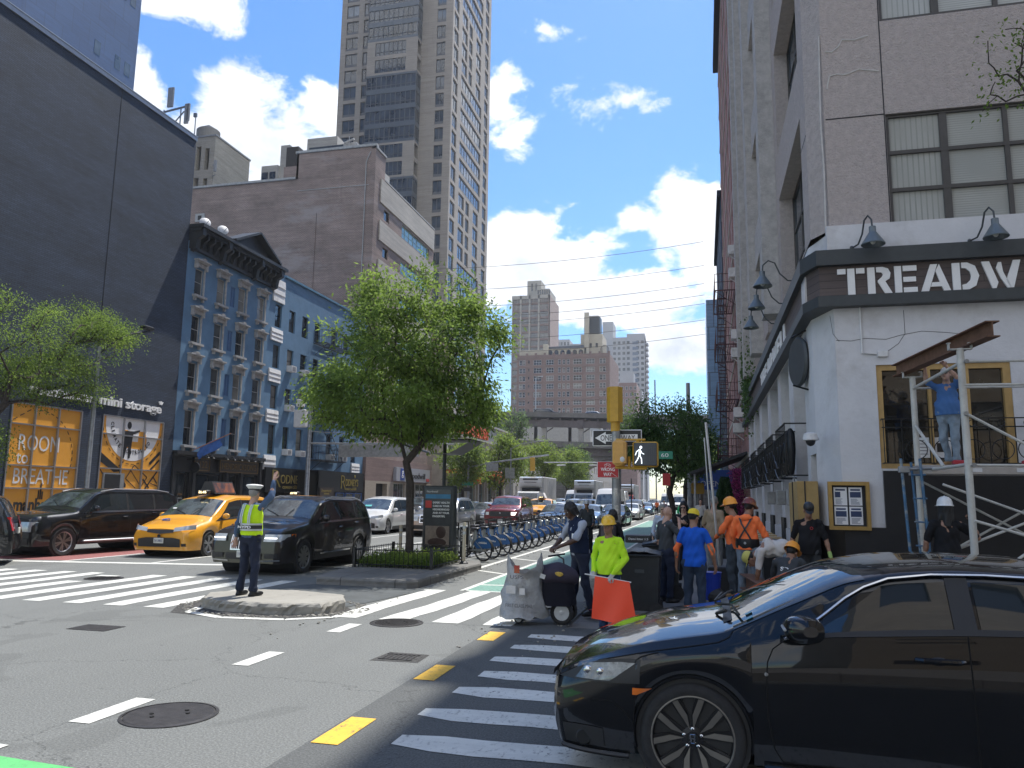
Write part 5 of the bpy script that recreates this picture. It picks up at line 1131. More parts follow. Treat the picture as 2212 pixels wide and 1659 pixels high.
for i,y in enumerate((19.0,21.6,24.6)):
 s_=thing('wall_meter','small grey meter box on the white pier, %s of three'%('nearest','second','third')[i],'meter box',(1.9,y,1.8),'meter boxes on the white piers');mb=MB();mb.bbox(XR-.28,y-.12,1.72,XR-.05,y+.12,2.1,.02);mb.build('box',M_STONE,s_);mb=MB();mb.tube([(XR-.1,y,2.1),(XR-.1,y,2.6)],.015,5);mb.build('conduit',M_STONE,s_)
M_REDB=brick('red_brick',(.30,.135,.115),(.34,.155,.13),(.36,.29,.27),.25,.09,.012,.9,.3,.12)
t=thing('red_brick_tenement','tall narrow red brick tenement beyond the restaurant with red iron fire escapes','building',(XR,54,0))
P8=Plane('x',XR+.02,-1);cols8=((41.2,42.4),(44.6,45.8),(48.3,49.5),(52.4,53.6),(56.5,57.7),(61,62.2),(65,66.2),(68.2,69.2));hl=[(a,c,z,z+1.9)for a,c in cols8 for z in[4.9+3.3*k for k in range(11)]]
mb=MB();P8.wall(mb,38.2,70,0,42.5,hl,.25);shell(mb,XR+.02,24,38.2,70,42.5,'w');mb.build('wall',M_REDB,t,fix=False)
for h in hl:P8.window(t,*h,.2,M_BFR,M_GLG,.06,1,2)
mb=MB()
for z in[3.9+3.3*k for k in range(12)]:P8.box(mb,38.2,70,z,z+.22,0,.05)
mb.build('string_course',M_LIME,t);mb=MB();P8.box(mb,38.2,70.2,41.8,42.7,0,.45);mb.build('cornice',M_CORN,t)
fire_escape(t,P8,46.4,52.6,(4.4,7.7,11.0,14.3),1.25,M_FER)
for y,z in((42.6,15.3),(42.6,14.0),(41.5,10.3),(42.0,9.4),(41.2,6.1),(42.4,5.4)):
 mb=MB();P8.box(mb,y,y+.7,z,z+.5,0,.55);o=mb.build('air_conditioner',M_WHT,t);mb=MB();mb.tube([P8.P(y+.3,z-.4,0),P8.P(y+.3,z,.5)],.03,4);mb.build('bracket',M_WHT,o)
t2=thing('street_canopy','black awning over a shop door hung with purple flowers beyond the restaurant','awning',(1.2,41,0))
mb=MB();mb.prism([(2.1,4.2),(-.6,3.2),(-.6,3.05),(2.1,4.05)],'y',39,46);mb.build('canopy',M_DARK,t2)
mb=MB()
for y in(39.3,45.8):mb.tube([(-.4,y,.13),(-.4,y,3.1)],.05)
mb.build('post',M_STONE,t2)
simple_block('dark_narrow_building','dark narrow building with black fire escapes beyond the red tenement',Plane('x',2.1,-1),70,92,30,M_DKBR,20,4,maxw=40,g=M_GLD)
t=thing('blue_glass_building','blue glazed mid-rise just beyond the red brick tenement','building',(2,116,0));mb=MB();shell(mb,.9,20,108,128,29.5);mb.build('wall',brick('blue_curtain_wall',(.09,.16,.26),(.11,.19,.30),(.05,.07,.10),1.4,3.2,.06,.2,.1,.1),t,fix=False)
simple_block('pale_corner_block','small pale block low beyond the right-hand trees',Plane('x',1.2,-1),128.5,150,16,M_TC,20,3.5,maxw=30)
t=simple_block('tan_brick_building','tan brick building with dark window pairs on the near side of the street',Plane('y',-13,1),3.5,60,27,brick('tan_brick',(.24,.20,.155),(.27,.225,.17),(.33,.27,.2),.22,.075,.01,.85,.3,.1),20,4.2,3.4,1.0,M_GLD,2.2,1.5,maxw=60,fm=M_BFR)
def carpaint(name,c,metal=0,rough=.32,dirt=.12):
 metal=min(metal,.0 if max(c)<.03 else metal)
 if name in MATS:return MATS[name]
 m,nt,N,L,P=nmat(name);g=N.new('ShaderNodeTexCoord');v=g.outputs['Object'];s=N.new('ShaderNodeSeparateXYZ');L.new(v,s.inputs[0])
 low=_ramp(N,L,s.outputs[2],.75,.2);n=_ramp(N,L,_noise(N,L,v,4,6,.7),.35,.75)
 mm=N.new('ShaderNodeMath');mm.operation='MULTIPLY';L.new(low,mm.inputs[0]);L.new(n,mm.inputs[1])
 L.new(_mixc(N,L,_m(N,L,mm.outputs[0],dirt*(1 if max(c)<.03 else 3)),tuple(c),(.14,.13,.12)),P.inputs['Base Color'])
 P.inputs['Metallic'].default_value=metal;P.inputs['Roughness'].default_value=rough;P.inputs['Coat Weight'].default_value=1;P.inputs['Specular IOR Level'].default_value=.12 if max(c)<.03 else .5;P.inputs['Coat Roughness'].default_value=.025
 _bump(N,L,_noise(N,L,v,2.2,2,.4),.02,.05,P)
 MATS[name]=m;return m
M_TYRE=mat('tyre_rubber',(.022,.022,.023),.85,var=.3,scale=20,world=False,bump=.3,bscale=90);M_RIM=mat('alloy_rim',(.38,.38,.39),.3,.9,var=.1,world=False)
M_CGL=glass('car_glass',(.014,.018,.02),.015,1.0,.2,0);M_SCR=glass('windscreen_glass',(.035,.045,.05),.015,1.0,.5,.01,2.5);M_PLAS=mat('black_plastic',(.02,.02,.021),.5,var=.1,world=False)
M_CHROME=mat('chrome',(.62,.62,.63),.12,1,var=0);M_HLB=mat('clouded_headlight',(.13,.15,.155),.12,.2,var=.6,scale=14,world=False,coat=1,col2=(.30,.33,.34),v2=.4,s2=9);M_HL=mat('headlight_lens',(.42,.45,.47),.08,.2,var=.25,scale=9,world=False,coat=1);M_TL=mat('tail_light_red',(.40,.015,.015),.15,var=0,coat=1);M_AMB=mat('amber_lens',(.75,.18,.02),.2,var=0,coat=1)
M_PLATE=mat('licence_plate',(.55,.55,.50),.5,var=.1,world=False);M_PLATEY=mat('licence_plate_gold',(.65,.42,.06),.5,var=0)
def lerp(a,b,t):return a+(b-a)*t
def pw(pts,t):
 if t<=pts[0][0]:return pts[0][1]
 for(a,va),(b,vb)in zip(pts,pts[1:]):
  if t<=b:
   k=(t-a)/(b-a);return va+(vb-va)*k
 return pts[-1][1]
def sm(pts,t,w=.012):return(pw(pts,t-w)+pw(pts,t)*2+pw(pts,t+w))/4
class Car:
 def __init__(s,L,W,top,belt,wheels,wr=.33,clr=.22,tumble=.32,crown=.05,arch=.06,nose=.12,fr=.55,fk=.24,rr=.4,rk=.16,zb=.5,hi=0,w=.05):
  s.__dict__.update(locals());s.L=L
 def hw(s,u):
  g=1.0
  if u<s.fr:g=1-s.fk*(1-math.sqrt(max(0,1-(1-u/s.fr)**2)))
  v=s.L-u
  if v<s.rr:g=min(g,1-s.rk*(1-math.sqrt(max(0,1-(1-v/s.rr)**2))))
  return s.W/2*g
 def zlo(s,u):
  z=s.clr
  for c in s.wheels:
   R_=s.wr+s.arch
   if abs(u-c)<R_:z=max(z,s.wr+math.sqrt(R_*R_-(u-c)**2)*.98)
  return z
 def sec(s,u):
  hw,zl,zb,zt=s.hw(u),s.zlo(u),sum(sm(s.belt,u+k*s.w,.03)for k in(-1,0,1))/3,sum(sm(s.top,u+k*s.w,s.w)for k in(-1,0,1))/3
  zb=min(zb,zt-.02);bl=zt-zb;wt=hw*.955-s.tumble*bl-.01;zl=min(zl,zb-.06)
  k=min(1,bl/.3)
  return[(hw*.80,zl+.005),(hw*.955,zl),(hw*.992,lerp(zl,zb,.28)),(hw*1.0,lerp(zl,zb,.55)),(hw*.995,lerp(zl,zb,.80)),(hw*.965,zb),(lerp(hw*.90,wt+.0,k),lerp(zt-.012,zt-.045,k)),(lerp(hw*.86,wt-.06,k),zt-.006),(wt*.62,zt+s.crown*.6),(wt*.3,zt+s.crown*.9),(0,zt+s.crown)]
 def shift(s,u,z):
  d=0;k=((z-s.zb)/.42)
  if u<.7:d+=s.nose*min(1.6,k*k)*(1-u/.7)
  v=s.L-u
  if v<.6:d-=s.nose*.6*min(1.6,k*k)*(1-v/.6)
  return d
 def ev(s,S,q):
  i=min(int(q),len(S)-2);f=q-i
  if s.hi and i not in(0,4,5):
   a,b=S[i],S[i+1];p=S[i-1]if i not in(1,6)else a;n=S[i+2]if i+2<len(S)else(-S[i][0],S[i][1])
   if i==3:n=b
   return tuple(.5*(2*a[k]+(b[k]-p[k])*f+(2*p[k]-5*a[k]+4*b[k]-n[k])*f*f+(3*a[k]-p[k]-3*b[k]+n[k])*f**3)for k in(0,1))
  return lerp(S[i][0],S[i+1][0],f),lerp(S[i][1],S[i+1][1],f)
 def qz(s,u,z):
  a,b=1.0,5.0
  for _ in range(22):
   m_=(a+b)/2
   if s.ev(s.sec(u),m_)[1]<z:a=m_
   else:b=m_
  return(a+b)/2
 def pt(s,u,q,side=1):
  x,z=s.ev(s.sec(u),q)
  return Vector((side*x,u+s.shift(u,z)-s.L/2,z))
 def body(s,m,root,n=64,name='body'):
  us=set([0,.03,.08,.15,.25,.38,.52,s.L,s.L-.03,s.L-.1,s.L-.2,s.L-.33]+[s.L*i/n for i in range(n+1)]+[p[0]for p in s.top if 0<p[0]<s.L])
  for c in s.wheels:
   R_=s.wr+s.arch
   for a in range(0,181,12):us.add(round(c+R_*math.cos(D2R(a))*.9999,4))
   us.add(c-R_-.002);us.add(c+R_+.002)
  us=sorted(u for u in us if 0<=u<=s.L);rows=[]
  for u in us:
   S=s.sec(u);S=[s.ev(S,q/4)for q in range((len(S)-1)*4+1)]if s.hi else S;r=[Vector((x,u+s.shift(u,z)-s.L/2,z))for x,z in S];rows.append(r+[Vector((-p.x,p.y,p.z))for p in r[-2::-1]])
  mb=MB();mb.grid(rows);mb.poly(rows[0]);mb.poly(rows[-1]);o=mb.build(name,m,root,True,38)
  mb=MB();mb.box(-s.W*.40,.35-s.L/2,s.clr+.02,s.W*.40,s.L/2-.35,min(s.top[0][1],.62));
  for c in s.wheels:mb.lathe([(s.wr+s.arch-.005,-s.W*.47),(s.wr+s.arch-.005,s.W*.47)],(0,c-s.L/2,s.wr),20,'x',cap=True)
  mb.build('underbody',M_PLAS,root);return o
 def patch(s,name,m,par,u0,u1,q0,q1,off=.006,nu=10,nq=4,side=1,cross=False,thick=None,smooth=True):
  F=lambda a,t:a(t)if callable(a)else a
  rows=[]
  for i in range(nu+1):
   row=[]
   for j in range(nq+1):
    f=j/nq;a,b=F(u0,f),F(u1,f);u=lerp(a,b,i/nu);q=lerp(F(q0,u),F(q1,u),f)
    p=s.pt(u,q,side);e=.02
    pu=s.pt(min(u+e,s.L),q,side)-s.pt(max(u-e,0),q,side);pq=s.pt(u,min(q+.05,9.99),side)-s.pt(u,max(q-.05,0),side)
    n=pu.cross(pq);n=n.normalized()if n.length>1e-9 else Vector((side,0,0))
    if n.dot(Vector((side*.6,(u-s.L/2)*.2,.5)))<0:n=-n
    row.append(p+n*off)
   rows.append(row)
  if cross:
   rows=[r+[Vector((-p.x,p.y,p.z))for p in r[::-1]]for r in rows]
  return MB().grid(rows).build(name,m,par,smooth,60)
 def fpt(s,x,z,off=.0,rear=False):
  g=abs(x)/(s.W/2)/.965;fr,fk=(s.rr,s.rk)if rear else(s.fr,s.fk)
  q=(1-g)/fk;u=0
  if q<1:
   w=1-min(1,max(0,q));u=fr*(1-math.sqrt(max(0,1-w*w)))
  k=(z-s.zb)/.42;d=s.nose*min(1.6,k*k)*(1 if not rear else .6)*(1-min(1,u/.7))
  return Vector((x,s.L/2-u-d+off,z))if rear else Vector((x,u+d-off-s.L/2,z))
 def fpatch(s,name,m,par,x0,x1,z0,z1,off=.01,nx=10,nz=4,rear=False,thick=0):
  F=lambda a,t:a(t)if callable(a)else a
  rows=[]
  for i in range(nx+1):
   x=lerp(x0,x1,i/nx);rows.append([s.fpt(x,lerp(F(z0,x),F(z1,x),j/nz),off,rear)for j in range(nz+1)])
  return MB().grid(rows).build(name,m,par,True,60)
 def wheels_(s,root,rim=None,n=5,style=0,rimm=None):
  tw=.23
  for ci,c in enumerate(s.wheels):
   for sd in(-1,1):
    w=thing_part('wheel',root,(sd*(s.W/2-tw/2-.015),c-s.L/2,s.wr))
    R_=s.wr;ri=R_*.70;mb=MB();h=tw/2
    mb.lathe([(ri,-h*.85),(R_*.93,-h),(R_*.985,-h*.8),(R_,-h*.4),(R_,h*.4),(R_*.985,h*.8),(R_*.93,h),(ri,h*.85)],(0,0,0),32,'x',cap=False);w_t=mb.build('tyre',M_TYRE,w,True)
    mb=MB();o=sd*h*.72;mb.lathe([(ri*1.01,sd*h*.86),(ri*.93,o),(ri*.90,o-sd*.05),(ri*.88,-sd*h*.5)],(0,0,0),32,'x',cap=False)
    mb.lathe([(.06,o-sd*.015),(.05,o-sd*.0),(.01,o)],(0,0,0),14,'x')
    for k in range(n):
     for da in((-.16,.16)if style==0 else(0,)):
      a=2*PI*k/n+.3;a2=a+da
      p0=Vector((o-sd*.01,.04*math.cos(a),.04*math.sin(a)));p1=Vector((o-sd*.006,ri*.93*math.cos(a2),ri*.93*math.sin(a2)));d=(p1-p0);nn=Vector((0,-d.z,d.y)).normalized()
      mb.obox((p0+p1)/2,d/2,nn*(.022 if style==0 else .035),Vector((.012,0,0)))
    mb.build('rim',rimm or M_RIM,w);mb=MB();mb.lathe([(ri*.9,-sd*h*.3),(.02,-sd*h*.28)],(0,0,0),20,'x',cap=False);mb.lathe([(.15,sd*.0),(.15,sd*.03)],(0,0,0),20,'x');mb.build('brake',M_PLAS,w)
def thing_part(name,root,loc):
 o=bpy.data.objects.new(name,None);COL.objects.link(o);o.location=loc;o.parent=root;o.empty_display_size=.1;OFS[o.name]=Vector((0,0,0));KIDS.setdefault(root.name,[]).append(o);KIDS[o.name]=[];return o
def std_car(label,cat,kind,paint,group=None,name='parked_car',detail=2,**kw):
 root=thing(name,label,cat,(0,0,0),group,world=False)
 if kind=='sedan':
  c=Car(4.7,1.83,[(0,.66),(.12,.74),(1.15,.95),(2.0,1.38),(2.5,1.44),(3.1,1.42),(4.1,1.08),(4.6,1.04),(4.7,.98)],[(0,.6),(1.1,.9),(2,.93),(3.9,1.0),(4.7,.92)],(.95,3.65),.33,tumble=.36);g=(1.22,3.85,1.2,1.95,3.25,4.02)
 elif kind=='suv':
  c=Car(4.95,2.0,[(0,.86),(.1,.98),(1.25,1.16),(2.05,1.66),(2.5,1.74),(4.2,1.72),(4.65,1.58),(4.92,1.12),(4.95,1.1)],[(0,.8),(1.2,1.1),(2,1.13),(4.95,1.2)],(1.0,3.98),.375,.27,tumble=.26,zb=.55);g=(1.42,4.6,1.33,2.02,4.55,4.85)
 elif kind=='van':
  c=Car(5.15,1.98,[(0,.74),(.15,.86),(1.0,1.04),(2.05,1.64),(2.7,1.74),(4.4,1.72),(4.85,1.55),(5.12,1.1),(5.15,1.0)],[(0,.66),(1.0,.98),(2,1.04),(5.15,1.14)],(.98,4.03),.355,.2,tumble=.28);g=(1.25,4.85,1.1,2.02,4.75,5.05)
 elif kind=='truckette':
  c=Car(5.6,2.03,[(0,1.0),(.06,1.12),(1.4,1.24),(2.1,1.78),(2.5,1.88),(4.9,1.86),(5.4,1.72),(5.58,1.2),(5.6,1.15)],[(0,.95),(1.4,1.18),(2,1.2),(5.6,1.24)],(1.0,4.3),.40,.3,tumble=.22,fk=.16,fr=.35,nose=.06,zb=.7);g=(1.55,5.3,1.47,2.08,5.3,5.5)
 b=c.body(paint,root,48 if detail>1 else 26)
 u0,u1,ws0,ws1,rw0,rw1=g
 c.patch('windscreen',M_SCR,root,ws0+.06,ws1-.02,6.8,10,.006,8,4,cross=True)
 c.patch('rear_window',M_CGL,root,rw0+.03,rw1-.06,6.9,10,.006,4,4,cross=True)
 def qs(u):return 5.12
 def qe(u):return 5.85
 for sd in(-1,1):
  lo=lambda f:lerp(u0+.04,min(u0+.95,ws1+.15),f);hi=lambda f:lerp(u1,u1-.32,f)
  w=c.patch('side_window',M_CGL,root,lo,hi,5.1,5.88,.006,14,3,side=sd)
  if detail>1:
   for ff in((.34,.66)if kind!='sedan' else(.5,)):
    uu=lerp(u0+.4,u1,ff+.04);c.patch('window_pillar',M_PLAS,w,uu-.04,uu+.04,5.1,5.9,.009,1,2,side=sd)
   c.patch('window_trim',kw.get('trim',M_CHROME),w,lambda f:u0,u1-.02,5.0,5.09,.008,14,1,side=sd)
   for uu in(u0+.28,lerp(u0+.3,u1,.42),lerp(u0,u1,.80)):c.patch('door_seam',M_DARK,b,uu-.006,uu+.006,1.2,5.0,.003,1,6,side=sd)
   for uu in(lerp(u0+.3,u1,.36),lerp(u0,u1,.72)):
    p=c.pt(uu,4.25,sd);mb=MB();mb.bbox(p.x-.02,p.y-.1,p.z-.012,p.x+.03*sd+.0,p.y+.1,p.z+.016,.008);mb.build('door_handle',kw.get('handle',paint),b)
   c.patch('sill_trim',M_PLAS,b,c.wheels[0]+.5,c.wheels[1]-.5,1.0,1.7,.004,6,1,side=sd)
  p=c.pt(u0+.42,5.15,sd);mb=MB();mb.ball((p.x+sd*.13,p.y-.05,p.z+.07),(.12,.07,.085),12,8);mb.tube([(p.x-sd*.03,p.y,p.z+.01),(p.x+sd*.08,p.y-.02,p.z+.03)],.025,6);mb.build('mirror',kw.get('mirror',paint),root,True)
 H0=pw(c.top,.1)
 style=kw.get('front','plain')
 def addf(nm,m,x0,x1,z0,z1,off=.01,**k):return c.fpatch(nm,m,root,x0,x1,z0,z1,off,**k)
 W2=c.W/2
 if style=='minivan':
  addf('grille',M_PLAS,-.42,.42,lambda x:.66+.10*abs(x),lambda x:.78+.02*abs(x),.012);addf('lower_grille',M_PLAS,-.66,.66,lambda x:.30,lambda x:.56-.10*max(0,abs(x)-.45)*2,.014)
  for sd in(-1,1):c.fpatch('headlight',M_HL,root,sd*.42,sd*.93,lambda x:.68+.12*abs(x),lambda x:.77+.16*abs(x),.02)
  addf('fog_strip',M_PLAS,.70,.9,.32,.40,.02);addf('fog_strip',M_PLAS,-.9,-.7,.32,.40,.02)
 elif style=='square':
  addf('grille',M_CHROME,-.45,.45,.62,.98,.012);addf('grille_mesh',M_PLAS,-.40,.40,.66,.94,.03);addf('grille_bar',M_CHROME,-.42,.42,.79,.82,.04);addf('lower_grille',M_PLAS,-.8,.8,.34,.52,.014)
  for sd in(-1,1):c.fpatch('headlight',M_HL,root,sd*.52,sd*.96,.70,.97,.02)
 elif style=='luxury':
  o=addf('grille',M_CHROME,-.34,.34,.56,.90,.014);addf('grille_mesh',M_PLAS,-.31,.31,.59,.87,.022)
  for i in range(11):x=-.28+i*.056;c.fpatch('grille_bar',M_CHROME,o,x-.007,x+.007,.59,.87,.032,1,2)
  for sd in(-1,1):
   c.fpatch('headlight',M_HL,root,sd*.48,sd*.95,.76,.92,.02);c.fpatch('drl',mat('daylight_led',(.9,.9,.9),.3,var=0,emit=(1,1,1,1.2)),root,sd*.50,sd*.80,.825,.85,.03)
   c.fpatch('bumper_trim',M_CHROME,root,sd*.40,sd*.86,lambda x:.34-.05*(1-abs(x)),lambda x:.37-.05*(1-abs(x)),.02);c.fpatch('side_intake',M_PLAS,root,sd*.52,sd*.88,.39,.50,.015)
  addf('lower_grille',M_PLAS,-.45,.45,.36,.50,.015)
 elif style=='pickup':
  addf('grille',M_PLAS,-.62,.62,.72,1.0,.014);addf('grille_bar',M_PLAS,-.62,.62,.84,.88,.03);addf('lower_grille',M_PLAS,-.7,.7,.42,.6,.014)
  for sd in(-1,1):c.fpatch('headlight',mat('lit_headlight',(.9,.9,.9),.2,var=0,emit=(1,.97,.9,1.5))if sd>0 else M_HL,root,sd*.66,sd*.96,.80,.97,.02)
 else:
  addf('grille',M_PLAS,-.38,.38,H0-.30,H0-.14,.012);addf('lower_grille',M_PLAS,-.6,.6,.28,.44,.014)
  for sd in(-1,1):c.fpatch('headlight',M_HL,root,sd*.45,sd*W2*.93,H0-.24,H0-.09,.02)
 mb=MB();p=c.fpt(0,.46,.02);mb.bbox(-.155,p.y-.018,.40,.155,p.y+.01,.55,.006);mb.build('number_plate',kw.get('plate',M_PLATE),root)
 if detail>1:
  mb=MB();mb.text(kw.get('ptxt','T70 218C'),(-.13,p.y-.02,.445),X3,Z3,.26,.06,.003);mb.build('plate_lettering',mat('plate_ink',(.03,.05,.2),.5),root)
  mb=MB();mb.lathe([(.055,0),(.05,.008),(.04,.01)],c.fpt(0,H0-.22,.03),14,'y');mb.build('badge',M_CHROME,root)
  mb=MB()
  for sd in(-1,1):mb.tube([c.pt(ws0+.06,9.6-.4*sd,1)+Vector((0,0,.02)),c.pt(ws0+.3,8.6+.3*sd,sd)+Vector((0,0,.025))],.008,4)
  mb.build('wiper',M_PLAS,root)
 for sd in(-1,1):c.fpatch('tail_light',M_TL,root,sd*.55,sd*W2*.94,lerp(.7,c.belt[-1][1]-.05,.3),c.belt[-1][1]-.03,.012,rear=True)
 mb=MB();p=c.fpt(0,.8,.02,True);mb.bbox(-.155,p.y-.01,.74,.155,p.y+.018,.89,.006);mb.build('number_plate',M_PLATE,root)
 if kw.get('rails'):
  for sd in(-1,1):mb=MB();mb.tube([c.pt(u,6.6,sd)+Vector((0,0,.02 if i in(0,5)else .055))for i,u in enumerate([lerp(2.3,c.L-.6,k/5)for k in range(6)])],.018,6);mb.build('roof_rail',kw['rails'],root)
 c.wheels_(root,n=kw.get('spokes',5),style=kw.get('wstyle',0),rimm=kw.get('rimm'));
 return root,c
P_BLK=carpaint('paint_black',(.010,.011,.013),.3);P_YEL=carpaint('paint_taxi_yellow',(.80,.36,.02),0,.3);P_WHT=carpaint('paint_white',(.62,.63,.63),0,.3);P_SIL=carpaint('paint_silver',(.36,.37,.38),.7,.3);P_RED=carpaint('paint_dark_red',(.16,.012,.018),.3);P_BRN=carpaint('paint_black_brown',(.016,.013,.013),.3);P_GRY=carpaint('paint_dark_grey',(.045,.05,.055),.5);P_BLUE=carpaint('paint_blue_grey',(.10,.15,.22),.5)
def taxi_extras(root,z,y0=-.2,ad=True,lab='2L45'):
 mb=MB();mb.bbox(-.18,y0-.42,z,.18,y0-.22,z+.13,.03);o=mb.build('roof_number_light',M_PLAS,root);mb=MB();mb.text(lab,(-.13,y0-.425,z+.03),X3,Z3,.26,.07,.004);mb.build('lit_number',mat('lit_taxi_number',(.9,.8,.5),.4,var=0,emit=(1,.8,.4,2.2)),o)
 if ad:
  mb=MB();mb.prism([(-.28,z+.02),(.28,z+.02),(.12,z+.40),(-.12,z+.40)],'y',y0-.15,y0+1.05);a=mb.build('advert_board',M_PLAS,root)
  m=mat('advert_print',(.03,.03,.04),.3,var=.4,scale=3,col2=(.5,.16,.04),v2=.7,s2=2.0,world=False)
  for sd in(-1,1):mb=MB();mb.quad(*[(sd*(.285-(.16*(zz-z-.02)/.38)),yy,zz)for yy,zz in((y0-.1,z+.06),(y0+1.0,z+.06),(y0+1.0,z+.36),(y0-.1,z+.36))]);mb.build('advert_face',m,a)
def disc_T(root,c,u,q,side=1):
 p=c.pt(u,q,side);mb=MB();mb.lathe([(.17,-.004),(.17,.004)],(p.x+side*.008,p.y,p.z),24,'x');o=mb.build('round_emblem',M_PBLK,root);mb=MB();mb.text('T',(p.x+side*.014,p.y-.09*side,p.z-.11),(0,side,0),Z3,.18,.22,.004,bold=.03);mb.build('emblem_letter',P_YEL,o)
r,c=std_car('black three-row luxury suv with slatted chrome grille stopped beside the traffic officer','suv','suv',P_BRN,None,'parked_suv',front='luxury',rails=M_ALU,wstyle=1,spokes=10);place(r,(-10.1,18.22,0),D2R(0));c_=[o for o in KIDS[r.name]if o.name.startswith('body')][0]
for sd in(-1,1):c.patch('side_moulding',M_CHROME,c_,1.75,3.4,1.55,1.7,.012,6,1,side=sd);c.fpatch('amber_marker',M_AMB,r,sd*.955,sd*.985,.84,.92,.022)
r,c=std_car('yellow minivan taxi with roof advert board and black round T emblem behind the stop line','taxi','van',P_YEL,'taxis','yellow_taxi',front='minivan',handle=P_YEL,trim=M_PLAS,ptxt='T61 2982C');place(r,(-15.15,21.75,0),D2R(3));taxi_extras(r,1.79);disc_T(r,c,2.15,3.3);disc_T(r,c,2.15,3.3,-1)
mb=MB();mb.torus((0,0,0),.10,.014,'z',18,5,0,4.6);mb.tube([(.0,.1,0),(.0,.0,0),(-.12,-.02,0)],.014,5);mb.tube([(0,-.1,0),(.2,-.12,0)],.012,5);p=c.pt(.72,9.2,-1);mb.xf(Matrix.Translation((p.x-.1,p.y,p.z+.012))@Matrix.Rotation(D2R(11),4,'X'));mb.build('wheelchair_symbol',mat('blue_symbol',(.05,.12,.4),.4,var=0),r)
mb=MB();p=c.pt(1.5,7.5,-1);mb.bbox(-.0,0,0,.12,.003,.05,.001);mb.xf(Matrix.Translation((p.x-.0,p.y-.02,p.z+.01))@Matrix.Rotation(D2R(-55),4,'X'));mb.build('windscreen_sticker',M_PWHITE,r)
r,c=std_car('black yellow-roofed cab of which only the orange roof and sign show behind the luxury suv','taxi','suv',P_YEL,'taxis','yellow_taxi',front='minivan',detail=2,rails=M_PLAS);place(r,(-14.9,27.0,0));taxi_extras(r,1.8,-.3,False,'6V78');r['label']='yellow cab whose roof and dark roof sign show above the black luxury suv'
r,c=std_car('long black square-fronted suv with chrome grille and running board left of the yellow taxi','suv','truckette',P_BLK,None,'parked_suv',front='square',rails=M_ALU,spokes=6);place(r,(-18.5,20.5,0),D2R(-6));c_=[o for o in KIDS[r.name]if o.name.startswith('body')][0]
for sd in(-1,1):
 mb=MB();mb.bbox(sd*.93,-1.2,.36,sd*1.06,1.0,.42,.02);mb.build('running_board',M_ALU,r)
r,c=std_car('black suv seen from behind with red tail light, cut off by the left edge','suv','suv',P_BLK,None,'parked_suv');place(r,(-19.0,14.9,0),D2R(-50))
r,c=std_car('white minivan with black lower grille in the traffic behind the tree','minivan','van',P_WHT,None,'parked_minivan',front='minivan',ptxt='T73 518C');place(r,(-15.75,36.6,0),D2R(2))
mb=MB();p=c.pt(1.35,8.4,-1);mb.bbox(0,0,0,.34,.004,.14,.001);mb.xf(Matrix.Translation((p.x,p.y-.03,p.z+.02))@Matrix.Rotation(D2R(-58),4,'X'));mb.build('screen_placard',mat('teal_placard',(.10,.45,.45),.5,var=0),r)
r,c=std_car('silver suv with roof rails and gold plate half hidden by the advertising kiosk','suv','suv',P_SIL,None,'parked_suv',front='square',rails=M_ALU,plate=M_PLATEY,ptxt='JKM 4417');place(r,(-12.2,35.9,0),D2R(2))
r,c=std_car('dark grey hatchback between the silver suv and the red pickup','car','sedan',P_GRY,None,'parked_car');place(r,(-14.4,50.5,0))
r,c=std_car('dark red pickup-style suv with lit square headlamp behind the docked bicycles','pickup','truckette',P_RED,None,'parked_pickup',front='pickup');place(r,(-11.6,46.6,0),D2R(2))
mb=MB();mb.bbox(-.35,-2.35,1.16,.35,-1.8,1.22,.02);mb.build('hood_scoop',M_PLAS,r)
r,c=std_car('yellow cab with a white roof advert in the traffic right of the red pickup','taxi','suv',P_YEL,'taxis','yellow_taxi',front='minivan',trim=M_PLAS);place(r,(-11.9,57.8,0),D2R(4));taxi_extras(r,1.8,-.2,False,'3B19');mb=MB();mb.prism([(-.3,1.82),(.3,1.82),(.12,2.2),(-.12,2.2)],'y',-.4,.7);mb.build('advert_board',M_PWHITE,r)
rnd=random.Random(12)
protos={}
for kd,pn,P_ in(('sedan','blue-grey',P_BLUE),('sedan','black',P_BLK),('suv','black',P_BLK),('suv','silver',P_SIL),('sedan','white',P_WHT)):
 r,c=std_car('tmp','car',kd,P_,'cars queueing down the avenue','queued_car',detail=1);protos[(kd,pn)]=[r,0]
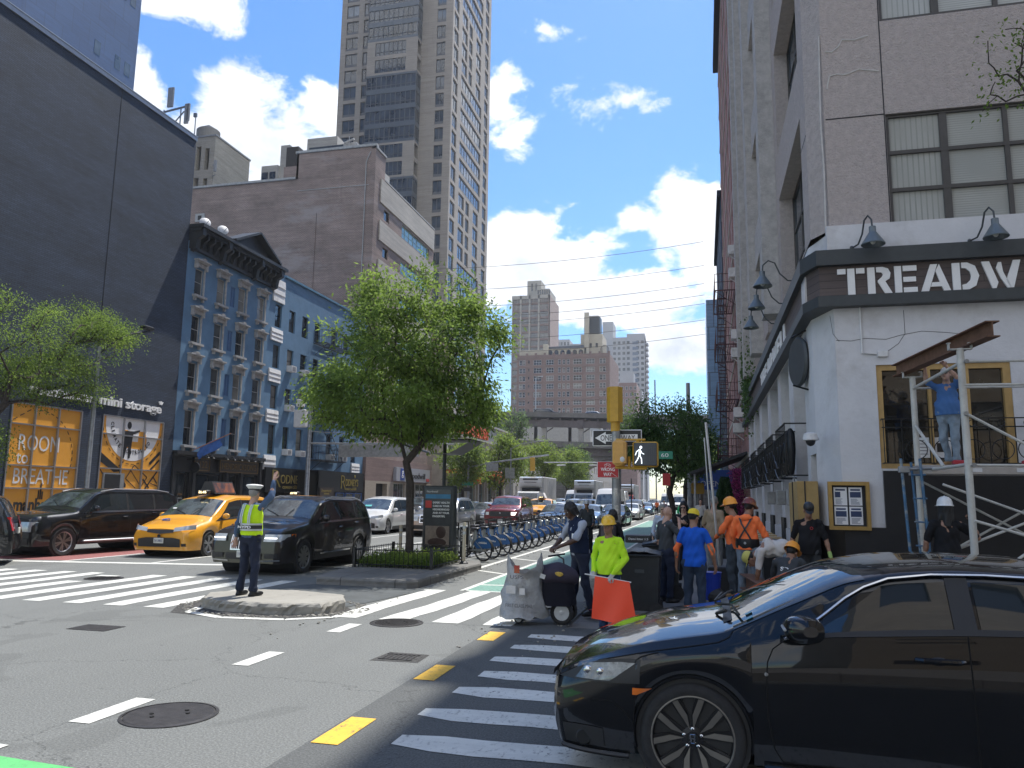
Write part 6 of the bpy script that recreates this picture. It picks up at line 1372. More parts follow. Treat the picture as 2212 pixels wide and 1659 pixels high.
spots=[(-8.7,47,'sedan','black','dark sedan nearest the bike dock with a sky-bright windscreen'),(-8.95,54,'sedan','blue-grey','blue-grey sedan second in the line beside the bike dock'),(-9.0,62,'suv','black','black suv third in the line beside the bike dock'),(-9.2,70,'sedan','black','small dark sedan in front of the second truck'),(-12.6,68,'sedan','white','pale sedan right of the yellow cab and ahead of the box truck'),(-12.3,76,'suv','silver','silver suv behind the yellow cab lane'),(-9.4,79,'suv','black','dark suv far along the nearest lane'),(-15.5,62,'suv','black','dark suv between the red pickup and the white truck'),(-7.1,49.5,'sedan','blue-grey','low blue-grey car in front of the white delivery van'),(-18.0,48,'suv','black','black suv waiting in the bus lane beyond the white minivan'),(-18.2,60,'sedan','black','black sedan farther along the bus lane'),(-17.9,98,'suv','silver','silver suv deep in the bus lane behind the truck'),(-5.9+0*1,53.5,'sedan','black','black sedan half hidden by the mail carrier and the white van'),(-14.9,55,'sedan','white','white sedan deep between the red pickup and the bus lane'),(-12.2,84,'sedan','black','black sedan right in front of the bonneted truck'),(-9.6,88,'suv','silver','silver suv right of the bonneted truck'),(-6.3,70,'sedan','white','white sedan tucked behind the tall panel van'),(-6.9,80,'suv','black','black suv second behind the tall panel van'),(-15.0,84,'sedan','blue-grey','blue-grey sedan following the first box truck'),(-18.4,74,'sedan','white','white sedan farther down the bus lane'),(-18.2,37,'sedan','blue-grey','blue-grey sedan in the bus lane left of the white minivan'),(-6.6,92,'sedan','blue-grey','blue-grey sedan near the thin black post'),(-8.9,118,'sedan','white','white sedan just ahead of the bridge'),(-12.8,118,'suv','black','black suv just ahead of the bridge'),(-10.0,97,'sedan','blue-grey','distant blue-grey sedan under the trees'),(-13.5,103,'suv','black','distant black suv left of the second truck'),(-10.2,108,'sedan','white','distant white sedan near the bridge'),(-4.6,165,'sedan','black','tiny dark car right of the police car under the bridge'),(-8.2,140,'suv','silver','tiny silver suv near the bridge arch'),(-11.5,150,'sedan','black','tiny black sedan under the bridge arch')]
used=set()
for x,y,kd,pn,lb in spots:
 r=protos[(kd,pn)][0]
 if(kd,pn)in used:r=copy_tree(r)
 used.add((kd,pn));r['label']=lb;r['category']='suv' if kd=='suv' else 'car';place(r,(x,y,0),D2R(rnd.uniform(-2,2)))
r,c=std_car('white police suv with roof light bar driving in the far right lane','police car','suv',P_WHT,None,'police_car',front='square',detail=1);place(r,(-6.9,112,0));mb=MB();mb.bbox(-.55,-.5,1.8,.55,-.25,1.92,.03);mb.build('light_bar',M_PLAS,r);mb=MB();mb.box(-1.02,-1.2,.95,1.02,1.5,1.05);mb.build('blue_stripe',mat('police_blue',(.05,.12,.4),.4,var=0),r)
r,c=std_car('white car with a yellow roof light behind the thin black post','taxi','suv',P_WHT,'taxis','parked_taxi',detail=1);place(r,(-9.9,128,0));taxi_extras(r,1.8,0,False,'')
r,c=std_car('bright red car facing away beyond the police car','car','sedan',carpaint('paint_bright_red',(.5,.02,.02),0),None,'parked_car',detail=1);place(r,(-8.3,176,0),PI)
def panel_van(label,name,paint,L=6.0,W=2.05,H=2.7,glassm=None,high=True):
 root=thing(name,label,'van',(0,0,0),'white delivery vans',world=False)
 c=Car(L,W,[(0,.95),(.1,1.08),(.75,1.25),(1.5,H*.80),(2.0,H-.04),(L-.3,H),(L-.02,H-.15),(L,H-.3)],[(0,.9),(.75,1.2),(1.3,1.28),(L,1.3)],(1.0,L-1.35),.36,.28,tumble=.10,crown=.04,fk=.16,fr=.5,rk=.04,nose=.09,zb=.6)
 b=c.body(paint,root,40);c.patch('windscreen',M_SCR,root,.82,1.55,6.7,10,.008,6,4,cross=True)
 for sd in(-1,1):
  c.patch('side_window',M_CGL,root,lambda f:lerp(1.0,1.6,f),2.25,5.08,5.6,.008,6,3,side=sd)
  for uu in(2.3,3.6):c.patch('door_seam',M_DARK,b,uu-.008,uu+.008,1.2,5.95,.004,1,8,side=sd)
  c.patch('side_moulding',M_PLAS,b,2.0,L-1.9,2.0,2.35,.01,6,1,side=sd)
  p=c.pt(1.35,5.1,sd);mb=MB();mb.bbox(p.x+sd*.06,p.y-.1,p.z-.05,p.x+sd*.28,p.y+.02,p.z+.33,.03);mb.build('mirror',M_PLAS,root)
  c.fpatch('headlight',M_HL,root,sd*.58,sd*.98,.72,.98,.02)
 c.fpatch('grille',M_PLAS,root,-.5,.5,.66,.92,.015);c.fpatch('bumper',M_PLAS,root,-.98,.98,.30,.56,.02);mb=MB();mb.lathe([(.1,0),(.09,.02)],c.fpt(0,.82,.03),16,'y');mb.build('badge',M_CHROME,root)
 mb=MB();p=c.fpt(0,.4,.03);mb.bbox(-.15,p.y-.02,.36,.15,p.y,.5,.005);mb.build('number_plate',M_PLATE,root)
 for sd in(-1,1):c.fpatch('tail_light',M_TL,root,sd*.88,sd*.99,.9,1.5,.012,rear=True)
 c.wheels_(root,rimm=M_GALV);return root
r=panel_van('tall white panel van right behind the traffic signal pole','delivery_van',P_WHT,H=2.62);place(r,(-7.25,62.3,0),D2R(0))
r=panel_van('white panel van in the far right lane behind the police suv','delivery_van',P_WHT,H=2.8);place(r,(-5.6,126,0))
v2=copy_tree(r,(-4.2,140,0),0,'second white van tucked behind the far white panel van');v3=copy_tree(r,(-10.2,97.5,0),0,'white high-roofed van just left of the tall signal post')
copy_tree(r,(-14.9,92,0),0,'white van partly hidden right of the first box truck')
def box_truck(label,kind,x,y,rz=0,hood=False,redcab=False):
 X0=x;root=thing('box_truck',label,'truck',(0,0,0),'refrigerated box trucks',world=False);W=2.45;P_=P_WHT
 mb=MB();mb.bbox(-W/2,-1.5,1.05,W/2,5.2,3.85,.05);bx=mb.build('cargo_box',mat('white_box_panel',(.50,.50,.50),.45,var=.08,scale=1,world=False),root)
 mb=MB()
 for i in range(9):mb.box(W/2,-1.3+i*.78,1.2,W/2+.012,-1.27+i*.78,3.7);mb.box(-W/2-.012,-1.3+i*.78,1.2,-W/2,-1.27+i*.78,3.7)
 mb.build('panel_rib',M_STONE,bx)
 mb=MB();mb.ball((W/2+.01,1.6,2.75),(.01,.9,.75),20,10);mb.ball((W/2+.01,1.6,1.7),(.01,1.3,.2),16,6);mb.build('faded_side_emblem',mat('faded_grey_print',(.36,.37,.39),.5,var=.2,world=False),bx)
 mb=MB();mb.prism([(-1.5,2.75),(-1.78,2.95),(-2.0,3.3),(-1.98,3.75),(-1.5,3.85)],'x',-W/2+.12,W/2-.12);rf=mb.build('refrigeration_unit',P_WHT,root,True,30)
 mb=MB();mb.bbox(-.75,-2.03,3.52,.75,-1.95,3.66,.02);mb.bbox(-.6,-2.05,3.28,.6,-1.97,3.33,.01);mb.build('vent_slot',M_PLAS,rf);mb=MB();mb.prism([(-1.52,2.35),(-1.72,2.4),(-1.85,2.75),(-1.52,2.75)],'x',-W/2+.35,W/2-.35);mb.build('unit_housing',M_PLAS,rf)
 W2=1.05;y0=-3.35 if not hood else-3.6
 if not hood:
  prof=[(y0+.05,.45),(y0,.75),(y0+.02,1.35),(y0+.42,2.28),(y0+.7,2.42),(-1.6,2.42),(-1.6,.5)]
 else:
  prof=[(y0+.05,.5),(y0,.8),(y0+.08,1.15),(y0+.75,1.42),(y0+1.15,2.25),(y0+1.4,2.42),(-1.6,2.42),(-1.6,.5)]
 mb=MB();mb.prism([(p[0],p[1])for p in prof],'x',-W2,W2);cab=mb.build('cab',carpaint('paint_red_cab',(.45,.04,.03),0)if redcab else P_WHT,root,True,30)
 g0,g1=((y0+.035,1.42),(y0+.40,2.24))if not hood else((y0+.80,1.50),(y0+1.13,2.20))
 mb=MB();e=.02;mb.add([(-W2+.1,g0[0]-e,g0[1]),(W2-.1,g0[0]-e,g0[1]),(W2-.16,g1[0]-e,g1[1]),(-W2+.16,g1[0]-e,g1[1])],[(0,1,2,3)]);mb.build('windscreen',M_SCR,cab)
 for sd in(-1,1):
  mb=MB();x=sd*(W2+.008);mb.add([(x,g0[0]+.2,1.45),(x,-2.05,1.45),(x,-2.05,2.2),(x,g1[0]+.15,2.2)],[(0,1,2,3)]);mb.build('side_window',M_CGL,cab)
  mb=MB();mb.bbox(sd*(W2+.1),g0[0]+.0,1.5,sd*(W2+.30),g0[0]+.08,2.05,.02);mb.tube([(sd*W2,g0[0]+.15,1.6),(sd*(W2+.2),g0[0]+.06,1.7)],.02,5);mb.build('mirror',M_PLAS,cab)
  mb=MB();mb.bbox(sd*.62,y0-.02,.78,sd*.98,y0+.05,1.0,.02);mb.build('headlight',M_HL,cab)
 mb=MB()
 for k in range(4 if hood else 3):mb.bbox(-.55,y0-.03,.72+k*.11,.55,y0+.02,.78+k*.11,.01)
 mb.build('grille',M_CHROME if hood else M_PLAS,cab);mb=MB();mb.bbox(-W2,y0-.08,.42,W2,y0+.05,.66,.03);mb.build('bumper',M_PLAS if not hood else P_WHT,cab)
 mb=MB();mb.box(-.45,-2.9,.5,.45,5.0,.95);mb.box(-W/2+.1,1.0,.5,W/2-.1,2.5,.95);mb.build('chassis',M_PLAS,root)
 for yy in(y0+.95,3.3):
  for sd in(-1,1):
   w=thing_part('wheel',root,(sd*.98,yy,.48));mb=MB();mb.lathe([(.28,-.13),(.45,-.14),(.48,-.09),(.48,.09),(.45,.14),(.28,.13)],(0,0,0),24,'x',cap=False);mb.build('tyre',M_TYRE,w,True);mb=MB();mb.lathe([(.29,sd*.1),(.2,sd*.06),(.05,sd*.1)],(0,0,0),20,'x');mb.build('rim',M_RIM,w)
 return place(root,(X0,y,0),rz)
box_truck('white flat-nosed refrigerated box truck behind the red pickup',0,-16.3,75.5);box_truck('white refrigerated truck with a bonnet and chrome grille in the middle lane',1,-13.0,88.5,0,True);box_truck('refrigerated truck with a red-trimmed cab behind the wrong way sign',1,-10.6,112,0,True,True)
r,c=std_car('dark pickup on the upper bridge deck seen above the parapet','pickup','truckette',P_BLK,None,'parked_pickup',detail=1);place(r,(-30.5,153.5,17.9),D2R(90));r,c=std_car('silver car on the upper bridge deck right of the pickup','car','suv',P_SIL,None,'parked_car',detail=1);place(r,(-20.6,153.5,17.35),D2R(90))
def hero_car():
 L,W=4.65,1.80
 top=[(0,.64),(.12,.73),(.3,.80),(.55,.875),(.84,.935),(1.14,.985),(1.5,1.16),(1.89,1.335),(2.2,1.40),(2.55,1.425),(3.1,1.41),(3.7,1.28),(4.3,1.06),(4.6,1.0),(4.65,.97)]
 belt=[(0,.60),(.15,.70),(.3,.765),(.6,.825),(1.05,.895),(1.4,.945),(1.8,.985),(2.54,1.03),(3.5,1.06),(4.65,.95)]
 c=Car(L,W,top,belt,(.93,3.63),.335,.20,tumble=.42,crown=.05,arch=.034,nose=.10,fr=.60,fk=.27,rr=.45,rk=.2,zb=.45,hi=1,w=.045)
 root=thing('parked_car','large black saloon with dark glass, chrome window line and ten-fin wheels, nearest the viewer','car',(0,0,0),world=False)
 P=carpaint('paint_saloon_black',(.006,.0065,.008),.2,.2,.05)
 b=c.body(P,root,150)
 for sd in(-1,1):
  lo=lambda f:lerp(1.60,2.10,f**.8)
  w=c.patch('side_window',M_CGL,root,lo,2.47,5.12,lambda u:5.88,.005,26,5,side=sd)
  c.patch('pillar_panel',M_PLAS,root,2.475,2.60,5.06,5.95,.006,2,4,side=sd)
  c.patch('side_window',M_CGL,root,2.62,lambda f:lerp(3.75,3.35,f),5.12,5.88,.005,18,5,side=sd)
  c.patch('window_seal',M_PLAS,root,1.52,3.8,5.02,5.12,.009,24,1,side=sd)
  pts=[c.pt(1.50+.02*k,5.05+.011*k,sd)for k in range(2)]
  pts=[c.pt(u,q,sd)+Vector((sd*.012,0,.006))for u,q in((1.50,5.03),(1.58,5.2),(1.66,5.36),(1.76,5.56),(1.88,5.76),(2.0,5.90),(2.15,5.98),(2.4,6.0),(2.7,6.0),(3.0,6.0),(3.3,5.96),(3.6,5.8),(3.85,5.4))]
  mb=MB();mb.tube(pts,.0125,6,flat=.8);mb.build('chrome_strip',M_CHROME,root,True)
  for pth in([(1.50,5.0),(1.43,4.7),(1.395,4.2),(1.385,3.4),(1.39,2.4),(1.42,1.6),(1.47,1.25),(1.6,1.2)],[(2.54,5.06),(2.54,4),(2.545,3),(2.55,2),(2.56,1.25)],[(1.47,1.22),(1.9,1.2),(2.4,1.2),(2.9,1.22),(3.1,1.6),(3.2,2.4),(3.4,3.4),(3.6,4.4),(3.65,5)],[(.30,5.02),(.5,5.06),(.75,5.14),(.95,5.2),(1.1,5.3),(1.17,5.6),(1.2,6.1)],[(.28,3.1),(.42,3.0),(.50,2.6),(.56,2.15),(.62,2.05)],[(.52,4.35),(.6,4.7),(.75,4.9)]):
   pp=[]
   for a,q in zip(pth,pth[1:]):
    for k in range(6):pp.append(c.pt(lerp(a[0],q[0],k/6),lerp(a[1],q[1],k/6),sd)+Vector((sd*.0005,0,.0005)))
   mb=MB();mb.tube(pp,.0045,5);mb.build('panel_gap',mat('gap_black',(.001,.001,.001),.9,var=0),b)
  for wc in c.wheels:
   R_=c.wr+c.arch;pts=[]
   for a in range(-14,195,6):
    u=wc-R_*math.cos(D2R(a));z=c.wr+R_*math.sin(D2R(a));pts.append(Vector((sd*(c.hw(u)*.955+.004),u-L/2,z)))
   mb=MB();mb.tube(pts,.013,6);mb.build('arch_lip',P,b,True)
  hl_=c.patch('headlight',M_HLB,root,lambda f:.16+.05*f,lambda f:lerp(.40,.57,f),lambda u:c.qz(u,.635+.03*u),lambda u:c.qz(u,min(.765,.715+.11*u)),.008,14,5,side=sd);c.patch('headlight_bezel',M_PLAS,root,.01,.60,lambda u:c.qz(u,.625+.03*u),lambda u:c.qz(u,min(.79,.735+.11*u)),.004,14,3,side=sd)
  for uu,rr_ in((.24,.032),(.33,.028)):p=c.pt(uu,c.qz(uu,.695),sd);mb=MB();mb.ball((p.x+sd*.004,p.y,p.z),(.012,rr_,rr_),12,8);mb.build('lamp_projector',M_CHROME,hl_,True)
  c.patch('amber_marker',M_AMB,root,.555,lambda f:lerp(.58,.68,f),lambda u:c.qz(u,.575),lambda u:c.qz(u,.617),.006,5,2,side=sd)
  c.patch('bumper_intake',M_PLAS,root,.08,.36,lambda u:1.25,lambda u:2.2-(u*.8),.006,6,4,side=sd)
  mb=MB();rr=[c.pt(.10+.03*k,1.6,sd)for k in range(7)];p=c.pt(.22,1.55,sd);mb.lathe([(.055,0),(.045,.012)],(p.x+sd*.005,p.y,p.z),14,'x');mb.build('fog_recess',M_BLACK,root)
  pts=[c.pt(.04+.06*k,1.02,sd)+Vector((sd*.015,0,-.012))for k in range(9)];mb=MB();mb.tube(pts,.016,5);mb.build('chin_lip',M_PLAS,root)
  pts=[c.pt(u,1.05,sd)+Vector((sd*.012,0,-.02))for u in[1.36+k*.2 for k in range(10)]];mb=MB();mb.tube(pts,.035,6);mb.build('sill',P,root,True)
  for uu in(2.37,3.35):
   p=c.pt(uu,4.15,sd);mb=MB();mb.ball((p.x-sd*.028,p.y,p.z),(.035,.085,.042),16,10);mb.build('handle_cup',M_BLACK,b,True)
   mb=MB();mb.tube([(p.x-sd*.005,p.y-.125,p.z+.012),(p.x+sd*.03,p.y-.09,p.z+.012),(p.x+sd*.034,p.y,p.z+.012),(p.x+sd*.03,p.y+.10,p.z+.012),(p.x-sd*.005,p.y+.14,p.z+.012)],[.013,.017,.017,.018,.013],8);mb.build('door_handle',P,b,True)
  p=c.pt(1.62,5.1,sd);mb=MB()
  rings=[]
  for k,(dx,s1,s2,dy)in enumerate(((.045,.025,.03,-.02),(.06,.075,.055,-.03),(.11,.105,.075,-.03),(.19,.11,.078,-.02),(.245,.09,.066,0),(.262,.04,.03,.01))):
   rings.append([Vector((p.x+sd*dx,p.y+dy+s1*math.copysign(abs(math.cos(a))**.7,math.cos(a)),p.z+.065+s2*math.copysign(abs(math.sin(a))**.75,math.sin(a))))for a in[2*PI*i/20 for i in range(20)]])
  mb.grid(rings,closed=True);mb.poly(rings[0]);mb.poly(rings[-1]);mi=mb.build('mirror',P,root,True,50)
  mb=MB();mb.tube([(p.x-sd*.02,p.y-.0,p.z-.01),(p.x+sd*.09,p.y-.02,p.z+.03)],[.04,.03],8);mb.build('mirror_foot',M_PLAS,mi,True)
  mb=MB();mb.bbox(min(p.x+sd*.07,p.x+sd*.25),p.y-.142,p.z+.06,max(p.x+sd*.07,p.x+sd*.25),p.y-.125,p.z+.075,.004);mb.build('mirror_indicator',M_STONE,mi)
  mb=MB();q=c.pt(1.385,3.7,sd);mb.lathe([(.012,-.002),(.010,.002)],(q.x+sd*.002,q.y,q.z),10,'x');mb.build('stone_chip',M_STONE,b)
 m,nt,N,Lk,Pn=nmat('screen_tinted');Pn.inputs['Base Color'].default_value=(.02,.028,.03,1);Pn.inputs['Roughness'].default_value=.012;Pn.inputs['IOR'].default_value=1.9;MATS['screen_tinted']=m
 c.patch('windscreen',m,root,1.20,lambda f:lerp(1.92,2.02,1-f),6.35,10,.006,26,10,cross=True)
 c.patch('cowl',M_PLAS,root,lambda f:lerp(1.14,1.15,f),1.21,7.6,10,.004,3,8,cross=True)
 c.patch('rear_window',M_CGL,root,3.3,4.15,6.7,10,.005,10,8,cross=True)
 for a,q0,q1 in((1,9.7,7.3),(-1,9.2,7.6)):
  mb=MB();mb.tube([c.pt(1.12,q0,a)+Z3*.03,c.pt(1.20,(q0+q1)/2,a)+Z3*.045,c.pt(1.24,q1,a)+Z3*.04],.009,5);mb.tube([c.pt(1.10,8.6,a)+Z3*.01,c.pt(1.16,7.9,a)+Z3*.05],.012,5);mb.build('wiper',M_PLAS,root)
 mb=MB();p=c.pt(1.38,7.2,1);mb.box(p.x-.0,0,0,p.x+.11,.06,.003)
 for k in range(2):
  p=c.pt(1.30,7.0+k*.45,1);q=c.pt(1.36,7.0+k*.45,1);d=(q-p).normalized()
  mb=MB();mb.obox(p+Z3*.012,(.028,0,.0),d*.022,(0,0,.0015));mb.build('windscreen_sticker',mat('blue_sticker',(.08,.30,.42),.4,var=.2),root)
 c.fpatch('grille',M_PLAS,root,-.72,.72,.52,.64,.012);c.fpatch('chrome_bar',M_PLAS,root,-.6,.6,.60,.64,.03);c.fpatch('lower_grille',M_PLAS,root,-.5,.5,.24,.40,.014)
 mb=MB();p=c.fpt(0,.46,.03);mb.bbox(-.155,p.y-.012,.40,.155,p.y+.01,.55,.006);mb.build('number_plate',M_PLATE,root)
 for sd in(-1,1):c.fpatch('tail_light',M_TL,root,sd*.45,sd*.85,.82,.96,.012,rear=True)
 M_DR=mat('rim_dark',(.018,.018,.02),.4,.3,var=.1,world=False);M_MF=mat('rim_machined',(.22,.205,.185),.42,.85,var=.12,world=False)
 for wc in c.wheels:
  for sd in(-1,1):
   w=thing_part('wheel',root,(sd*(W/2-.125),wc-L/2,.33));R_,ri,h=.335,.256,.11
   mb=MB();mb.lathe([(ri,-h),(.30,-h-.006),(.322,-h+.006),(.332,-h*.7),(R_,0),(.332,h*.7),(.322,h-.006),(.305,h+.008),(.283,h+.010),(ri+.004,h+.004)],(0,0,0),64,'x',cap=False)
   if sd<0:mb.v=[(-p[0],p[1],p[2])for p in mb.v]
   mb.build('tyre',M_TYRE,w,True,50)
   o=sd*(h-.012);mb=MB();mb.lathe([(ri+.004,sd*(h+.004)),(ri-.008,sd*(h+.002)),(ri-.016,o-sd*.02),(ri-.024,-o)],(0,0,0),64,'x',cap=False);mb.lathe([(ri-.02,-sd*.03),(.01,-sd*.03)],(0,0,0),30,'x',cap=False);rm=mb.build('rim',M_DR,w,True,50)
   mb=MB();mb.lathe([(ri+.005,sd*(h+.0045)),(ri-.003,sd*(h+.0055)),(ri-.006,sd*(h+.0035))],(0,0,0),64,'x',cap=False);mb.build('rim_edge',M_MF,w,True)
   fin,dk=MB(),MB()
   for k in range(5):
    A=D2R(90+72*k+6)
    for s2 in(-1,1):
     def P2(r,da,x):a=A+s2*D2R(da);return(x,r*math.cos(a),r*math.sin(a))
     xo,xi=sd*(h-.004),sd*(h-.03)
     ins=[P2(.052,12,xi+sd*.012),P2(.14,7,xi+sd*.018),P2(.244,15.5,xo),P2(.248,24,xo),P2(.18,23,xo-sd*.004),P2(.125,20,xi+sd*.018)]
     fin.add(ins,[(0,1,5),(1,2,4,5),(2,3,4)])
     bk=[P2(.05,2,xi),P2(.14,3,xi),P2(.250,11,xo-sd*.012),P2(.252,27,xo-sd*.012),P2(.16,27,xi),P2(.06,34,xi)]
     bb=[(p[0]-sd*.03,p[1],p[2])for p in bk];dk.add(bk+bb,[tuple(range(6))]+[(i,(i+1)%6,(i+1)%6+6,i+6)for i in range(6)])
   fin.build('spoke_face',M_MF,rm);dk.build('spoke_body',M_DR,rm)
   mb=MB();mb.lathe([(.075,xi-sd*.02),(.07,xi+sd*.004),(.04,xi+sd*.012),(.036,xi+sd*.02),(.005,xi+sd*.022)],(0,0,0),28,'x',cap=False);hb=mb.build('hub',M_DR,w,True)
   for k in range(5):
    a=D2R(90+72*k);mb=MB();mb.lathe([(.011,xi),(.011,xi+sd*.014),(.006,xi+sd*.018)],(0,.056*math.cos(a),.056*math.sin(a)),8,'x');mb.build('wheel_nut',M_CHROME,hb)
   mb=MB();xx=xi+sd*.024
   for yy in(-.011,.011):mb.obox((xx,yy,0),(.002,0,0),(0,.0035,0),(0,.0015*math.copysign(1,yy),.019))
   mb.obox((xx,0,0),(.002,0,0),(0,.010,0),(0,0,.0035))
   for a,q in(((-.019,-.024),(-.016,.024)),((-.016,.024),(.016,.024)),((.016,.024),(.019,-.024)),((.012,-.027),(-.012,-.027))):mb.tube([(xx,a[0],a[1]),(xx,q[0],q[1])],.0018,4)
   mb.build('hub_emblem',M_CHROME,hb)
   mb=MB();mb.lathe([(.15,sd*.0),(.15,sd*.03),(.06,sd*.03)],(0,0,0),36,'x');mb.build('brake_disc',M_GALV,w);mb=MB();mb.bbox(sd*.0-.03,.08,-.05,sd*.0+.05,.17,.08,.01);mb.build('brake_caliper',M_PLAS,w)
 return root,c
hero,HC=hero_car();place(hero,(1.295,6.13,0),D2R(-90))
def fast_mesh(name,v,f,m,parent=None,smooth=True,tint=None):
 v=np.asarray(v,dtype=np.float32);f=np.asarray(f,dtype=np.int32);ofs=OFS.get(parent.name,Vector((0,0,0)))if parent else Vector((0,0,0))
 v=v-np.array(ofs,dtype=np.float32);me=bpy.data.meshes.new(name);k=f.shape[1]
 me.vertices.add(len(v));me.vertices.foreach_set('co',v.ravel());me.loops.add(f.size);me.loops.foreach_set('vertex_index',f.ravel())
 me.polygons.add(len(f));me.polygons.foreach_set('loop_start',np.arange(0,f.size,k,dtype=np.int32))
 me.polygons.foreach_set('loop_total',np.full(len(f),k,dtype=np.int32));me.update(calc_edges=True)
 if smooth:me.polygons.foreach_set('use_smooth',np.ones(len(f),dtype=bool))
 if tint is not None:
  a=me.attributes.new('tint','FLOAT','POINT');a.data.foreach_set('value',np.asarray(tint,dtype=np.float32))
 return link(name,me,m,parent)
def nets(V,org,h):
 s=V<0;n=np.array(V.shape)-1
 cnt=sum(s[a:a+n[0],b:b+n[1],c:c+n[2]].astype(np.int8)for a in(0,1)for b in(0,1)for c in(0,1))
 act=(cnt>0)&(cnt<8);ids=np.argwhere(act)
 if not len(ids):return None
 mp=-np.ones(act.shape,dtype=np.int64);mp[act]=np.arange(len(ids))
 P=np.zeros((len(ids),3));K=np.zeros(len(ids))
 C=[(a,b,c)for a in(0,1)for b in(0,1)for c in(0,1)]
 for i in range(8):
  for j in range(i+1,8):
   if sum(abs(C[i][k]-C[j][k])for k in range(3))!=1:continue
   A,B=np.array(C[i]),np.array(C[j]);va=V[tuple((ids+A).T)];vb=V[tuple((ids+B).T)];x=(va<0)!=(vb<0)
   t=np.where(x,va/np.where(x,va-vb,1),0)[:,None];P+=np.where(x[:,None],A+(B-A)*t,0);K+=x
 P=(P/K[:,None]+ids)*h+org;F=[]
 for ax in range(3):
  o=[0,0,0];o[ax]=1;a=s[:V.shape[0]-o[0],:V.shape[1]-o[1],:V.shape[2]-o[2]];b=s[o[0]:,o[1]:,o[2]:];e=np.argwhere(a!=b)
  u,w=[(1,2),(2,0),(0,1)][ax];e=e[(e[:,u]>0)&(e[:,w]>0)&(e[:,u]<n[u])&(e[:,w]<n[w])]
  du=np.zeros(3,int);du[u]=1;dw=np.zeros(3,int);dw[w]=1
  q=np.stack([mp[tuple((e-du-dw).T)],mp[tuple((e-dw).T)],mp[tuple(e.T)],mp[tuple((e-du).T)]],1)
  fl=a[tuple(e.T)];q=np.where(fl[:,None],q,q[:,::-1]);F.append(q)
 return P,np.concatenate(F)
def vv(*a):return np.array(a,dtype=np.float32)
def sdf_mesh(name,prims,m,parent,h=.011,fold=0,clip=None,cut=(),seed=0):
 lo,hi=np.full(3,9e9),np.full(3,-9e9)
 for p in prims:
  if p[0]=='c':r=max(p[3],p[4]);a,b=np.array(p[1]),np.array(p[2]);lo=np.minimum(lo,np.minimum(a,b)-r);hi=np.maximum(hi,np.maximum(a,b)+r)
  else:r=max(p[2]);lo=np.minimum(lo,np.array(p[1])-r);hi=np.maximum(hi,np.array(p[1])+r)
 lo-=.04;hi+=.04;dim=np.ceil((hi-lo)/h).astype(int)+1
 V=np.full(dim,1.0,dtype=np.float32);ax=[lo[i]+np.arange(dim[i])*h for i in range(3)]
 for p in prims:
  if p[0]=='c':a,b=np.array(p[1],dtype=np.float32),np.array(p[2],dtype=np.float32);r=max(p[3],p[4]);l2,h2=np.minimum(a,b)-r,np.maximum(a,b)+r;k=p[5]
  else:a=np.array(p[1],dtype=np.float32);r=max(p[2]);l2,h2=a-r,a+r;k=p[3]
  i0=np.maximum(np.floor((l2-.06-lo)/h).astype(int),0);i1=np.minimum(np.ceil((h2+.06-lo)/h).astype(int)+1,dim)
  sl=tuple(slice(i0[i],i1[i])for i in range(3));X,Y,Z=np.meshgrid(*[ax[i][sl[i]]for i in range(3)],indexing='ij');Q=np.stack([X,Y,Z],-1).astype(np.float32)
  if p[0]=='c':
   ab=b-a;L2=max(float(ab@ab),1e-9);t=np.clip(((Q-a)@ab)/L2,0,1);d=np.linalg.norm(Q-a-t[...,None]*ab,axis=-1)-(p[3]+(p[4]-p[3])*t)
  else:
   q=Q-a
   if len(p)>4:q=q@np.array(p[4],dtype=np.float32)
   R_=np.array(p[2],dtype=np.float32);k0=np.linalg.norm(q/R_,axis=-1);k1=np.linalg.norm(q/(R_*R_),axis=-1);d=k0*(k0-1)/np.maximum(k1,1e-6)
  A=V[sl]
  if k>0:hh=np.clip(.5+.5*(A-d)/k,0,1);V[sl]=A*(1-hh)+d*hh-k*hh*(1-hh)
  else:V[sl]=np.minimum(A,d)
 X,Y,Z=np.meshgrid(*ax,indexing='ij',sparse=True)
 if fold:
  s=seed*1.7
  wr=np.sin(17*X+9*Z+3*np.sin(7*Z+s)+s)*np.sin(13*Y-11*Z+2*np.sin(9*X+s))+.6*np.sin(31*Z+14*np.sin(6*X+s)+8*Y)+.5*np.sin(26*X-19*Z+5*np.sin(11*Y+s))
  V=V+fold*wr.astype(np.float32)
 for pt,nn in(clip or()):
  V=np.maximum(V,-((X-pt[0])*nn[0]+(Y-pt[1])*nn[1]+(Z-pt[2])*nn[2]).astype(np.float32))
 for pt,r in cut:V=np.maximum(V,(r-np.sqrt((X-pt[0])**2+(Y-pt[1])**2+(Z-pt[2])**2)).astype(np.float32))
 r=nets(V,lo,h)
 if r is None:return None
 return fast_mesh(name,r[0],r[1],m,parent)
def cloth(name,c,rough=.85,var=.12,**k):return mat('cloth_'+name,c,rough,var=var,scale=4,bump=.25,bscale=220,bdist=.002,world=False,spec=.25,**k)
def skinm(name,c):
 n='skin_'+name
 if n in MATS:return MATS[n]
 m=mat(n,c,.5,var=.10,scale=14,world=False,bump=.1,bscale=300,bdist=.001);m.node_tree.nodes['Principled BSDF'].inputs['Subsurface Weight'].default_value=.08;m.node_tree.nodes['Principled BSDF'].inputs['Subsurface Radius'].default_value=(.01,.004,.002);return m
SK_L,SK_M,SK_D=skinm('light',(.46,.28,.21)),skinm('medium',(.28,.15,.095)),skinm('dark',(.085,.045,.03))
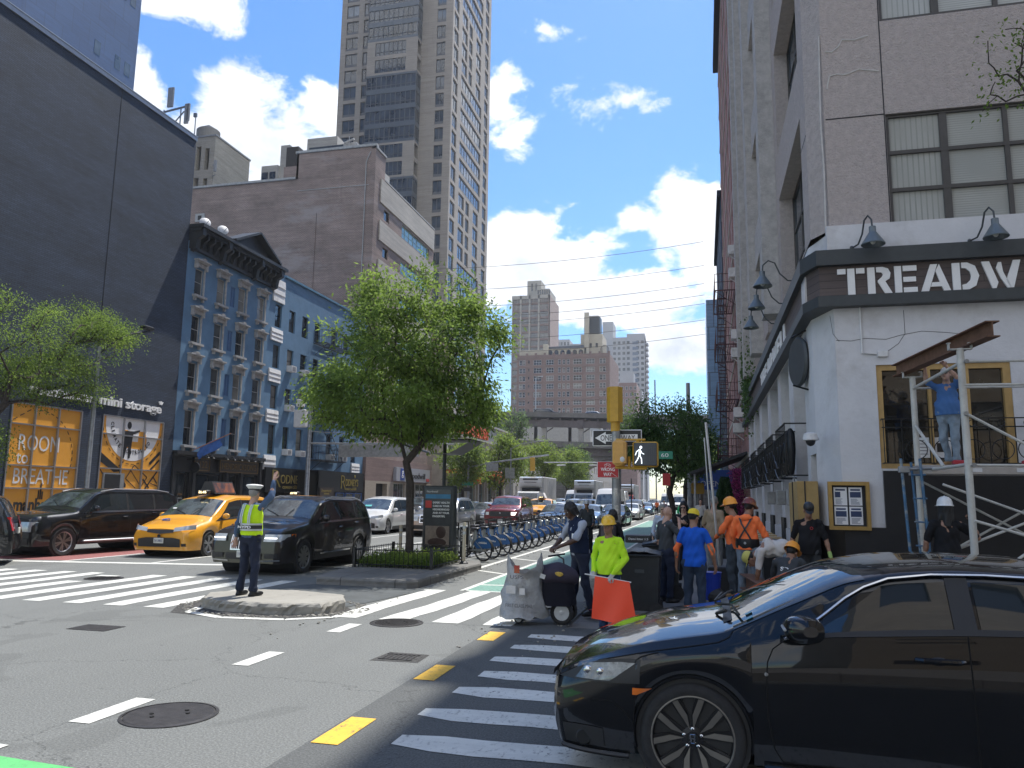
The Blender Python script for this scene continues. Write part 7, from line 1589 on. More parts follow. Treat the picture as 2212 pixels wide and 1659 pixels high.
M_HAIRB=mat('hair_black',(.010,.009,.009),.5,var=.2,scale=60,world=False,bump=.6,bscale=120);M_HAIRG=mat('hair_grey',(.26,.25,.235),.6,var=.3,scale=60,world=False,bump=.6,bscale=120)
M_HATY=mat('hard_hat_yellow',(.80,.47,.02),.35,var=.06,scale=10,world=False,coat=.5)
def rotm(yaw=0,pitch=0,roll=0):
 return Matrix.Rotation(D2R(yaw),3,'Z')@Matrix.Rotation(D2R(pitch),3,'X')@Matrix.Rotation(D2R(roll),3,'Y')
BASE=dict(head=(0,-.03,1.64),neck=(0,.01,1.47),chest=(0,.005,1.27),waist=(0,-.005,1.07),pel=(0,.01,.95),shL=(.175,.01,1.41),shR=(-.175,.01,1.41),elL=(.245,.04,1.14),elR=(-.245,.04,1.14),wrL=(.27,-.03,.89),wrR=(-.27,-.03,.89),hpL=(.088,.01,.90),hpR=(-.088,.01,.90),knL=(.105,-.02,.49),knR=(-.105,-.02,.49),anL=(.11,.03,.085),anR=(-.11,.03,.085))
def hand_prims(wr,el,n,curl,side,k=1.0,dirv=None):
 wr,el=Vector(wr),Vector(el);d=Vector(dirv).normalized()if dirv else(wr-el).normalized();n=Vector(n);n=(n-d*n.dot(d)).normalized();s=d.cross(n)*side;pr=[]
 pr.append(('c',wr,wr+d*.035*k,.026*k,.027*k,.012));
 for j in(-1,0,1):pr.append(('c',wr+d*.03*k+s*.016*j*k,wr+d*.085*k+s*.021*j*k,.0155*k,.014*k,.01))
 for j,(o,L)in enumerate(((-.031,.060),(-.0105,.073),(.0105,.078),(.031,.070))):
  p=wr+d*.088*k+s*o*k;a=0;dd=d.copy()
  for i,fr in enumerate((.45,.30,.25)):
   a=curl*(1.0+.08*j)if i==0 else curl*1.05;dd=(Matrix.Rotation(D2R(a),3,n.cross(dd).normalized()if False else d.cross(n).normalized())@dd);q=p+dd*L*fr*k
   pr.append(('c',p,q,(.0098-.0008*i)*k,(.0092-.0008*i)*k,.003));p=q
 t0=wr+d*.028*k+s*.024*k;td=(d*.75+s*.75+n*(.15+curl/110)).normalized();t1=t0+td*.042*k;t2=t1+(td*.7+d*.5+n*curl/90-s*curl/140).normalized()*.032*k
 pr+=[('c',t0,t1,.0145*k,.0115*k,.008),('c',t1,t2,.0108*k,.0095*k,.003)]
 return pr
PCNT=[0]
def person(label,loc,rz,pose=None,H=1.75,skin=SK_M,top=None,sleeve=.5,bottom=None,shoe=None,hair=('short',None),hat=None,headrot=(0,0,0),fat=1.0,hem=.93,curl=(25,25),palm=(None,None),res=.011,legcut=.1,face=True,gloves=None,hood=False,under=None,name='person',group=None,handdir=(None,None),sl2=None,detail=True):
 PCNT[0]+=1;J={k:Vector(v)for k,v in BASE.items()}
 for k,v in(pose or{}).items():J[k]=Vector(v)
 root=thing(name,label,'person',(0,0,0),group,world=False);S=H/1.75;h=res/S
 HM=rotm(*headrot);hc=J['head'];nk=J['neck']
 def hp(x,y,z):return hc+HM@Vector((x,y,z))
 HR=np.array(HM)
 f2=fat
 chest_d=(J['chest']-J['pel']).normalized()
 P=[('e',hp(0,.018,.030),(.073,.092,.092),.02,HR),('e',hp(0,-.030,-.045),(.052,.062,.070),.03,HR),('e',hp(0,-.05,-.088),(.030,.033,.026),.02,HR),('c',hp(0,-.092,.005),hp(0,-.108,-.030),.008,.0135,.012),('c',hp(-.03,-.078,.018),hp(.03,-.078,.018),.012,.012,.012),('e',hp(0,-.088,-.060),(.026,.012,.012),.01,HR),('e',hp(.076,.012,-.012),(.010,.022,.032),.006,HR),('e',hp(-.076,.012,-.012),(.010,.022,.032),.006,HR),('c',hp(0,.012,-.05),nk+Vector((0,0,-.03)),.052,.056,.025),('c',nk,J['chest'],.055,.10,.05),('e',J['chest'],(.135,.095,.15),.05),('e',J['waist'],(.125*f2,.09*f2,.13),.06),('e',J['pel'],(.135,.10,.10),.05)]
 for sd in 'LR':
  sh,el,wr,hi,kn,an=(J[k+sd]for k in('sh','el','wr','hp','kn','an'));s=1 if sd=='L' else-1;i=0 if sd=='L' else 1
  P+=[('c',J['chest']+Vector((0,0,.10)),sh,.06,.048,.05),('c',sh,el,.046,.036,.02),('c',el,el+(wr-el)*.35,.036,.038,.02),('c',el+(wr-el)*.3,wr,.037,.024,.02),('c',hi,kn,.075,.05,.04),('c',kn,an,.048,.034,.02)]
  pn=palm[i]or(-s,0,0)
  if not(gloves and gloves[i]):P+=hand_prims(wr,el,pn,curl[i],s if True else 1,1.0,handdir[i])
 sdf_mesh('body',P,skin,root,h)
 if bottom:
  T=[('e',J['pel'],(.155*max(1,f2*.95),.118*max(1,f2*.95),.12),.04)]
  for sd in 'LR':
   hi,kn,an=(J[k+sd]for k in('hp','kn','an'));e=kn+(an-kn)*(1-legcut)
   T+=[('c',J['pel'],hi,.10,.095,.05),('c',hi,kn,.092*min(1.15,f2),.068,.03),('c',kn,e,.066,.058,.03),('c',e+(an-e)*.3,an+Vector((0,0,.03)),.060,.062,.02)]
  sdf_mesh('trousers',T,bottom,root,h,fold=.0075,clip=[((0,0,.045),(0,0,1)),(J['pel']+chest_d*.11,-chest_d)],seed=PCNT[0])
 for sd in 'LR':
  an=J['an'+sd];kn=J['kn'+sd];fw=Vector((.12 if sd=='L' else-.12,-1,0)).normalized()
  if 'toe'+sd in J:fw=(J['toe'+sd]-an);fw.z=0;fw.normalize()
  if 'lift'+sd in J:pass
  q=an+Vector((0,0,-.085));R3=np.array([(fw.y*-1,fw.x,0),(-fw.x,-fw.y,0),(0,0,1)]).T
  sdf_mesh('shoe',[('c',an+Vector((0,0,.01)),an+Vector((0,0,-.03)),.05,.048,.02),('e',q+fw*.075+Vector((0,0,.035)),(.048,.14,.045),.02,R3),('e',q+fw*.03+Vector((0,0,.02)),(.043,.12,.03),.02,R3)],shoe or M_PLAS,root,h*.9,clip=[(q,(0,0,1))])
 def topmesh(nm,m,slv,grow,hemz,fold=.0075,which='LR',cut=None):
  T=[('e',J['chest'],(.172+grow,.118+grow,.17),.05),('e',J['waist'],(.158*f2+grow,.118*f2+grow*1.2,.16),.07),('e',J['pel']-chest_d*.05,(.168*max(1,f2*.95)+grow,.132*max(1,f2*.95)+grow,.24),.05),('c',J['shL']+Vector((-.03,0,.0)),J['shR']+Vector((.03,0,.0)),.062+grow,.062+grow,.04),('c',J['chest'],nk+Vector((0,0,-.025)),.09,.062+grow*.5,.05)]
  for sd in which:
   sh,el,wr=(J[k+sd]for k in('sh','el','wr'))
   if slv>0:
    e1=sh+(el-sh)*min(1,slv*2);T.append(('c',sh,e1,.060+grow,.054+grow,.03))
    if slv>.5:e2=el+(wr-el)*min(.97,(slv-.5)*2);T.append(('c',el,e2,.052+grow,.040+grow,.02))
  hem_p=J['pel']+chest_d*(hemz-.95)
  cl=[(hem_p,chest_d)]
  return sdf_mesh(nm,T,m,root,h,fold=fold,clip=cl,cut=[],seed=PCNT[0]+3)
 if under:topmesh('undershirt',under[0],under[1],-.012,hem+.03)
 if top:tp=topmesh('shirt',top,sleeve,0,hem)
 if hood:sdf_mesh('hood',[('e',nk+Vector((0,.055,-.02)),(.105,.07,.06),.02),('c',nk+Vector((.07,-.0,-.02)),nk+Vector((.0,-.075,-.08)),.025,.02,.02),('c',nk+Vector((-.07,-.0,-.02)),nk+Vector((.0,-.075,-.08)),.025,.02,.02)],top,root,h,fold=.003)
 if gloves:
  for i,sd in enumerate('LR'):
   if gloves[i]:wr,el=J['wr'+sd],J['el'+sd];s=1 if sd=='L' else-1;sdf_mesh('glove',[('c',wr-(wr-el).normalized()*.05,wr+(wr-el).normalized()*.01,.034,.032,.01)]+hand_prims(wr,el,palm[i]or(-s,0,0),curl[i],s,1.12,handdir[i]),gloves[i],root,h*.85)
 ht,hm=hair;HCL=[]
 def hl(p,n_):return(hc+HM@Vector(p),HM@Vector(n_))
 if ht=='short' and hm:sdf_mesh('hair',[('e',hp(0,.024,.036),(.080,.098,.096),.01,HR)],hm,root,h,fold=.002,clip=[hl((0,-.052,.055),(0,.75,.66)),hl((0,.02,-.025),(0,.6,.8))])
 if ht=='dreads' and hm:
  rr=random.Random(7);T=[('e',hp(0,.024,.04),(.086,.104,.10),.01,HR)]
  for i in range(26):
   a=D2R(-35+250*i/25);x,y=math.cos(a)*.085,math.sin(a)*.10+.02;T.append(('c',hp(x,y,.04),hp(x*1.12+rr.uniform(-.01,.01),y*1.1,-.075+rr.uniform(-.03,.03)),.014,.009,.006))
  sdf_mesh('hair',T,hm,root,h,clip=[hl((0,-.055,.04),(0,.8,.6))]if False else[hl((0,-.09,.07),(0,.9,.43))])
 if ht=='long' and hm:sdf_mesh('hair',[('e',hp(0,.028,.036),(.088,.108,.104),.03,HR),('c',hp(.065,.03,0),hp(.085,.05,-.20),.04,.03,.04),('c',hp(-.065,.03,0),hp(-.085,.05,-.20),.04,.03,.04),('c',hp(0,.06,0),hp(0,.09,-.24),.07,.05,.04)],hm,root,h,fold=.004,clip=[hl((0,-.065,.05),(0,.86,.5))])
 if ht=='fluffy' and hm:sdf_mesh('hair',[('e',hp(0,.035,.03),(.105,.115,.115),.03,HR),('e',hp(.07,.02,-.05),(.04,.05,.07),.03,HR),('e',hp(-.07,.02,-.05),(.04,.05,.07),.03,HR)],hm,root,h,fold=.006,clip=[hl((0,-.062,.05),(0,.86,.5))])
 M4=Matrix.Translation(hc)@HM.to_4x4()
 def onhead(mb,nm,m,par=root,smooth=True):mb.xf(M4);return mb.build(nm,m,par,smooth)
 if face and detail:
  for s in(-1,1):
   mb=MB();mb.ball((s*.030,-.083,.004),(.0135,.008,.0085),10,6);e=onhead(mb,'eye',mat('eye_white',(.5,.48,.45),.3,var=0));mb=MB();mb.ball((s*.030,-.0895,.003),(.0062,.004,.0065),8,5);onhead(mb,'iris',M_HAIRB,e)
   mb=MB();mb.tube([(s*.014,-.094,.022),(s*.030,-.0945,.027),(s*.046,-.084,.022)],.0045,5,flat=.6);onhead(mb,'eyebrow',hm or M_HAIRB)
  mb=MB();mb.tube([(-.024,-.092,-.060),(-.010,-.101,-.0565),(0,-.102,-.0585),(.010,-.101,-.0565),(.024,-.092,-.060)],[.002,.005,.0045,.005,.002],6);onhead(mb,'lips',mat('lips',(.22,.09,.075),.5,var=0))
 if hat:
  kind,m=hat[0],hat[1];mb=MB();tilt=0
  if kind=='hard':
   pr=[(.138,.038),(.139,.045),(.132,.055),(.124,.065),(.120,.10),(.105,.14),(.075,.168),(.04,.182),(.001,.186)];mb.lathe(pr,(0,.02,.0),30,'z',cap=False,sx=.86,sy=1.06)
   rows=[]
   for i in range(13):a=D2R(-160+140*i/12);rows.append([(.86*.125*math.cos(a),.02+1.06*.125*math.sin(a),.062),(.86*(.165)*math.cos(a),.02+1.06*(.155+.045*max(0,-math.sin(a))**2)*math.sin(a),.040)])
   mb.grid(rows)
   o=onhead(mb,'hard_hat',m);mb=MB();mb.tube([(0,.02+1.06*.115*math.cos(D2R(a)),.07+.118*math.sin(D2R(a)))for a in range(10,175,15)],.008,5);onhead(mb,'ridge',m,o)
  if kind=='cap':
   back=hat[2]if len(hat)>2 else 1;mb.lathe([(.105,.045),(.104,.08),(.092,.115),(.065,.14),(.03,.152),(.001,.154)],(0,.018,0),24,'z',cap=False,sx=.84,sy=1.0)
   o=onhead(mb,'cap',m);mb=MB();rows=[]
   for i in range(9):a=D2R(-160+140*i/8);y=-1 if back>0 else 1;rows.append([(.088*math.cos(a),.018-y*-.0+(.104*math.sin(a))*(1 if back>0 else-1),.048),(.080*math.cos(a),.018+(.104+.085*abs(math.sin(a)))*math.sin(a)*(1 if back>0 else-1),.030)])
   mb.grid(rows);onhead(mb,'visor',hat[3]if len(hat)>3 else m,o)
  if kind=='peaked':
   mb.lathe([(.098,.05),(.100,.085)],(0,.018,0),24,'z',cap=False,sx=.84,sy=1.0);o=onhead(mb,'cap_band',M_PBLK)
   mb=MB();mb.lathe([(.100,.082),(.140,.125),(.143,.135),(.125,.15),(.06,.158),(.001,.160)],(0,.018,0),8,'z',cap=False,sx=.95,sy=1.05);onhead(mb,'cap_crown',m,o,False)
   mb=MB();mb.tube([(-.08,-.05,.052),(0,-.13,.035),(.08,-.05,.052)],.012,6,flat=2);onhead(mb,'visor',M_PBLK,o)
 root.scale=(S,S,S);root.location=loc;root.rotation_euler=(0,0,D2R(rz))
 return root,J,M4
def addp(root,mb,nm,m,par=None,smooth=True):return mb.build(nm,m,par or root,smooth)
C_NAVY=cloth('navy',(.018,.024,.045));C_JEAN=cloth('dark_jeans',(.030,.045,.075),var=.3);C_LJEAN=cloth('light_jeans',(.20,.25,.30),var=.35);C_BLACK=cloth('black',(.012,.012,.014));C_NEON=cloth('neon_yellow',(.50,.80,.03),var=.05);C_ORG=cloth('neon_orange',(.95,.20,.06),var=.08);C_BLUE=cloth('royal_blue',(.012,.095,.50),var=.12)
C_VEST=cloth('vest_yellow',(.55,.82,.02),var=.05);C_SILV=mat('reflective_tape',(.52,.53,.54),.35,.3,var=.1,world=False);C_BEIGE=cloth('beige',(.33,.25,.17));C_LBLUE=cloth('pale_blue',(.42,.48,.60));C_WHITE=cloth('off_white',(.55,.52,.49),var=.08);C_STEEL=cloth('slate_blue',(.07,.11,.19));C_GREY=cloth('dark_grey',(.05,.055,.06));C_GLOVE=cloth('grey_glove',(.42,.40,.37));C_GGLOVE=cloth('green_glove',(.35,.50,.16));C_MBLUE=cloth('mid_blue',(.07,.16,.36));M_BOOT=mat('tan_boot',(.30,.17,.07),.7,var=.2,world=False)
r,J,M4=person('traffic officer in white peaked cap and yellow-green vest raising one arm on the island',(-7.28,11.55,.17),168,dict(elR=(-.33,-.05,1.60),wrR=(-.30,-.13,1.86),shR=(-.175,0,1.43),elL=(.235,.06,1.15),wrL=(.30,.03,.90),head=(0,-.02,1.64),knL=(.12,-.01,.49),anL=(.155,.03,.085),anR=(-.12,.02,.085)),1.76,SK_L,C_STEEL,.97,C_NAVY,M_BLACK,('short',M_HAIRG),('peaked',mat('white_cap_cloth',(.66,.66,.64),.8,var=.05,world=False)),curl=(25,6),palm=((-.3,1,0),(0,-1,0)),fat=1.12,headrot=(10,2,0),res=.010)
vm=sdf_mesh('safety_vest',[('e',J['chest'],(.195,.140,.185),.05),('e',J['waist'],(.190,.148,.22),.07),('c',J['shL']+Vector((-.05,0,.01)),J['shR']+Vector((.05,0,.01)),.078,.078,.04),('e',J['pel'],(.19,.15,.14),.05)],C_VEST,r,.010,fold=.003,clip=[((0,0,.97),(0,0,1)),((.185,0,1.3),(-1,0,.0)),((-.185,0,1.3),(1,0,.0)),((0,0,1.462),(0,0,-1))])
mb=MB()
def vring(mb,z,hh,rx,ry,a0=-10,a1=190,e=.004,sgn=1):
 rows=[[],[]]
 for i in range(25):
  a=D2R(a0+(a1-a0)*i/24);rows[0].append((rx*math.cos(a),sgn*ry*math.sin(a)+.0,z));rows[1].append((rx*math.cos(a),sgn*ry*math.sin(a),z+hh))
 mb.grid(rows)
vring(mb,1.135,.028,.203,.165);vring(mb,1.045,.028,.205,.168)
for x in(-.095,-.06,.075,.11):
 mb.grid([[(x-.012,.10,1.47),(x-.012,.137,1.38),(x-.012,.160,1.28),(x-.012,.163,1.165)],[(x+.012,.10,1.47),(x+.012,.137,1.38),(x+.012,.160,1.28),(x+.012,.163,1.165)]])
mb.build('reflective_stripe',C_SILV,vm);mb=MB();vring(mb,1.073,.06,.202,.166);mb.build('name_band',M_PBLK,vm);mb=MB();mb.text('NYPD',(.14,.169,1.083),(-1,0,0),Z3,.28,.042,.004,bold=.03);mb.build('name_lettering',M_LETTER,vm)
mb=MB();mb.torus((0,0,0),.034,.008,'z',14,5);mb.xf(Matrix.Translation((-.305,-.115,1.82)));mb.build('wristwatch',M_BLACK,r);mb=MB();mb.lathe([(.175,-.02),(.175,.02)],(0,.01,.985),24,'z',cap=False,sx=1.0,sy=.80);mb.bbox(.12,.10,.93,.18,.16,1.0,.01);mb.bbox(-.19,-.02,.86,-.15,.06,.99,.01);mb.build('duty_belt',M_BLACK,r)
r,J,_=person('worker in neon yellow hoodie and yellow hard hat holding an orange-red flag',(-1.30,10.95,0),-14,dict(elL=(.27,.03,1.15),wrL=(.12,-.17,.90),elR=(-.26,.03,1.15),wrR=(-.20,-.14,.92),head=(-.0,-.03,1.64)),1.53,SK_M,C_NEON,.96,cloth('blue_jeans',(.03,.055,.12)),M_BLACK,('short',M_HAIRB),('hard',M_HATY),fat=1.28,hem=.90,curl=(55,55),palm=((0,.6,-1),(0,.6,-1)),gloves=(C_GLOVE,C_GLOVE),hood=True,headrot=(-8,4,0),res=.009)
fl=thing('hand_flag','orange-red warning flag hanging from a short stick in the worker\'s gloved hands','flag',(-1.3,10.75,.6));mb=MB();mb.tube([(-1.60,10.70,.80),(-.98,10.80,.70)],.009,8);mb.build('stick',M_WHT,fl)
rows=[]
for i in range(15):
 t_=i/14;top_=Vector((-1.46+.46*t_,10.72+.075*t_,.775-.07*t_));rows.append([top_+Vector((-.05*k/12*(1-t_)+.10*(k/12)*t_,-.02*math.sin(t_*8+k*.3)*k/12-.01,-(.56+.03*t_)*k/12))for k in range(13)])
MB().grid(rows).build('cloth',mat('orange_red_vinyl',(.95,.09,.035),.5,var=.04,scale=3,bump=.3,bscale=12,bdist=.01),fl,True)
r,J,_=person('mail carrier with short dreadlocks and navy vest pushing the mail cart',(-1.93,12.35,.0),-48,dict(head=(-.03,-.16,1.60),neck=(-.01,-.08,1.45),chest=(0,-.03,1.27),shL=(.17,-.05,1.39),shR=(-.175,-.05,1.39),elL=(.20,-.20,1.16),wrL=(.06,-.42,1.05),elR=(-.22,-.20,1.15),wrR=(-.05,-.43,1.05),anL=(.11,.16,.085),knL=(.11,.04,.49),anR=(-.12,-.06,.085)),1.78,SK_D,cloth('pale_shirt',(.33,.36,.42)),.46,C_NAVY,M_BLACK,('dreads',M_HAIRB),None,(8,24,0),1.0,.93,(48,48),((0,0,-1),(0,0,-1)),.010)
vm=sdf_mesh('vest',[('e',J['chest'],(.190,.135,.185),.05),('e',J['waist'],(.18,.14,.17),.07),('c',J['shL']+Vector((-.05,0,.01)),J['shR']+Vector((.05,0,.01)),.074,.074,.04),('e',J['pel'],(.175,.14,.10),.05),('c',J['neck']+Vector((0,0,-.05)),J['neck'],.08,.07,.02)],cloth('navy_vest',(.010,.018,.045)),r,.010,fold=.003,clip=[((0,0,.95),(0,0,1)),((.182,0,1.3),(-1,0,.0)),((-.182,0,1.3),(1,0,.0))])
mb=MB();mb.bbox(.05,-.178,1.17,.11,-.168,1.25,.004);mb.build('badge',M_LETTER,vm)
r,J,_=person('man in royal blue t-shirt over orange sleeves and backwards yellow mesh cap, seen from behind',(-.16,12.35,.0),172,dict(elL=(.27,.03,1.13),wrL=(.29,-.04,.87),elR=(-.285,.02,1.13),wrR=(-.32,-.08,.87),head=(0,-.05,1.63)),1.66,SK_M,C_BLUE,.27,C_JEAN,M_BLACK,('short',M_HAIRB),('cap',mat('yellow_mesh',(.75,.55,.03),.7,var=.1,world=False),-1,M_PBLK),(-28,14,0),1.20,.86,(28,30),res=.010,under=(C_ORG,.74),face=True)
person('bald man in dark navy shirt raising a hand to his face behind the wheeled bins',(-.62,13.45,.13),125,dict(elR=(-.30,-.10,1.22),wrR=(-.12,-.20,1.46),elL=(.25,.02,1.13),wrL=(.27,-.02,.88),head=(0,-.04,1.62)),1.58,SK_L,C_GREY,.45,C_NAVY,M_BLACK,('none',None),None,(20,5,0),1.05,res=.012,curl=(30,20))
r,J,M4=person('grey-haired woman in pale blue blouse with brown handbag walking along the bike lane',(-.97,19.2,.13),4,dict(elL=(.235,.02,1.12),wrL=(.22,-.08,.90)),1.55,SK_L,C_LBLUE,.9,C_BLACK,M_BLACK,('fluffy',M_HAIRG),None,(0,5,0),.95,.88,res=.013)
mb=MB();mb.bbox(-.042,-.108,-.008,-.008,-.098,.018,.004);mb.bbox(.008,-.108,-.008,.042,-.098,.018,.004);mb.xf(M4);mb.build('sunglasses',M_PBLK,r)
hb=thing('handbag','brown leather handbag hanging at the grey-haired woman\'s side','bag',(-1.22,19.1,.7));mb=MB();mb.bbox(-1.36,19.02,.62,-1.12,19.14,.84,.02);mb.build('body',mat('brown_leather',(.12,.055,.03),.5,var=.2),hb);mb=MB();mb.tube([(-1.34,19.08,.83),(-1.24,19.1,1.02),(-1.14,19.08,.83)],.012,5);mb.build('strap',M_BLACK,hb)
r,J,M4=person('woman in black with long dark hair and sunglasses looking at her phone',(-.42,17.2,.13),-6,dict(elL=(.22,-.03,1.15),wrL=(.08,-.25,1.27),elR=(-.22,-.03,1.15),wrR=(-.08,-.25,1.27)),1.64,SK_L,C_BLACK,.9,C_BLACK,M_BLACK,('long',M_HAIRB),None,(0,12,0),.95,.88,(45,45),((0,1,0),(0,1,0)),.012)
mb=MB();mb.ball((-.03,-.1,.004),(.022,.008,.018),10,6);mb.ball((.03,-.1,.004),(.022,.008,.018),10,6);mb.tube([(-.03,-.1,.008),(.03,-.1,.008)],.003,4);mb.xf(M4);mb.build('sunglasses',M_PBLK,r)
ph=tag(MB().bbox(-.50,16.93,1.30,-.35,16.945,1.40,.005).build('phone',M_PBLK),'black phone held up by the woman in sunglasses','phone')
r,J,_=person('grey-haired man in beige t-shirt carrying a pale tote bag, turned away past the parasol pole',(.22,17.9,.13),150,dict(elL=(.27,.0,1.14),wrL=(.20,-.16,.98)),1.76,SK_L,C_BEIGE,.42,cloth('grey_trousers',(.16,.17,.18)),M_BLACK,('short',M_HAIRG),None,(18,4,0),1.32,.86,res=.012)
tb=thing('tote_bag','cream cloth tote bag on the beige man\'s shoulder','bag',(.5,17.8,1.0));mb=MB();mb.bbox(.44,17.66,.78,.56,17.95,1.1,.03);mb.build('body',C_WHITE,tb);mb=MB();mb.tube([(.5,17.7,1.08),(.42,17.8,1.5),(.5,17.92,1.08)],.012,5);mb.build('strap',C_WHITE,tb)
r,J,_=person('worker in orange hoodie with black crossed braces and maroon hard hat, back turned',(.70,13.75,.13),163,dict(head=(-.04,-.06,1.61),elL=(.25,.02,1.14),wrL=(.22,-.10,.90),elR=(-.29,-.06,1.15),wrR=(-.40,-.22,.93),anL=(.12,.03,.085),anR=(-.14,.02,.085)),1.70,SK_M,C_ORG,.95,C_LJEAN,M_BOOT,('short',M_HAIRB),('hard',mat('hard_hat_maroon',(.16,.03,.025),.3,var=.5,scale=9,world=False,col2=(.75,.38,.05),v2=.5,s2=7)),(-20,18,0),1.18,.90,(30,30),hood=True,res=.010)
mb=MB()
for s in(-1,1):
 pts=[(s*.09,-.02,1.478),(s*.10,.09,1.44),(s*.055,.145,1.34),(0,.158,1.25),(-s*.05,.162,1.17),(-s*.10,.160,1.08)]
 rows=[[(p[0]-.017,p[1],p[2])for p in pts],[(p[0]+.017,p[1],p[2])for p in pts]];mb.grid(rows)
mb.lathe([(.195,0),(.205,.06),(.195,.16)],(0,0,.93),28,'z',cap=False,sx=1.0,sy=.81);bb=mb.build('back_support_belt',M_BLACK,r,True);mb=MB();mb.lathe([(.022,0),(.02,.004)],(0,.168,1.02),12,'y');mb.build('buckle',M_ALU,bb)
person('worker in orange shirt, lime hem and amber hard hat just left of the braces wearer',(.50,14.45,.13),-120,dict(elL=(.22,-.12,1.18),wrL=(.10,-.32,1.05),head=(0,-.06,1.62)),1.70,SK_M,C_ORG,.9,cloth('paint_stained_jeans',(.06,.075,.09),var=.5,col2=(.4,.4,.38),v2=.1),M_BOOT,('short',M_HAIRB),('hard',mat('hard_hat_orange',(.85,.33,.03),.35,var=.1,world=False)),(0,10,0),1.1,.88,res=.012,under=(C_NEON,.3))
person('worker bent double in off-white shirt and dusty yellow cap beside the steel beam',(1.25,13.25,.13),-95,dict(pel=(0,.06,.86),waist=(0,-.05,.95),chest=(0,-.26,.96),neck=(0,-.44,.86),head=(0,-.54,.76),shL=(.17,-.38,.90),shR=(-.17,-.38,.90),elL=(.20,-.42,.62),elR=(-.2,-.42,.62),wrL=(.10,-.46,.40),wrR=(-.1,-.46,.40),hpL=(.09,.07,.82),hpR=(-.09,.07,.82),knL=(.12,.0,.45),knR=(-.12,.0,.45),anL=(.13,.12,.085),anR=(-.13,.12,.085)),1.72,SK_M,C_WHITE,.45,C_LJEAN,M_BOOT,('short',M_HAIRB),('cap',mat('dusty_yellow_cap',(.52,.48,.12),.8,var=.15,world=False),1),(0,70,0),1.15,.96,res=.010)
r,J,_=person('crouching worker in dark grey hoodie and amber hard hat seen over the black car windscreen',(1.24,12.75,.13),165,dict(pel=(0,.10,.42),waist=(0,.04,.52),chest=(0,-.05,.66),neck=(0,-.12,.79),head=(-.03,-.20,.89),shL=(.19,-.08,.76),shR=(-.19,-.08,.76),elL=(.26,-.24,.55),elR=(-.26,-.24,.55),wrL=(.12,-.42,.42),wrR=(-.12,-.42,.42),hpL=(.10,.08,.40),hpR=(-.10,.08,.40),knL=(.18,-.32,.45),knR=(-.18,-.32,.45),anL=(.15,-.10,.085),anR=(-.15,-.10,.085)),1.75,SK_M,C_GREY,.95,C_NAVY,M_BOOT,('short',M_HAIRB),('hard',mat('hard_hat_orange',(.85,.33,.03))),(-15,30,0),1.15,.42,res=.010,hood=True)
mb=MB();mb.text('SP',(.10,.115,.64),(-1,0,-.1),(0,-.3,1),.12,.06,.004,bold=.02);mb.build('back_lettering',M_LETTER,r)
r,J,_=person('man in black t-shirt, black cap and lime gloves looking down by the plywood box',(1.66,13.6,.13),-12,dict(head=(.02,-.07,1.62),elL=(.27,.02,1.14),wrL=(.33,-.05,.88),elR=(-.27,.02,1.14),wrR=(-.33,-.05,.88)),1.66,SK_M,C_BLACK,.44,C_GREY,M_BLACK,('short',M_HAIRB),('cap',M_PBLK,1),(12,28,0),1.22,.88,(18,18),gloves=(C_GGLOVE,C_GGLOVE),res=.010)
mb=MB();mb.torus((.06,-.150,1.33),.022,.004,'y',16,4);mb.build('chest_emblem',mat('red_print',(.5,.03,.03),.6,var=0),r)
r,J,_=person('long-haired worker in white hard hat and black shirt gripping the scaffold post',(3.42,12.55,.13),178,dict(elR=(-.42,-.06,1.22),wrR=(-.37,-.14,1.46),elL=(.28,.0,1.15),wrL=(.30,-.08,.9)),1.72,SK_M,C_BLACK,.42,C_JEAN,M_BLACK,('long',M_HAIRB),('hard',mat('hard_hat_white',(.70,.70,.68),.35,var=.03,world=False,coat=.5)),(0,2,0),1.18,.88,(20,62),(None,(.9,-.3,0)),.010,face=False)
r,J,M4=person('heavy-set worker in blue t-shirt on the scaffold plank reaching up to the steel beam',(3.88,13.72,2.42),-38,dict(head=(.02,-.05,1.62),elR=(-.28,-.16,1.52),wrR=(-.24,-.26,1.76),shR=(-.17,0,1.42),elL=(.25,-.16,1.54),wrL=(.14,-.30,1.74),shL=(.17,0,1.42),anL=(.09,.0,.085),anR=(-.07,.10,.085),knL=(.09,-.02,.49)),1.58,SK_L,C_MBLUE,.40,C_LJEAN,M_BOOT,('short',M_HAIRB),('cap',C_WHITE,-1),(10,-14,0),1.42,.90,(30,30),((0,-1,0),(0,-1,0)),.010)
mb=MB();mb.tube([(-.05,-.1,.004),(.05,-.1,.004)],.012,6,flat=.8);mb.xf(M4);mb.build('safety_glasses',M_PBLK,r)
r,J,_=person('dark-haired person in black carrying a backpack behind the flag worker',(-1.70,14.7,.13),170,dict(head=(-.03,-.06,1.60)),1.50,SK_D,C_BLACK,.9,C_GREY,M_BLACK,('fluffy',M_HAIRB),None,(10,6,0),1.1,.85,res=.013);mb=MB();mb.bbox(-.16,.10,1.0,.16,.30,1.42,.05);mb.build('backpack',cloth('patterned_grey',(.06,.055,.06),var=.6),r)
walk_=dict(anL=(.10,.20,.12),knL=(.10,.04,.50),anR=(-.10,-.22,.085),knR=(-.10,-.10,.50),elL=(.24,-.02,1.14),wrL=(.24,-.16,.94),elR=(-.24,.08,1.14),wrR=(-.24,.06,.88))
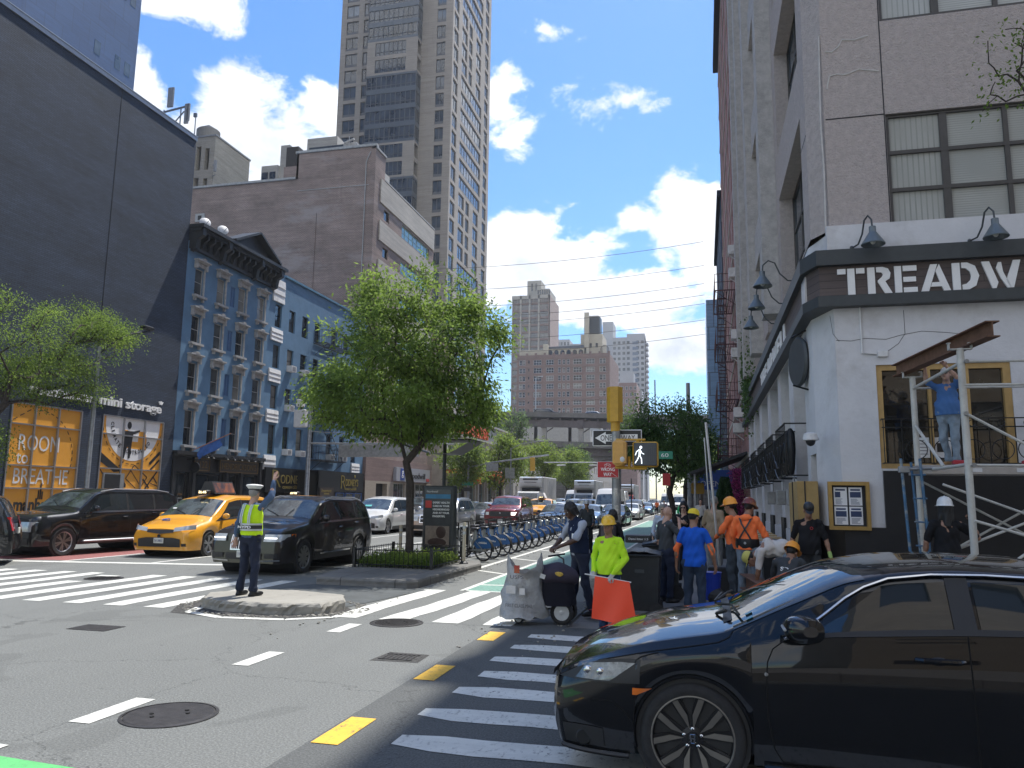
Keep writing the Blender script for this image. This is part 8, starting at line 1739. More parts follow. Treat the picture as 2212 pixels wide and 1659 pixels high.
far=[('distant man in bright green shirt and white cap on the right-hand pavement',-.9,36,0,cloth('bright_green',(.04,.45,.16)),C_BLACK,('cap',C_WHITE,1),SK_M),('distant pedestrian in white top beside the green-shirted man',-.15,38,5,C_WHITE,C_BLACK,None,SK_L),('distant pedestrian in black walking away under the street tree',.35,34.5,180,C_BLACK,C_JEAN,None,SK_M),('distant pedestrian in dark red jacket farther along the right pavement',.6,46,0,cloth('dark_red',(.25,.03,.04)),C_BLACK,None,SK_M),('distant pedestrian in dark coat near the blue awning',1.0,52,10,C_GREY,C_BLACK,None,SK_L),('worker in orange vest standing in the bike lane beside the police car',-5.3,92,0,C_ORG,C_BLACK,None,SK_M),('distant person in dark top on the bike lane edge left of the street tree',-3.4,70,0,cloth('mauve',(.20,.10,.14)),C_BLACK,None,SK_M),('pedestrian in white shirt on the far left pavement below the store',-25.2,92,90,C_WHITE,C_JEAN,None,SK_M),('pedestrian in black outside the store entrance',-26.3,97,-60,C_BLACK,C_BLACK,None,SK_D),('pedestrian in pale grey near the store columns',-25.4,101,80,C_LBLUE,C_GREY,None,SK_L),('pedestrian in dark jacket waiting at the far left corner',-24.6,107,20,C_GREY,C_BLACK,None,SK_M),('person in white top and dark hair beside the white minivan',-20.5,46,-30,C_WHITE,C_GREY,None,SK_D),('man in black with a white towel by the silver suv',-14.35,41.5,0,C_BLACK,C_BLACK,None,SK_M)]
for lb,x,y,rz,tp,bt,ht_,sk in far:person(lb,(x,y,.13 if(x>-1.9 or x<-23.5)else 0),rz,walk_,1.72,sk,tp,.5,bt,M_BLACK,('short',M_HAIRB),ht_,(0,0,0),1.05,.9,res=.024,detail=False)
M_BARK=mat('bark',(.050,.040,.034),.95,var=.35,scale=12,bump=1,bscale=18,bdist=.03)
L_HERO=leafmat('leaves_elm',(.105,.185,.045),.52);L_LOC=leafmat('leaves_locust',(.10,.18,.04),.52);L_LIME=leafmat('leaves_lime',(.12,.20,.045),.5);L_DARK=leafmat('leaves_dark',(.07,.135,.05),.45);L_SHR=leafmat('leaves_cedar',(.025,.055,.025),.25)
def tree(label,base,fork,crown,ncl,per,leaf,m,seed,cat='tree',tr=.11,lean=(0,0),spread=(.34,.22),name='street_tree',group=None,droop=.5,gap=.0,inner=.25):
 rs=np.random.RandomState(seed);root=thing(name,label,cat,base,group);base,fork=np.array(base,float),np.array(fork,float)
 pts=[]
 while len(pts)<ncl:
  c=crown[rs.randint(len(crown))];d=rs.normal(size=3);d/=np.linalg.norm(d);r=rs.uniform(inner,1)**.45;p=np.array(c[:3])+d*r*np.array(c[3:])
  if p[2]>fork[2]-.3 and(not pts or min(np.linalg.norm(p-q)for q in pts)>gap):pts.append(p)
 pts.sort(key=lambda p:np.linalg.norm(p-fork));nodes=[(base,-1)];n0=5
 for i in range(1,n0+1):t=i/n0;nodes.append((base+(fork-base)*t+np.array([lean[0]*math.sin(t*PI),lean[1]*math.sin(t*PI),0]),i-1))
 ends=[]
 for p in pts:
  P=np.array([n[0]for n in nodes]);dv=p-P;dist=np.linalg.norm(dv,axis=1);path=np.linalg.norm(P-fork,axis=1);cost=dist+.45*path+np.where(dv[:,2]<-.1,1.5,0)+np.where(np.arange(len(P))<n0,9,0)
  j=int(np.argmin(cost));a=P[j];k=max(2,int(dist[j]/.4));prev=j
  for i in range(1,k+1):
   t=i/k;q=a+(p-a)*t+np.array([0,0,.10*dist[j]*math.sin(t*PI)])+rs.normal(size=3)*.02*dist[j]*(t<1);nodes.append((q,prev));prev=len(nodes)-1
  ends.append(prev)
 w=np.zeros(len(nodes))
 for e in ends:w[e]+=1
 for i in range(len(nodes)-1,0,-1):w[nodes[i][1]]+=w[i]
 rad=np.maximum(.007,tr*(w/w[0])**.46);ch={}
 for i in range(1,len(nodes)):ch.setdefault(nodes[i][1],[]).append(i)
 trunk,limb=MB(),MB();stack=[(0,None)]
 while stack:
  i,par=stack.pop();line,r=([nodes[par][0]],[rad[i]])if par is not None else([],[]);j=i
  while True:
   line.append(nodes[j][0]);r.append(rad[j]);c=ch.get(j,[])
   if not c:break
   c.sort(key=lambda q:-w[q])
   for o in c[1:]:stack.append((o,j))
   j=c[0]
  if len(line)>1:(trunk if par is None else limb).tube(line,[float(x)for x in r],8 if r[0]>.03 else 5,cap=False)
 if trunk.v:trunk.build('trunk',M_BARK,root,True)
 limb.build('branches',M_BARK,root,True)
 N=ncl*per;idx=rs.randint(0,ncl,N);E=np.array([nodes[e][0]for e in ends]);S=np.array([nodes[nodes[e][1]][0]for e in ends]);t=rs.uniform(0,1.15,N)[:,None]
 C_=S[idx]+(E[idx]-S[idx])*t+rs.normal(size=(N,3))*np.array([spread[0],spread[0],spread[1]]);out=C_-np.array(crown[0][:3]);out/=np.linalg.norm(out,axis=1)[:,None]+1e-6
 ax=out*.6+rs.normal(size=(N,3))*.55+np.array([0,0,-droop]);ax/=np.linalg.norm(ax,axis=1)[:,None];up=rs.normal(size=(N,3))*.5+np.array([0,0,1.0]);sd=np.cross(ax,up);sd/=np.linalg.norm(sd,axis=1)[:,None]+1e-6
 L=leaf[0]*rs.uniform(.6,1.25,N)[:,None];W=leaf[1]*rs.uniform(.7,1.2,N)[:,None]
 V=np.stack([C_,C_+ax*L*.45+sd*W,C_+ax*L,C_+ax*L*.45-sd*W],1).reshape(-1,3);F=np.arange(N*4).reshape(N,4);tint=np.repeat(np.clip(rs.normal(.5,.2,N)+rs.normal(0,.18,ncl)[idx],0,1),4)
 fast_mesh('crown',V,F,m,root,False,tint);return root
tree('broad green street tree with dark trunk on the railed median bed',(-7.12,18.35,.17),(-7.15,18.3,2.15),[(-7.35,18.4,5.2,2.6,2.5,1.8),(-7.2,18.4,6.4,1.75,1.7,1.4),(-7.4,18.4,4.05,2.4,2.3,.85),(-8.1,18.3,4.4,1.7,1.9,1.3),(-6.2,18.4,5.6,1.6,1.8,1.2)],235,185,(.135,.026),L_HERO,5,tr=.105,spread=(.24,.13),gap=.2,inner=.5)
tree('feathery honey locust leaning in from the left edge before the orange posters',(-24.9,21.2,.13),(-24.9,22.0,2.6),[(-24.6,22.6,7.6,2.3,2.6,2.0),(-24.5,25.6,7.9,1.6,2.4,1.6),(-24.6,24.4,5.9,1.4,2.3,1.1),(-24.6,27.0,8.6,.9,1.4,.7),(-24.6,21.6,3.4,.9,.9,.8)],135,270,(.10,.022),L_LOC,9,tr=.15,lean=(0,.3),spread=(.33,.17),gap=.3,droop=.3)
g_='trees along the left pavement'
for i,(x,y,h,r,lb,mm)in enumerate(((-24.9,79,8.0,2.6,'light green street tree in front of the cream store columns',L_LIME),(-22.6,86,9.4,3.0,'bright green street tree with raised crown above the red pickup',L_LIME),(-22.3,104,10.2,3.4,'rounded green street tree above the first box truck',L_LIME),(-21.4,124,10.0,3.3,'smaller green street tree just left of the red bicycle sign',L_LIME),(-23.0,138,12.0,3.8,'dark bushy tree below the bridge deck on the left',L_DARK))):
 tree(lb,(x,y,.13),(x,y,h*.3),[(x,y,h*.62,r,r,h*.30),(x+r*.3,y,h*.75,r*.6,r*.6,h*.22)],75,90,(.30,.085),mm,30+i,tr=.16,spread=(.5,.35),group=g_)
tree('dark green street tree on the right pavement behind the walk signal',(-1.7,42,.13),(-1.75,42,2.2),[(-2.1,42,5.6,2.3,2.2,1.9),(-1.6,42,4.3,1.9,2.1,1.4),(-3.2,42,5.0,1.1,1.6,1.1)],120,150,(.16,.042),L_DARK,44,tr=.15,lean=(.15,0),spread=(.38,.26),gap=.25)
tree('second dark street tree farther along the right pavement',(-1.2,52,.13),(-1.15,52,2.6),[(-1.3,52,6.2,2.0,2.0,2.0),(-.4,51,5.0,1.5,1.8,1.6)],80,110,(.2,.055),L_DARK,45,tr=.14,spread=(.4,.3),gap=.25)
tree('distant tree closing the right pavement under the bridge',(-.2,96,.13),(-.2,96,3),[(-.8,96,7,3.2,3,3),(-2.5,98,6,2.4,3,2)],60,90,(.34,.1),L_LIME,46,tr=.18,spread=(.6,.4))
tree('dark clump of foliage with pinkish new leaves beside the bridge parapet',(-36,146,.1),(-36,146,8),[(-36,146,15.5,3.6,2.5,3.0),(-40,146,14,3,2.5,2.5)],60,90,(.4,.12),L_DARK,47,tr=.3,spread=(.6,.4))
tree('spindly overhanging branch high against the stucco at the right edge',(5.6,13.6,8.0),(5.3,13.4,8.4),[(4.85,12.9,8.2,.40,.5,.5),(5.0,13.0,9.0,.5,.5,.4)],20,16,(.075,.02),L_LOC,48,tr=.03,spread=(.12,.10),name='overhanging_branch',cat='branch')
t=thing('conifer_shrub','tall dark conifer shrub in a planter beyond the orange workers','shrub',(.62,24,.13));rs=np.random.RandomState(3);N=5200;z=rs.uniform(0,1,N);a=rs.uniform(0,2*PI,N);rr=.40*(1-z**1.6*.8)*rs.uniform(.7,1.05,N)
C_=np.stack([.62+rr*np.cos(a),24+rr*np.sin(a),.45+2.0*z],1);ax_=np.stack([np.cos(a)*.5,np.sin(a)*.5,np.ones(N)],1)*.09;sd=rs.normal(size=(N,3))*.018;V=np.stack([C_,C_+ax_*.5+sd,C_+ax_,C_+ax_*.5-sd],1).reshape(-1,3);fast_mesh('foliage',V,np.arange(N*4).reshape(N,4),L_SHR,t,False,np.repeat(rs.uniform(0,1,N),4));MB().lathe([(.22,0),(.28,.42),(.26,.43)],(.62,24,.13),16).build('planter',M_DARK,t)
def leafstuff(N,f,m,name,size,parent=None,seed=1):
 rs=np.random.RandomState(seed);C_=f(rs,N);ax=rs.normal(size=(N,3))+np.array([0,0,1.2]);ax/=np.linalg.norm(ax,axis=1)[:,None];sd=np.cross(ax,rs.normal(size=(N,3)));sd/=np.linalg.norm(sd,axis=1)[:,None]
 V=np.stack([C_,C_+ax*size*.5+sd*size*.3,C_+ax*size,C_+ax*size*.5-sd*size*.3],1).reshape(-1,3);return fast_mesh(name,V,np.arange(N*4).reshape(N,4),m,parent,False,np.repeat(rs.uniform(0,1,N),4))
BX0,BX1,BY0,BY1=-7.95,-6.05,16.95,19.3
tag(leafstuff(14000,lambda r,n:np.stack([r.uniform(BX0+.05,BX1-.05,n),r.uniform(BY0+.05,BY1-.05,n),.2+np.abs(r.normal(0,.09,n))],1),L_LIME,'ground_cover',.06),'low leafy green plants filling the railed tree bed','plants',kind='stuff')
tag(leafstuff(2500,lambda r,n:np.stack([2.02+r.uniform(-.25,.2,n),34.5+r.normal(0,1.2,n),7.2+r.normal(0,.9,n)],1),L_DARK,'ivy',.14),'green ivy spilling over the end of the restaurant sign band','ivy',kind='stuff')
t=thing('flower_column','column of purple and pink artificial flowers beside the shop door','flowers',(1.7,38.8,.13));leafstuff(3000,lambda r,n:np.stack([1.6+r.normal(0,.16,n),38.6+r.normal(0,.16,n),r.uniform(.4,3.3,n)],1),leafmat('petals_purple',(.18,.03,.13),.3,.6),'blossoms',.10,t)
MB().tube([(1.6,38.6,.13),(1.6,38.6,3.3)],.05).build('post',M_DARK,t)
fe=thing('tree_bed_fence','low black picket railing round the planted median bed','fence',(-7,18,.17));corners=[(BX0,BY0),(BX1,BY0),(BX1,BY1),(BX0,BY1)]
for i in range(4):
 a,c=Vector((*corners[i],.17)),Vector((*corners[(i+1)%4],.17));mb=MB();n=int((c-a).length/.11)
 for z in(.07,.40):mb.tube([a+Z3*z,c+Z3*z],.011,4)
 for k in range(1,n):p=a+(c-a)*k/n;mb.tube([p,p+Z3*.43],.0075,4,cap=False)
 mb.build('railing',M_BLACK,fe);mb=MB();mb.box(a.x-.03,a.y-.03,.17,a.x+.03,a.y+.03,.63);mb.build('corner_post',M_BLACK,fe)
M_DELIN=mat('cream_plastic_post',(.50,.44,.33),.5,var=.15);
for x,y,z,lb in((-5.84,18.75,.17,'cream flexible lane post at the corner of the median beside the kiosk'),(-8.12,20.2,0,'left one of two cream lane posts behind the tree trunk'),(-7.85,20.2,0,'right one of two cream lane posts behind the tree trunk')):
 d=thing('lane_post',lb,'bollard',(x,y,z),'cream flexible lane posts');mb=MB();mb.lathe([(.045,.06),(.042,1.0),(.03,1.02)],(x,y,z),14);mb.build('post',M_DELIN,d,True);mb=MB();mb.lathe([(.12,0),(.10,.03),(.05,.07)],(x,y,z),14);mb.build('base',M_PLAS,d);mb=MB()
 for q in(.72,.86):mb.lathe([(.0465,q),(.0465,q+.07)],(x,y,z),14,cap=False)
 mb.build('reflective_band',M_SILV if False else C_SILV,d)
M_BB=mat('bike_blue',(.025,.12,.33),.35,.1,var=.15,scale=8,world=False,coat=.6);M_BG=mat('bike_silver',(.34,.36,.36),.4,.3,var=.12,world=False);M_SPK=mat('spoke_steel',(.3,.3,.3),.4,.8,var=0)
def bike(name,label,fr,grey):
 r=thing(name,label,'bicycle',(0,0,0),'docked hire bicycles',world=False)
 for x in(0,-1.08):
  w=thing_part('wheel',r,(x,0,.33));mb=MB();mb.torus((0,0,0),.31,.024,'y',28,6);mb.build('tyre',M_TYRE,w,True);mb=MB();mb.torus((0,0,0),.283,.009,'y',28,4)
  for k in range(14):a=2*PI*k/14;mb.tube([(0,.02 if k%2 else-.02,0),(.28*math.cos(a),0,.28*math.sin(a))],.0022,3,cap=False)
  mb.lathe([(.035,-.05),(.035,.05)],(0,0,0),10,'y');mb.build('rim',M_SPK,w)
 mb=MB();s=.032 if grey else .026
 mb.tube([(-.45,0,.30),(-.70,0,.38),(-.90,0,.62),(-.93,0,.85)],[s*1.5,s*1.6,s*1.3,s],8);mb.tube([(-.45,0,.30),(-.34,0,.60),(-.28,0,.86)],s,8);mb.tube([(-.93,0,.90),(-1.02,0,.60),(-1.08,.06,.33)],.02,6);mb.tube([(-1.02,0,.60),(-1.08,-.06,.33)],.02,6)
 for q in(-.07,.07):mb.tube([(-.45,q*.5,.30),(0,q,.33)],.03 if grey else .018,6);mb.tube([(-.33,q*.4,.62),(0,q,.36)],.012,5)
 if grey:mb.prism([(-.55,.22),(.02,.27),(.02,.36),(-.5,.40)],'y',.05,.085)
 mb.build('frame',fr,r,True,50)
 mb=MB();rows=[]
 for i in range(15):
  a=D2R(-8+168*i/14);rows.append([(.365*math.cos(a),q,.33+.365*math.sin(a))for q in(-.045,0,.045)]);
 mb.grid(rows);fd=mb.build('fender',M_PLAS,r,True)
 for q in(-.05,.05):
  mb=MB();mb.poly([(.345*math.cos(D2R(a)),q,.33+.345*math.sin(D2R(a)))for a in range(12,166,11)]+[(-.20,q,.36),(.18,q,.37)]);g=mb.build('skirt_guard',M_BB,r)
  mb=MB();mb.text('citibike',(-.13 if q<0 else .18,q*1.06,.50),X3 if q<0 else-X3,Z3,.30,.06,.002,bold=.02);mb.build('lettering',M_LETTER,g)
 mb=MB();mb.bbox(-.42,-.08,.90,-.16,.08,.95,.02);mb.tube([(-.28,0,.8),(-.28,0,.92)],.016,6);mb.build('saddle',M_PLAS,r,True);mb=MB();mb.tube([(-.93,0,.85),(-.92,0,1.06)],.02,6);mb.tube([(-.78,-.30,1.10),(-.93,-.20,1.08),(-.94,0,1.06),(-.93,.20,1.08),(-.78,.30,1.10)],.014,6);mb.build('handlebar',M_PLAS,r,True)
 mb=MB();mb.bbox(-1.20,-.16,.72,-.98,.16,.94,.02);mb.build('front_basket',M_BG if grey else M_PLAS,r);mb=MB();mb.lathe([(.09,-.06),(.09,-.05)],(-.45,0,.30),14,'y');mb.tube([(-.45,-.08,.30),(-.40,-.1,.14)],.012,5);mb.tube([(-.45,.08,.30),(-.50,.1,.46)],.012,5);mb.build('crank',M_PLAS,r);return r
bg=bike('hire_bicycle','grey electric hire bicycle, nearest of the docked row beside the kiosk',M_BG,True);bb=bike('hire_bicycle','blue hire bicycle third in the docked row',M_BB,False);rnd=random.Random(5)
ys=[21.45,22.5,23.6,24.6,25.6,26.7,27.8,28.8,31.2,32.2,34.0,35.2,37.0,38.2,39.6,41,42.6,44.2,46,48,50.0,52.0];names=['nearest','second','third','fourth','fifth','sixth','seventh','eighth','ninth','tenth','eleventh','twelfth','thirteenth','fourteenth','fifteenth','sixteenth','seventeenth','eighteenth','nineteenth','twentieth','twenty-first','farthest']
for i,y in enumerate(ys):
 g=i in(0,1,5);src=bg if g else bb;o=src if i==(0 if g else 2)else copy_tree(src)
 x=-6.12 if i<8 else-6.35;o['label']=('grey electric' if g else 'blue')+' hire bicycle, '+names[i]+' in the docked row counted from the kiosk';place(o,(x-.04*rnd.random(),y+.15,.0),D2R(-24+rnd.uniform(-3,3)));o.rotation_euler.x=D2R(rnd.uniform(-3,3))
dk=thing('bike_dock','long low grey docking rail with upright dock heads holding the hire bicycles','bike dock',(-7.3,36,0));mb=MB();mb.bbox(-7.9,20.9,.0,-6.9,53,.03,.005);mb.build('base_plate',M_GALV,dk)
for y in ys:mb=MB();q=(-7.15,y+.62);mb.bbox(q[0]-.09,q[1]-.12,.03,q[0]+.09,q[1]+.12,.82,.04);mb.build('dock_post',M_BG,dk)
sg=thing('dock_sign','narrow black sign with white STAY lettering between the kiosk and the first bicycle','sign',(-6.75,21.6,0));mb=MB();mb.box(-6.85,21.60,.1,-6.6,21.63,.95);mb.build('panel',M_PBLK,sg);mb=MB()
for k in range(3):mb.text('STAY',(-6.63-.07*k,21.595,.15+.2*k),(0,0,1),(-1,0,0),.34,.055,.003,bold=.03)
mb.build('lettering',M_LETTER,sg)
k_=thing('advertising_kiosk','dark street kiosk with a lit health advertisement panel beside the docked bicycles','kiosk',(-7.25,20.9,0),rz=D2R(-10),world=False);mb=MB();mb.bbox(-.50,-.10,0,.50,.12,2.12,.03);mb.build('cabinet',M_CHAR,k_)
mb=MB();mb.box(-.42,-.115,.42,.42,-.10,2.02);pn=mb.build('display_panel',mat('poster_dark_grey',(.055,.06,.064),.25,var=.3,scale=3,world=False),k_)
mb=MB();mb.box(-.38,-.12,.45,.38,-.116,1.0);mb.build('photo_area',mat('poster_photo',(.22,.18,.15),.3,var=.4,scale=4,world=False),pn);mb=MB();mb.ball((.12,-.12,.83),(.16,.006,.17),16,8);mb.ball((0,-.12,.55),(.30,.006,.12),16,8);mb.build('photo_figure',mat('poster_figure_print',(.05,.03,.025),.3,var=.3,world=False),pn)  # figure is a flat dark brown print on the poster
mb=MB();mb.box(-.40,-.12,1.50,-.20,-.116,1.70);mb.build('red_badge',mat('poster_red',(.55,.04,.03),.4,var=0),pn);mb=MB();mb.box(-.40,-.12,1.76,.40,-.116,1.88);mb.build('blue_strip',mat('poster_blue',(.03,.20,.38),.4,var=.2),pn);mb=MB()
for i,s in enumerate(('EXPERT HEALTH','CARE IN YOUR','NEIGHBORHOOD','AND AT YOUR','FINGERTIPS.')):mb.text(s,(-.16,-.116,1.62-.095*i),X3,Z3,.53 if i!=4 else .40,.055,.003,bold=.03)
mb.text('STAY AMAZING',(-.38,-.116,.50),X3,Z3,.35,.04,.003);mb.text('Northwell',(-.36,-.116,1.93),X3,Z3,.35,.05,.003);mb.build('lettering',M_LETTER,pn)
s_=thing('solar_canopy','flared dark solar canopy on a thin post behind the kiosk','solar panel',(-7.35,21.5,0));mb=MB();mb.tube([(-7.35,21.5,0),(-7.35,21.5,3.35)],.055);mb.build('post',M_CHAR,s_);mb=MB();mb.add([(-7.0,20.9,3.05),(-7.0,22.1,3.05),(-6.35,22.0,3.4),(-6.35,20.9,3.4),(-7.7,20.9,3.05),(-7.7,22.1,3.05),(-8.9,22.0,3.42),(-8.9,20.9,3.42)],[(0,1,2,3),(4,5,6,7),(0,1,5,4)]);mb.box(-8.9,20.88,3.42,-6.35,22.02,3.45);mb.build('panel',M_PLAS,s_)
M_YSG=mat('signal_yellow',(.50,.29,.03),.45,var=.14,scale=10);x0,y0=-1.63,15.0
t=thing('traffic_signal_pole','grey sticker-covered pole with yellow signal housings and a white walking figure','traffic signal',(x0,y0,.13));mb=MB();mb.lathe([(.16,0),(.15,.25),(.10,.32),(.085,.4),(.082,3.0)],(x0,y0,.13),20);mb.build('pole',mat('weathered_steel',(.24,.25,.25),.5,.5,var=.3,scale=5,col2=(.42,.41,.38),v2=.45,s2=7),t,True)
rnd=random.Random(6)
for k in range(6):z=.55+k*.33;mb=MB();a0=rnd.uniform(-2.1,-1.3);mb.grid([[(x0+.0865*math.cos(a0+j*.18),y0+.0865*math.sin(a0+j*.18),zz)for j in range(6)]for zz in(z,z+.16)]);mb.build('torn_sticker',mat('torn_paper',(.45,.44,.40),.8,var=.5,scale=30),t)
mb=MB();mb.lathe([(.15,3.30),(.155,3.31),(.155,3.98),(.14,3.99)],(x0-.02,y0,0),6,cap=True);mb.lathe([(.09,3.12),(.09,3.30)],(x0-.01,y0,0),16);mb.lathe([(.157,3.52),(.157,3.53)],(x0-.02,y0,0),6);mb.lathe([(.157,3.74),(.157,3.75)],(x0-.02,y0,0),6);mb.build('signal_housing',M_YSG,t)
for z in(3.4,3.63,3.86):mb=MB();mb.lathe([(.09,0),(.10,.16)],(x0-.02,y0+.12,z),14,'y',cap=False);mb.build('signal_hood',M_YSG,t)
mb=MB();mb.tube([(x0+.02,14.88,2.95),(x0+.4,14.8,2.94),(x0+.58,14.8,2.94)],.022);mb.tube([(x0,14.88,2.42),(x0+.5,14.8,2.40),(x0+.6,14.8,2.40)],.03);mb.tube([(-1.2,14.8,2.94),(-1.2,14.8,2.86)],.03);mb.tube([(-1.36,14.8,2.40),(-1.36,14.8,2.62)],.03);mb.build('bracket',M_YSG,t)
mb=MB();mb.bbox(-1.29,14.72,2.42,-.81,14.9,2.90,.03);h=mb.build('walk_signal',M_YSG,t);mb=MB();mb.bbox(-1.265,14.708,2.445,-.835,14.722,2.875,.01);mb.build('lens',mat('signal_lens',(.045,.05,.06),.3,var=0),h);mb=MB();F_=14.70;ox,oz=-1.15,2.47
mb.ball((ox+.02,F_,oz+.32),(.024,.004,.026),12,8)
for pts,w in(([(.0,.285),(-.005,.16)],.034),([(.0,.28),(-.06,.24),(-.085,.17)],.014),([(.01,.27),(.04,.21),(.08,.19)],.014),([(-.01,.17),(-.045,.09),(-.09,.02)],.017),([(.0,.17),(.03,.10),(.035,.01)],.017)):mb.tube([(ox+p[0],F_,oz+p[1])for p in pts],w,6,flat=.3 if False else .5)
mb.build('walking_figure',mat('lit_white',(.8,.85,.9),.4,var=0,emit=(.85,.92,1,1.0)),h);mb=MB()
for q in(-.98,-.90):
 for z in(2.53,2.66,2.79):mb.box(q,14.704,z,q+.05,14.708,z+.008)
 for z in(2.54,2.67):mb.box(q,14.704,z,q+.008,14.708,z+.115);mb.box(q+.045,14.704,z,q+.053,14.708,z+.115)
mb.build('unlit_digits',mat('unlit_digits',(.07,.065,.075),.4,var=0),h)
mb=MB();mb.bbox(-1.66,14.60,2.44,-1.40,14.95,2.93,.05);o=mb.build('side_signal',mat('signal_yellow_pale',(.60,.33,.08),.4,var=.08,scale=9),t);mb=MB();mb.ball((-1.47,14.6,2.56),(.045,.006,.05),12,6);mb.build('round_sticker',M_SILV if False else C_SILV,o)
o=thing('one_way_sign','black and white ONE WAY arrow sign behind the signal pole','sign',(-1.63,15.12,2.86));mb=MB();mb.bbox(-2.10,15.10,2.84,-1.14,15.12,3.16,.01);mb.build('plate',M_LETTER,o);mb=MB();mb.box(-2.085,15.094,2.855,-1.155,15.10,3.145);mb.build('black_field',M_PBLK,o)
mb=MB();mb.prism([(-2.05,3.0),(-1.84,3.12),(-1.84,3.07),(-1.22,3.07),(-1.22,2.93),(-1.84,2.93),(-1.84,2.88)],'y',15.088,15.094);ar=mb.build('white_arrow',M_LETTER,o);mb=MB();mb.text('ONE',(-1.94,15.088,2.945),X3,Z3,.22,.11,.004);mb.text('WAY',(-1.54,15.088,2.945),X3,Z3,.27,.11,.004);mb.build('lettering',M_PBLK,ar)
o=thing('wrong_way_sign','red WRONG WAY sign with a bicycle symbol on the signal pole','sign',(-1.8,14.9,2.2));mb=MB();mb.bbox(-1.98,14.88,2.22,-1.57,14.9,2.53,.008);mb.build('plate',M_LETTER,o);mb=MB();mb.box(-1.972,14.874,2.228,-1.578,14.88,2.522);rd=mb.build('red_field',mat('sign_red',(.42,.015,.02),.4,var=.08),o);mb=MB();mb.text('WRONG',(-1.91,14.874,2.345),X3,Z3,.27,.068,.004,bold=.015);mb.text('WAY',(-1.86,14.874,2.25),X3,Z3,.16,.068,.004,bold=.015)
for q in(-1.82,-1.74):mb.torus((q,14.872,2.455),.022,.003,'y',14,4)
mb.tube([(-1.82,14.872,2.455),(-1.80,14.872,2.495),(-1.75,14.872,2.495),(-1.74,14.872,2.455),(-1.78,14.872,2.455),(-1.80,14.872,2.50)],.003,4);mb.build('lettering',M_LETTER,rd);mb=MB();mb.tube([(-1.70,14.872,2.31),(-1.60,14.872,2.235)],.004,4);mb.build('scratch',C_SILV,rd)
o=thing('street_name_sign','small green street name sign on the far side of the walk signal','sign',(-.9,19,2.5));mb=MB();mb.bbox(-1.3,20.4,2.86,-.75,20.42,3.06,.005);mb.build('plate',mat('sign_green',(.02,.22,.14),.4,var=0),o);mb=MB();mb.text('E 60',(-1.2,20.4,2.91),X3,Z3,.34,.1,.004);mb.build('lettering',M_LETTER,o)
def mast(name,label,cat,x,y,h,r=.08,parts=(),m=None,base=.13,group=None):
 t=thing(name,label,cat,(x,y,base),group);mb=MB();mb.lathe([(r*1.7,0),(r*1.5,.5),(r,.6),(r*.7,h)],(x,y,base),12);mb.build('pole',m or M_GALV,t,True)
 for nm,pts,rr,mm in parts:mb=MB();mb.tube([(x+p[0],y+p[1],p[2])for p in pts],rr,7);mb.build(nm,mm or m or M_GALV,t,True)
 return t
t=mast('street_lamp','grey street pole before the orange posters with a camera on a curved arm','lamp post',-24.0,26.1,7.6,.10,[('arm',[(0,0,7.4),(.1,.6,8.0),(.1,1.6,8.6),(.1,2.7,8.95)],.05,M_BLACK)]);mb=MB();mb.bbox(-24.1,28.4,9.0,-23.8,29.0,9.15,.03);mb.build('camera',M_BLACK,t)
t=mast('utility_pole','tall grey pole with white radio boxes carrying a horizontal sign arm','pole',-23.9,43.7,7.6,.15,[('arm',[(0,0,5.0),(9.5,0,4.9)],.06,None),('arm',[(0,0,5.75),(6,0,5.35)],.02,None)]);mb=MB();mb.bbox(-24.9,43.4,6.0,-24.1,43.8,7.1,.04);mb.bbox(-24.8,43.4,7.3,-24.3,43.7,7.75,.03);mb.build('radio_box',M_WHT,t);mb=MB();mb.bbox(-21.9,43.75,4.15,-16.6,43.82,4.9,.02);mb.build('sign_back',M_GALV,t)
t=mast('signal_mast','signal mast at the next corner with a long rising arm and yellow traffic light','traffic signal',-24.0,78,6.2,.14,[('arm',[(0,0,4.9),(2.5,0,5.4),(8.6,0,6.2)],.09,None)]);mb=MB();mb.bbox(-17.3,77.7,4.55,-16.8,78,5.9,.04);mb.build('signal_head',M_YSG,t);mb=MB();mb.bbox(-22.0,77.8,4.5,-20.7,77.85,5.3,.03);mb.build('sign_back',M_GALV,t);mb=MB();mb.bbox(-24.6,77.8,3.0,-23.4,77.85,3.35,.01);mb.build('street_sign',MATS['sign_green'],t);mb=MB();mb.bbox(-24.5,77.8,2.4,-23.5,77.85,2.8,.01);mb.build('one_way_plate',M_PBLK,t)
t=mast('street_lamp','slim grey lamp post with curved arm beside the box truck','lamp post',-20.9,84,7.2,.11,[('arm',[(0,0,7.2),(1.2,0,7.8),(3.4,0,8.1)],.05,None)]);mb=MB();mb.bbox(-21.5,83.8,3.9,-20.4,83.9,5.1,.02);mb.build('sign_back',M_GALV,t);mb=MB();mb.bbox(-17.9,83.8,8.0,-17.1,84.2,8.15,.03);mb.build('lamp_head',M_GALV,t)
t=mast('street_lamp','far lamp post whose long horizontal arm carries two flat lamps left of the red sign','lamp post',-8.2,79.5,5.6,.10,[('arm',[(0,0,5.5),(-8,0,5.5)],.06,None)],base=.17)
for q in(-6.6,-3.2):mb=MB();mb.bbox(-8.2+q,79.3,5.15,-8.2+q+.9,79.7,5.28,.03);mb.build('lamp_head',M_WHT,t)
mast('thin_post','thin black post rising from the far median planters','post',-6.08,68,3.6,.06,m=M_BLACK,base=0);mast('street_lamp','weathered grey pole between the dark trees on the right pavement','lamp post',-.75,46,8.5,.16,m=M_STONE)
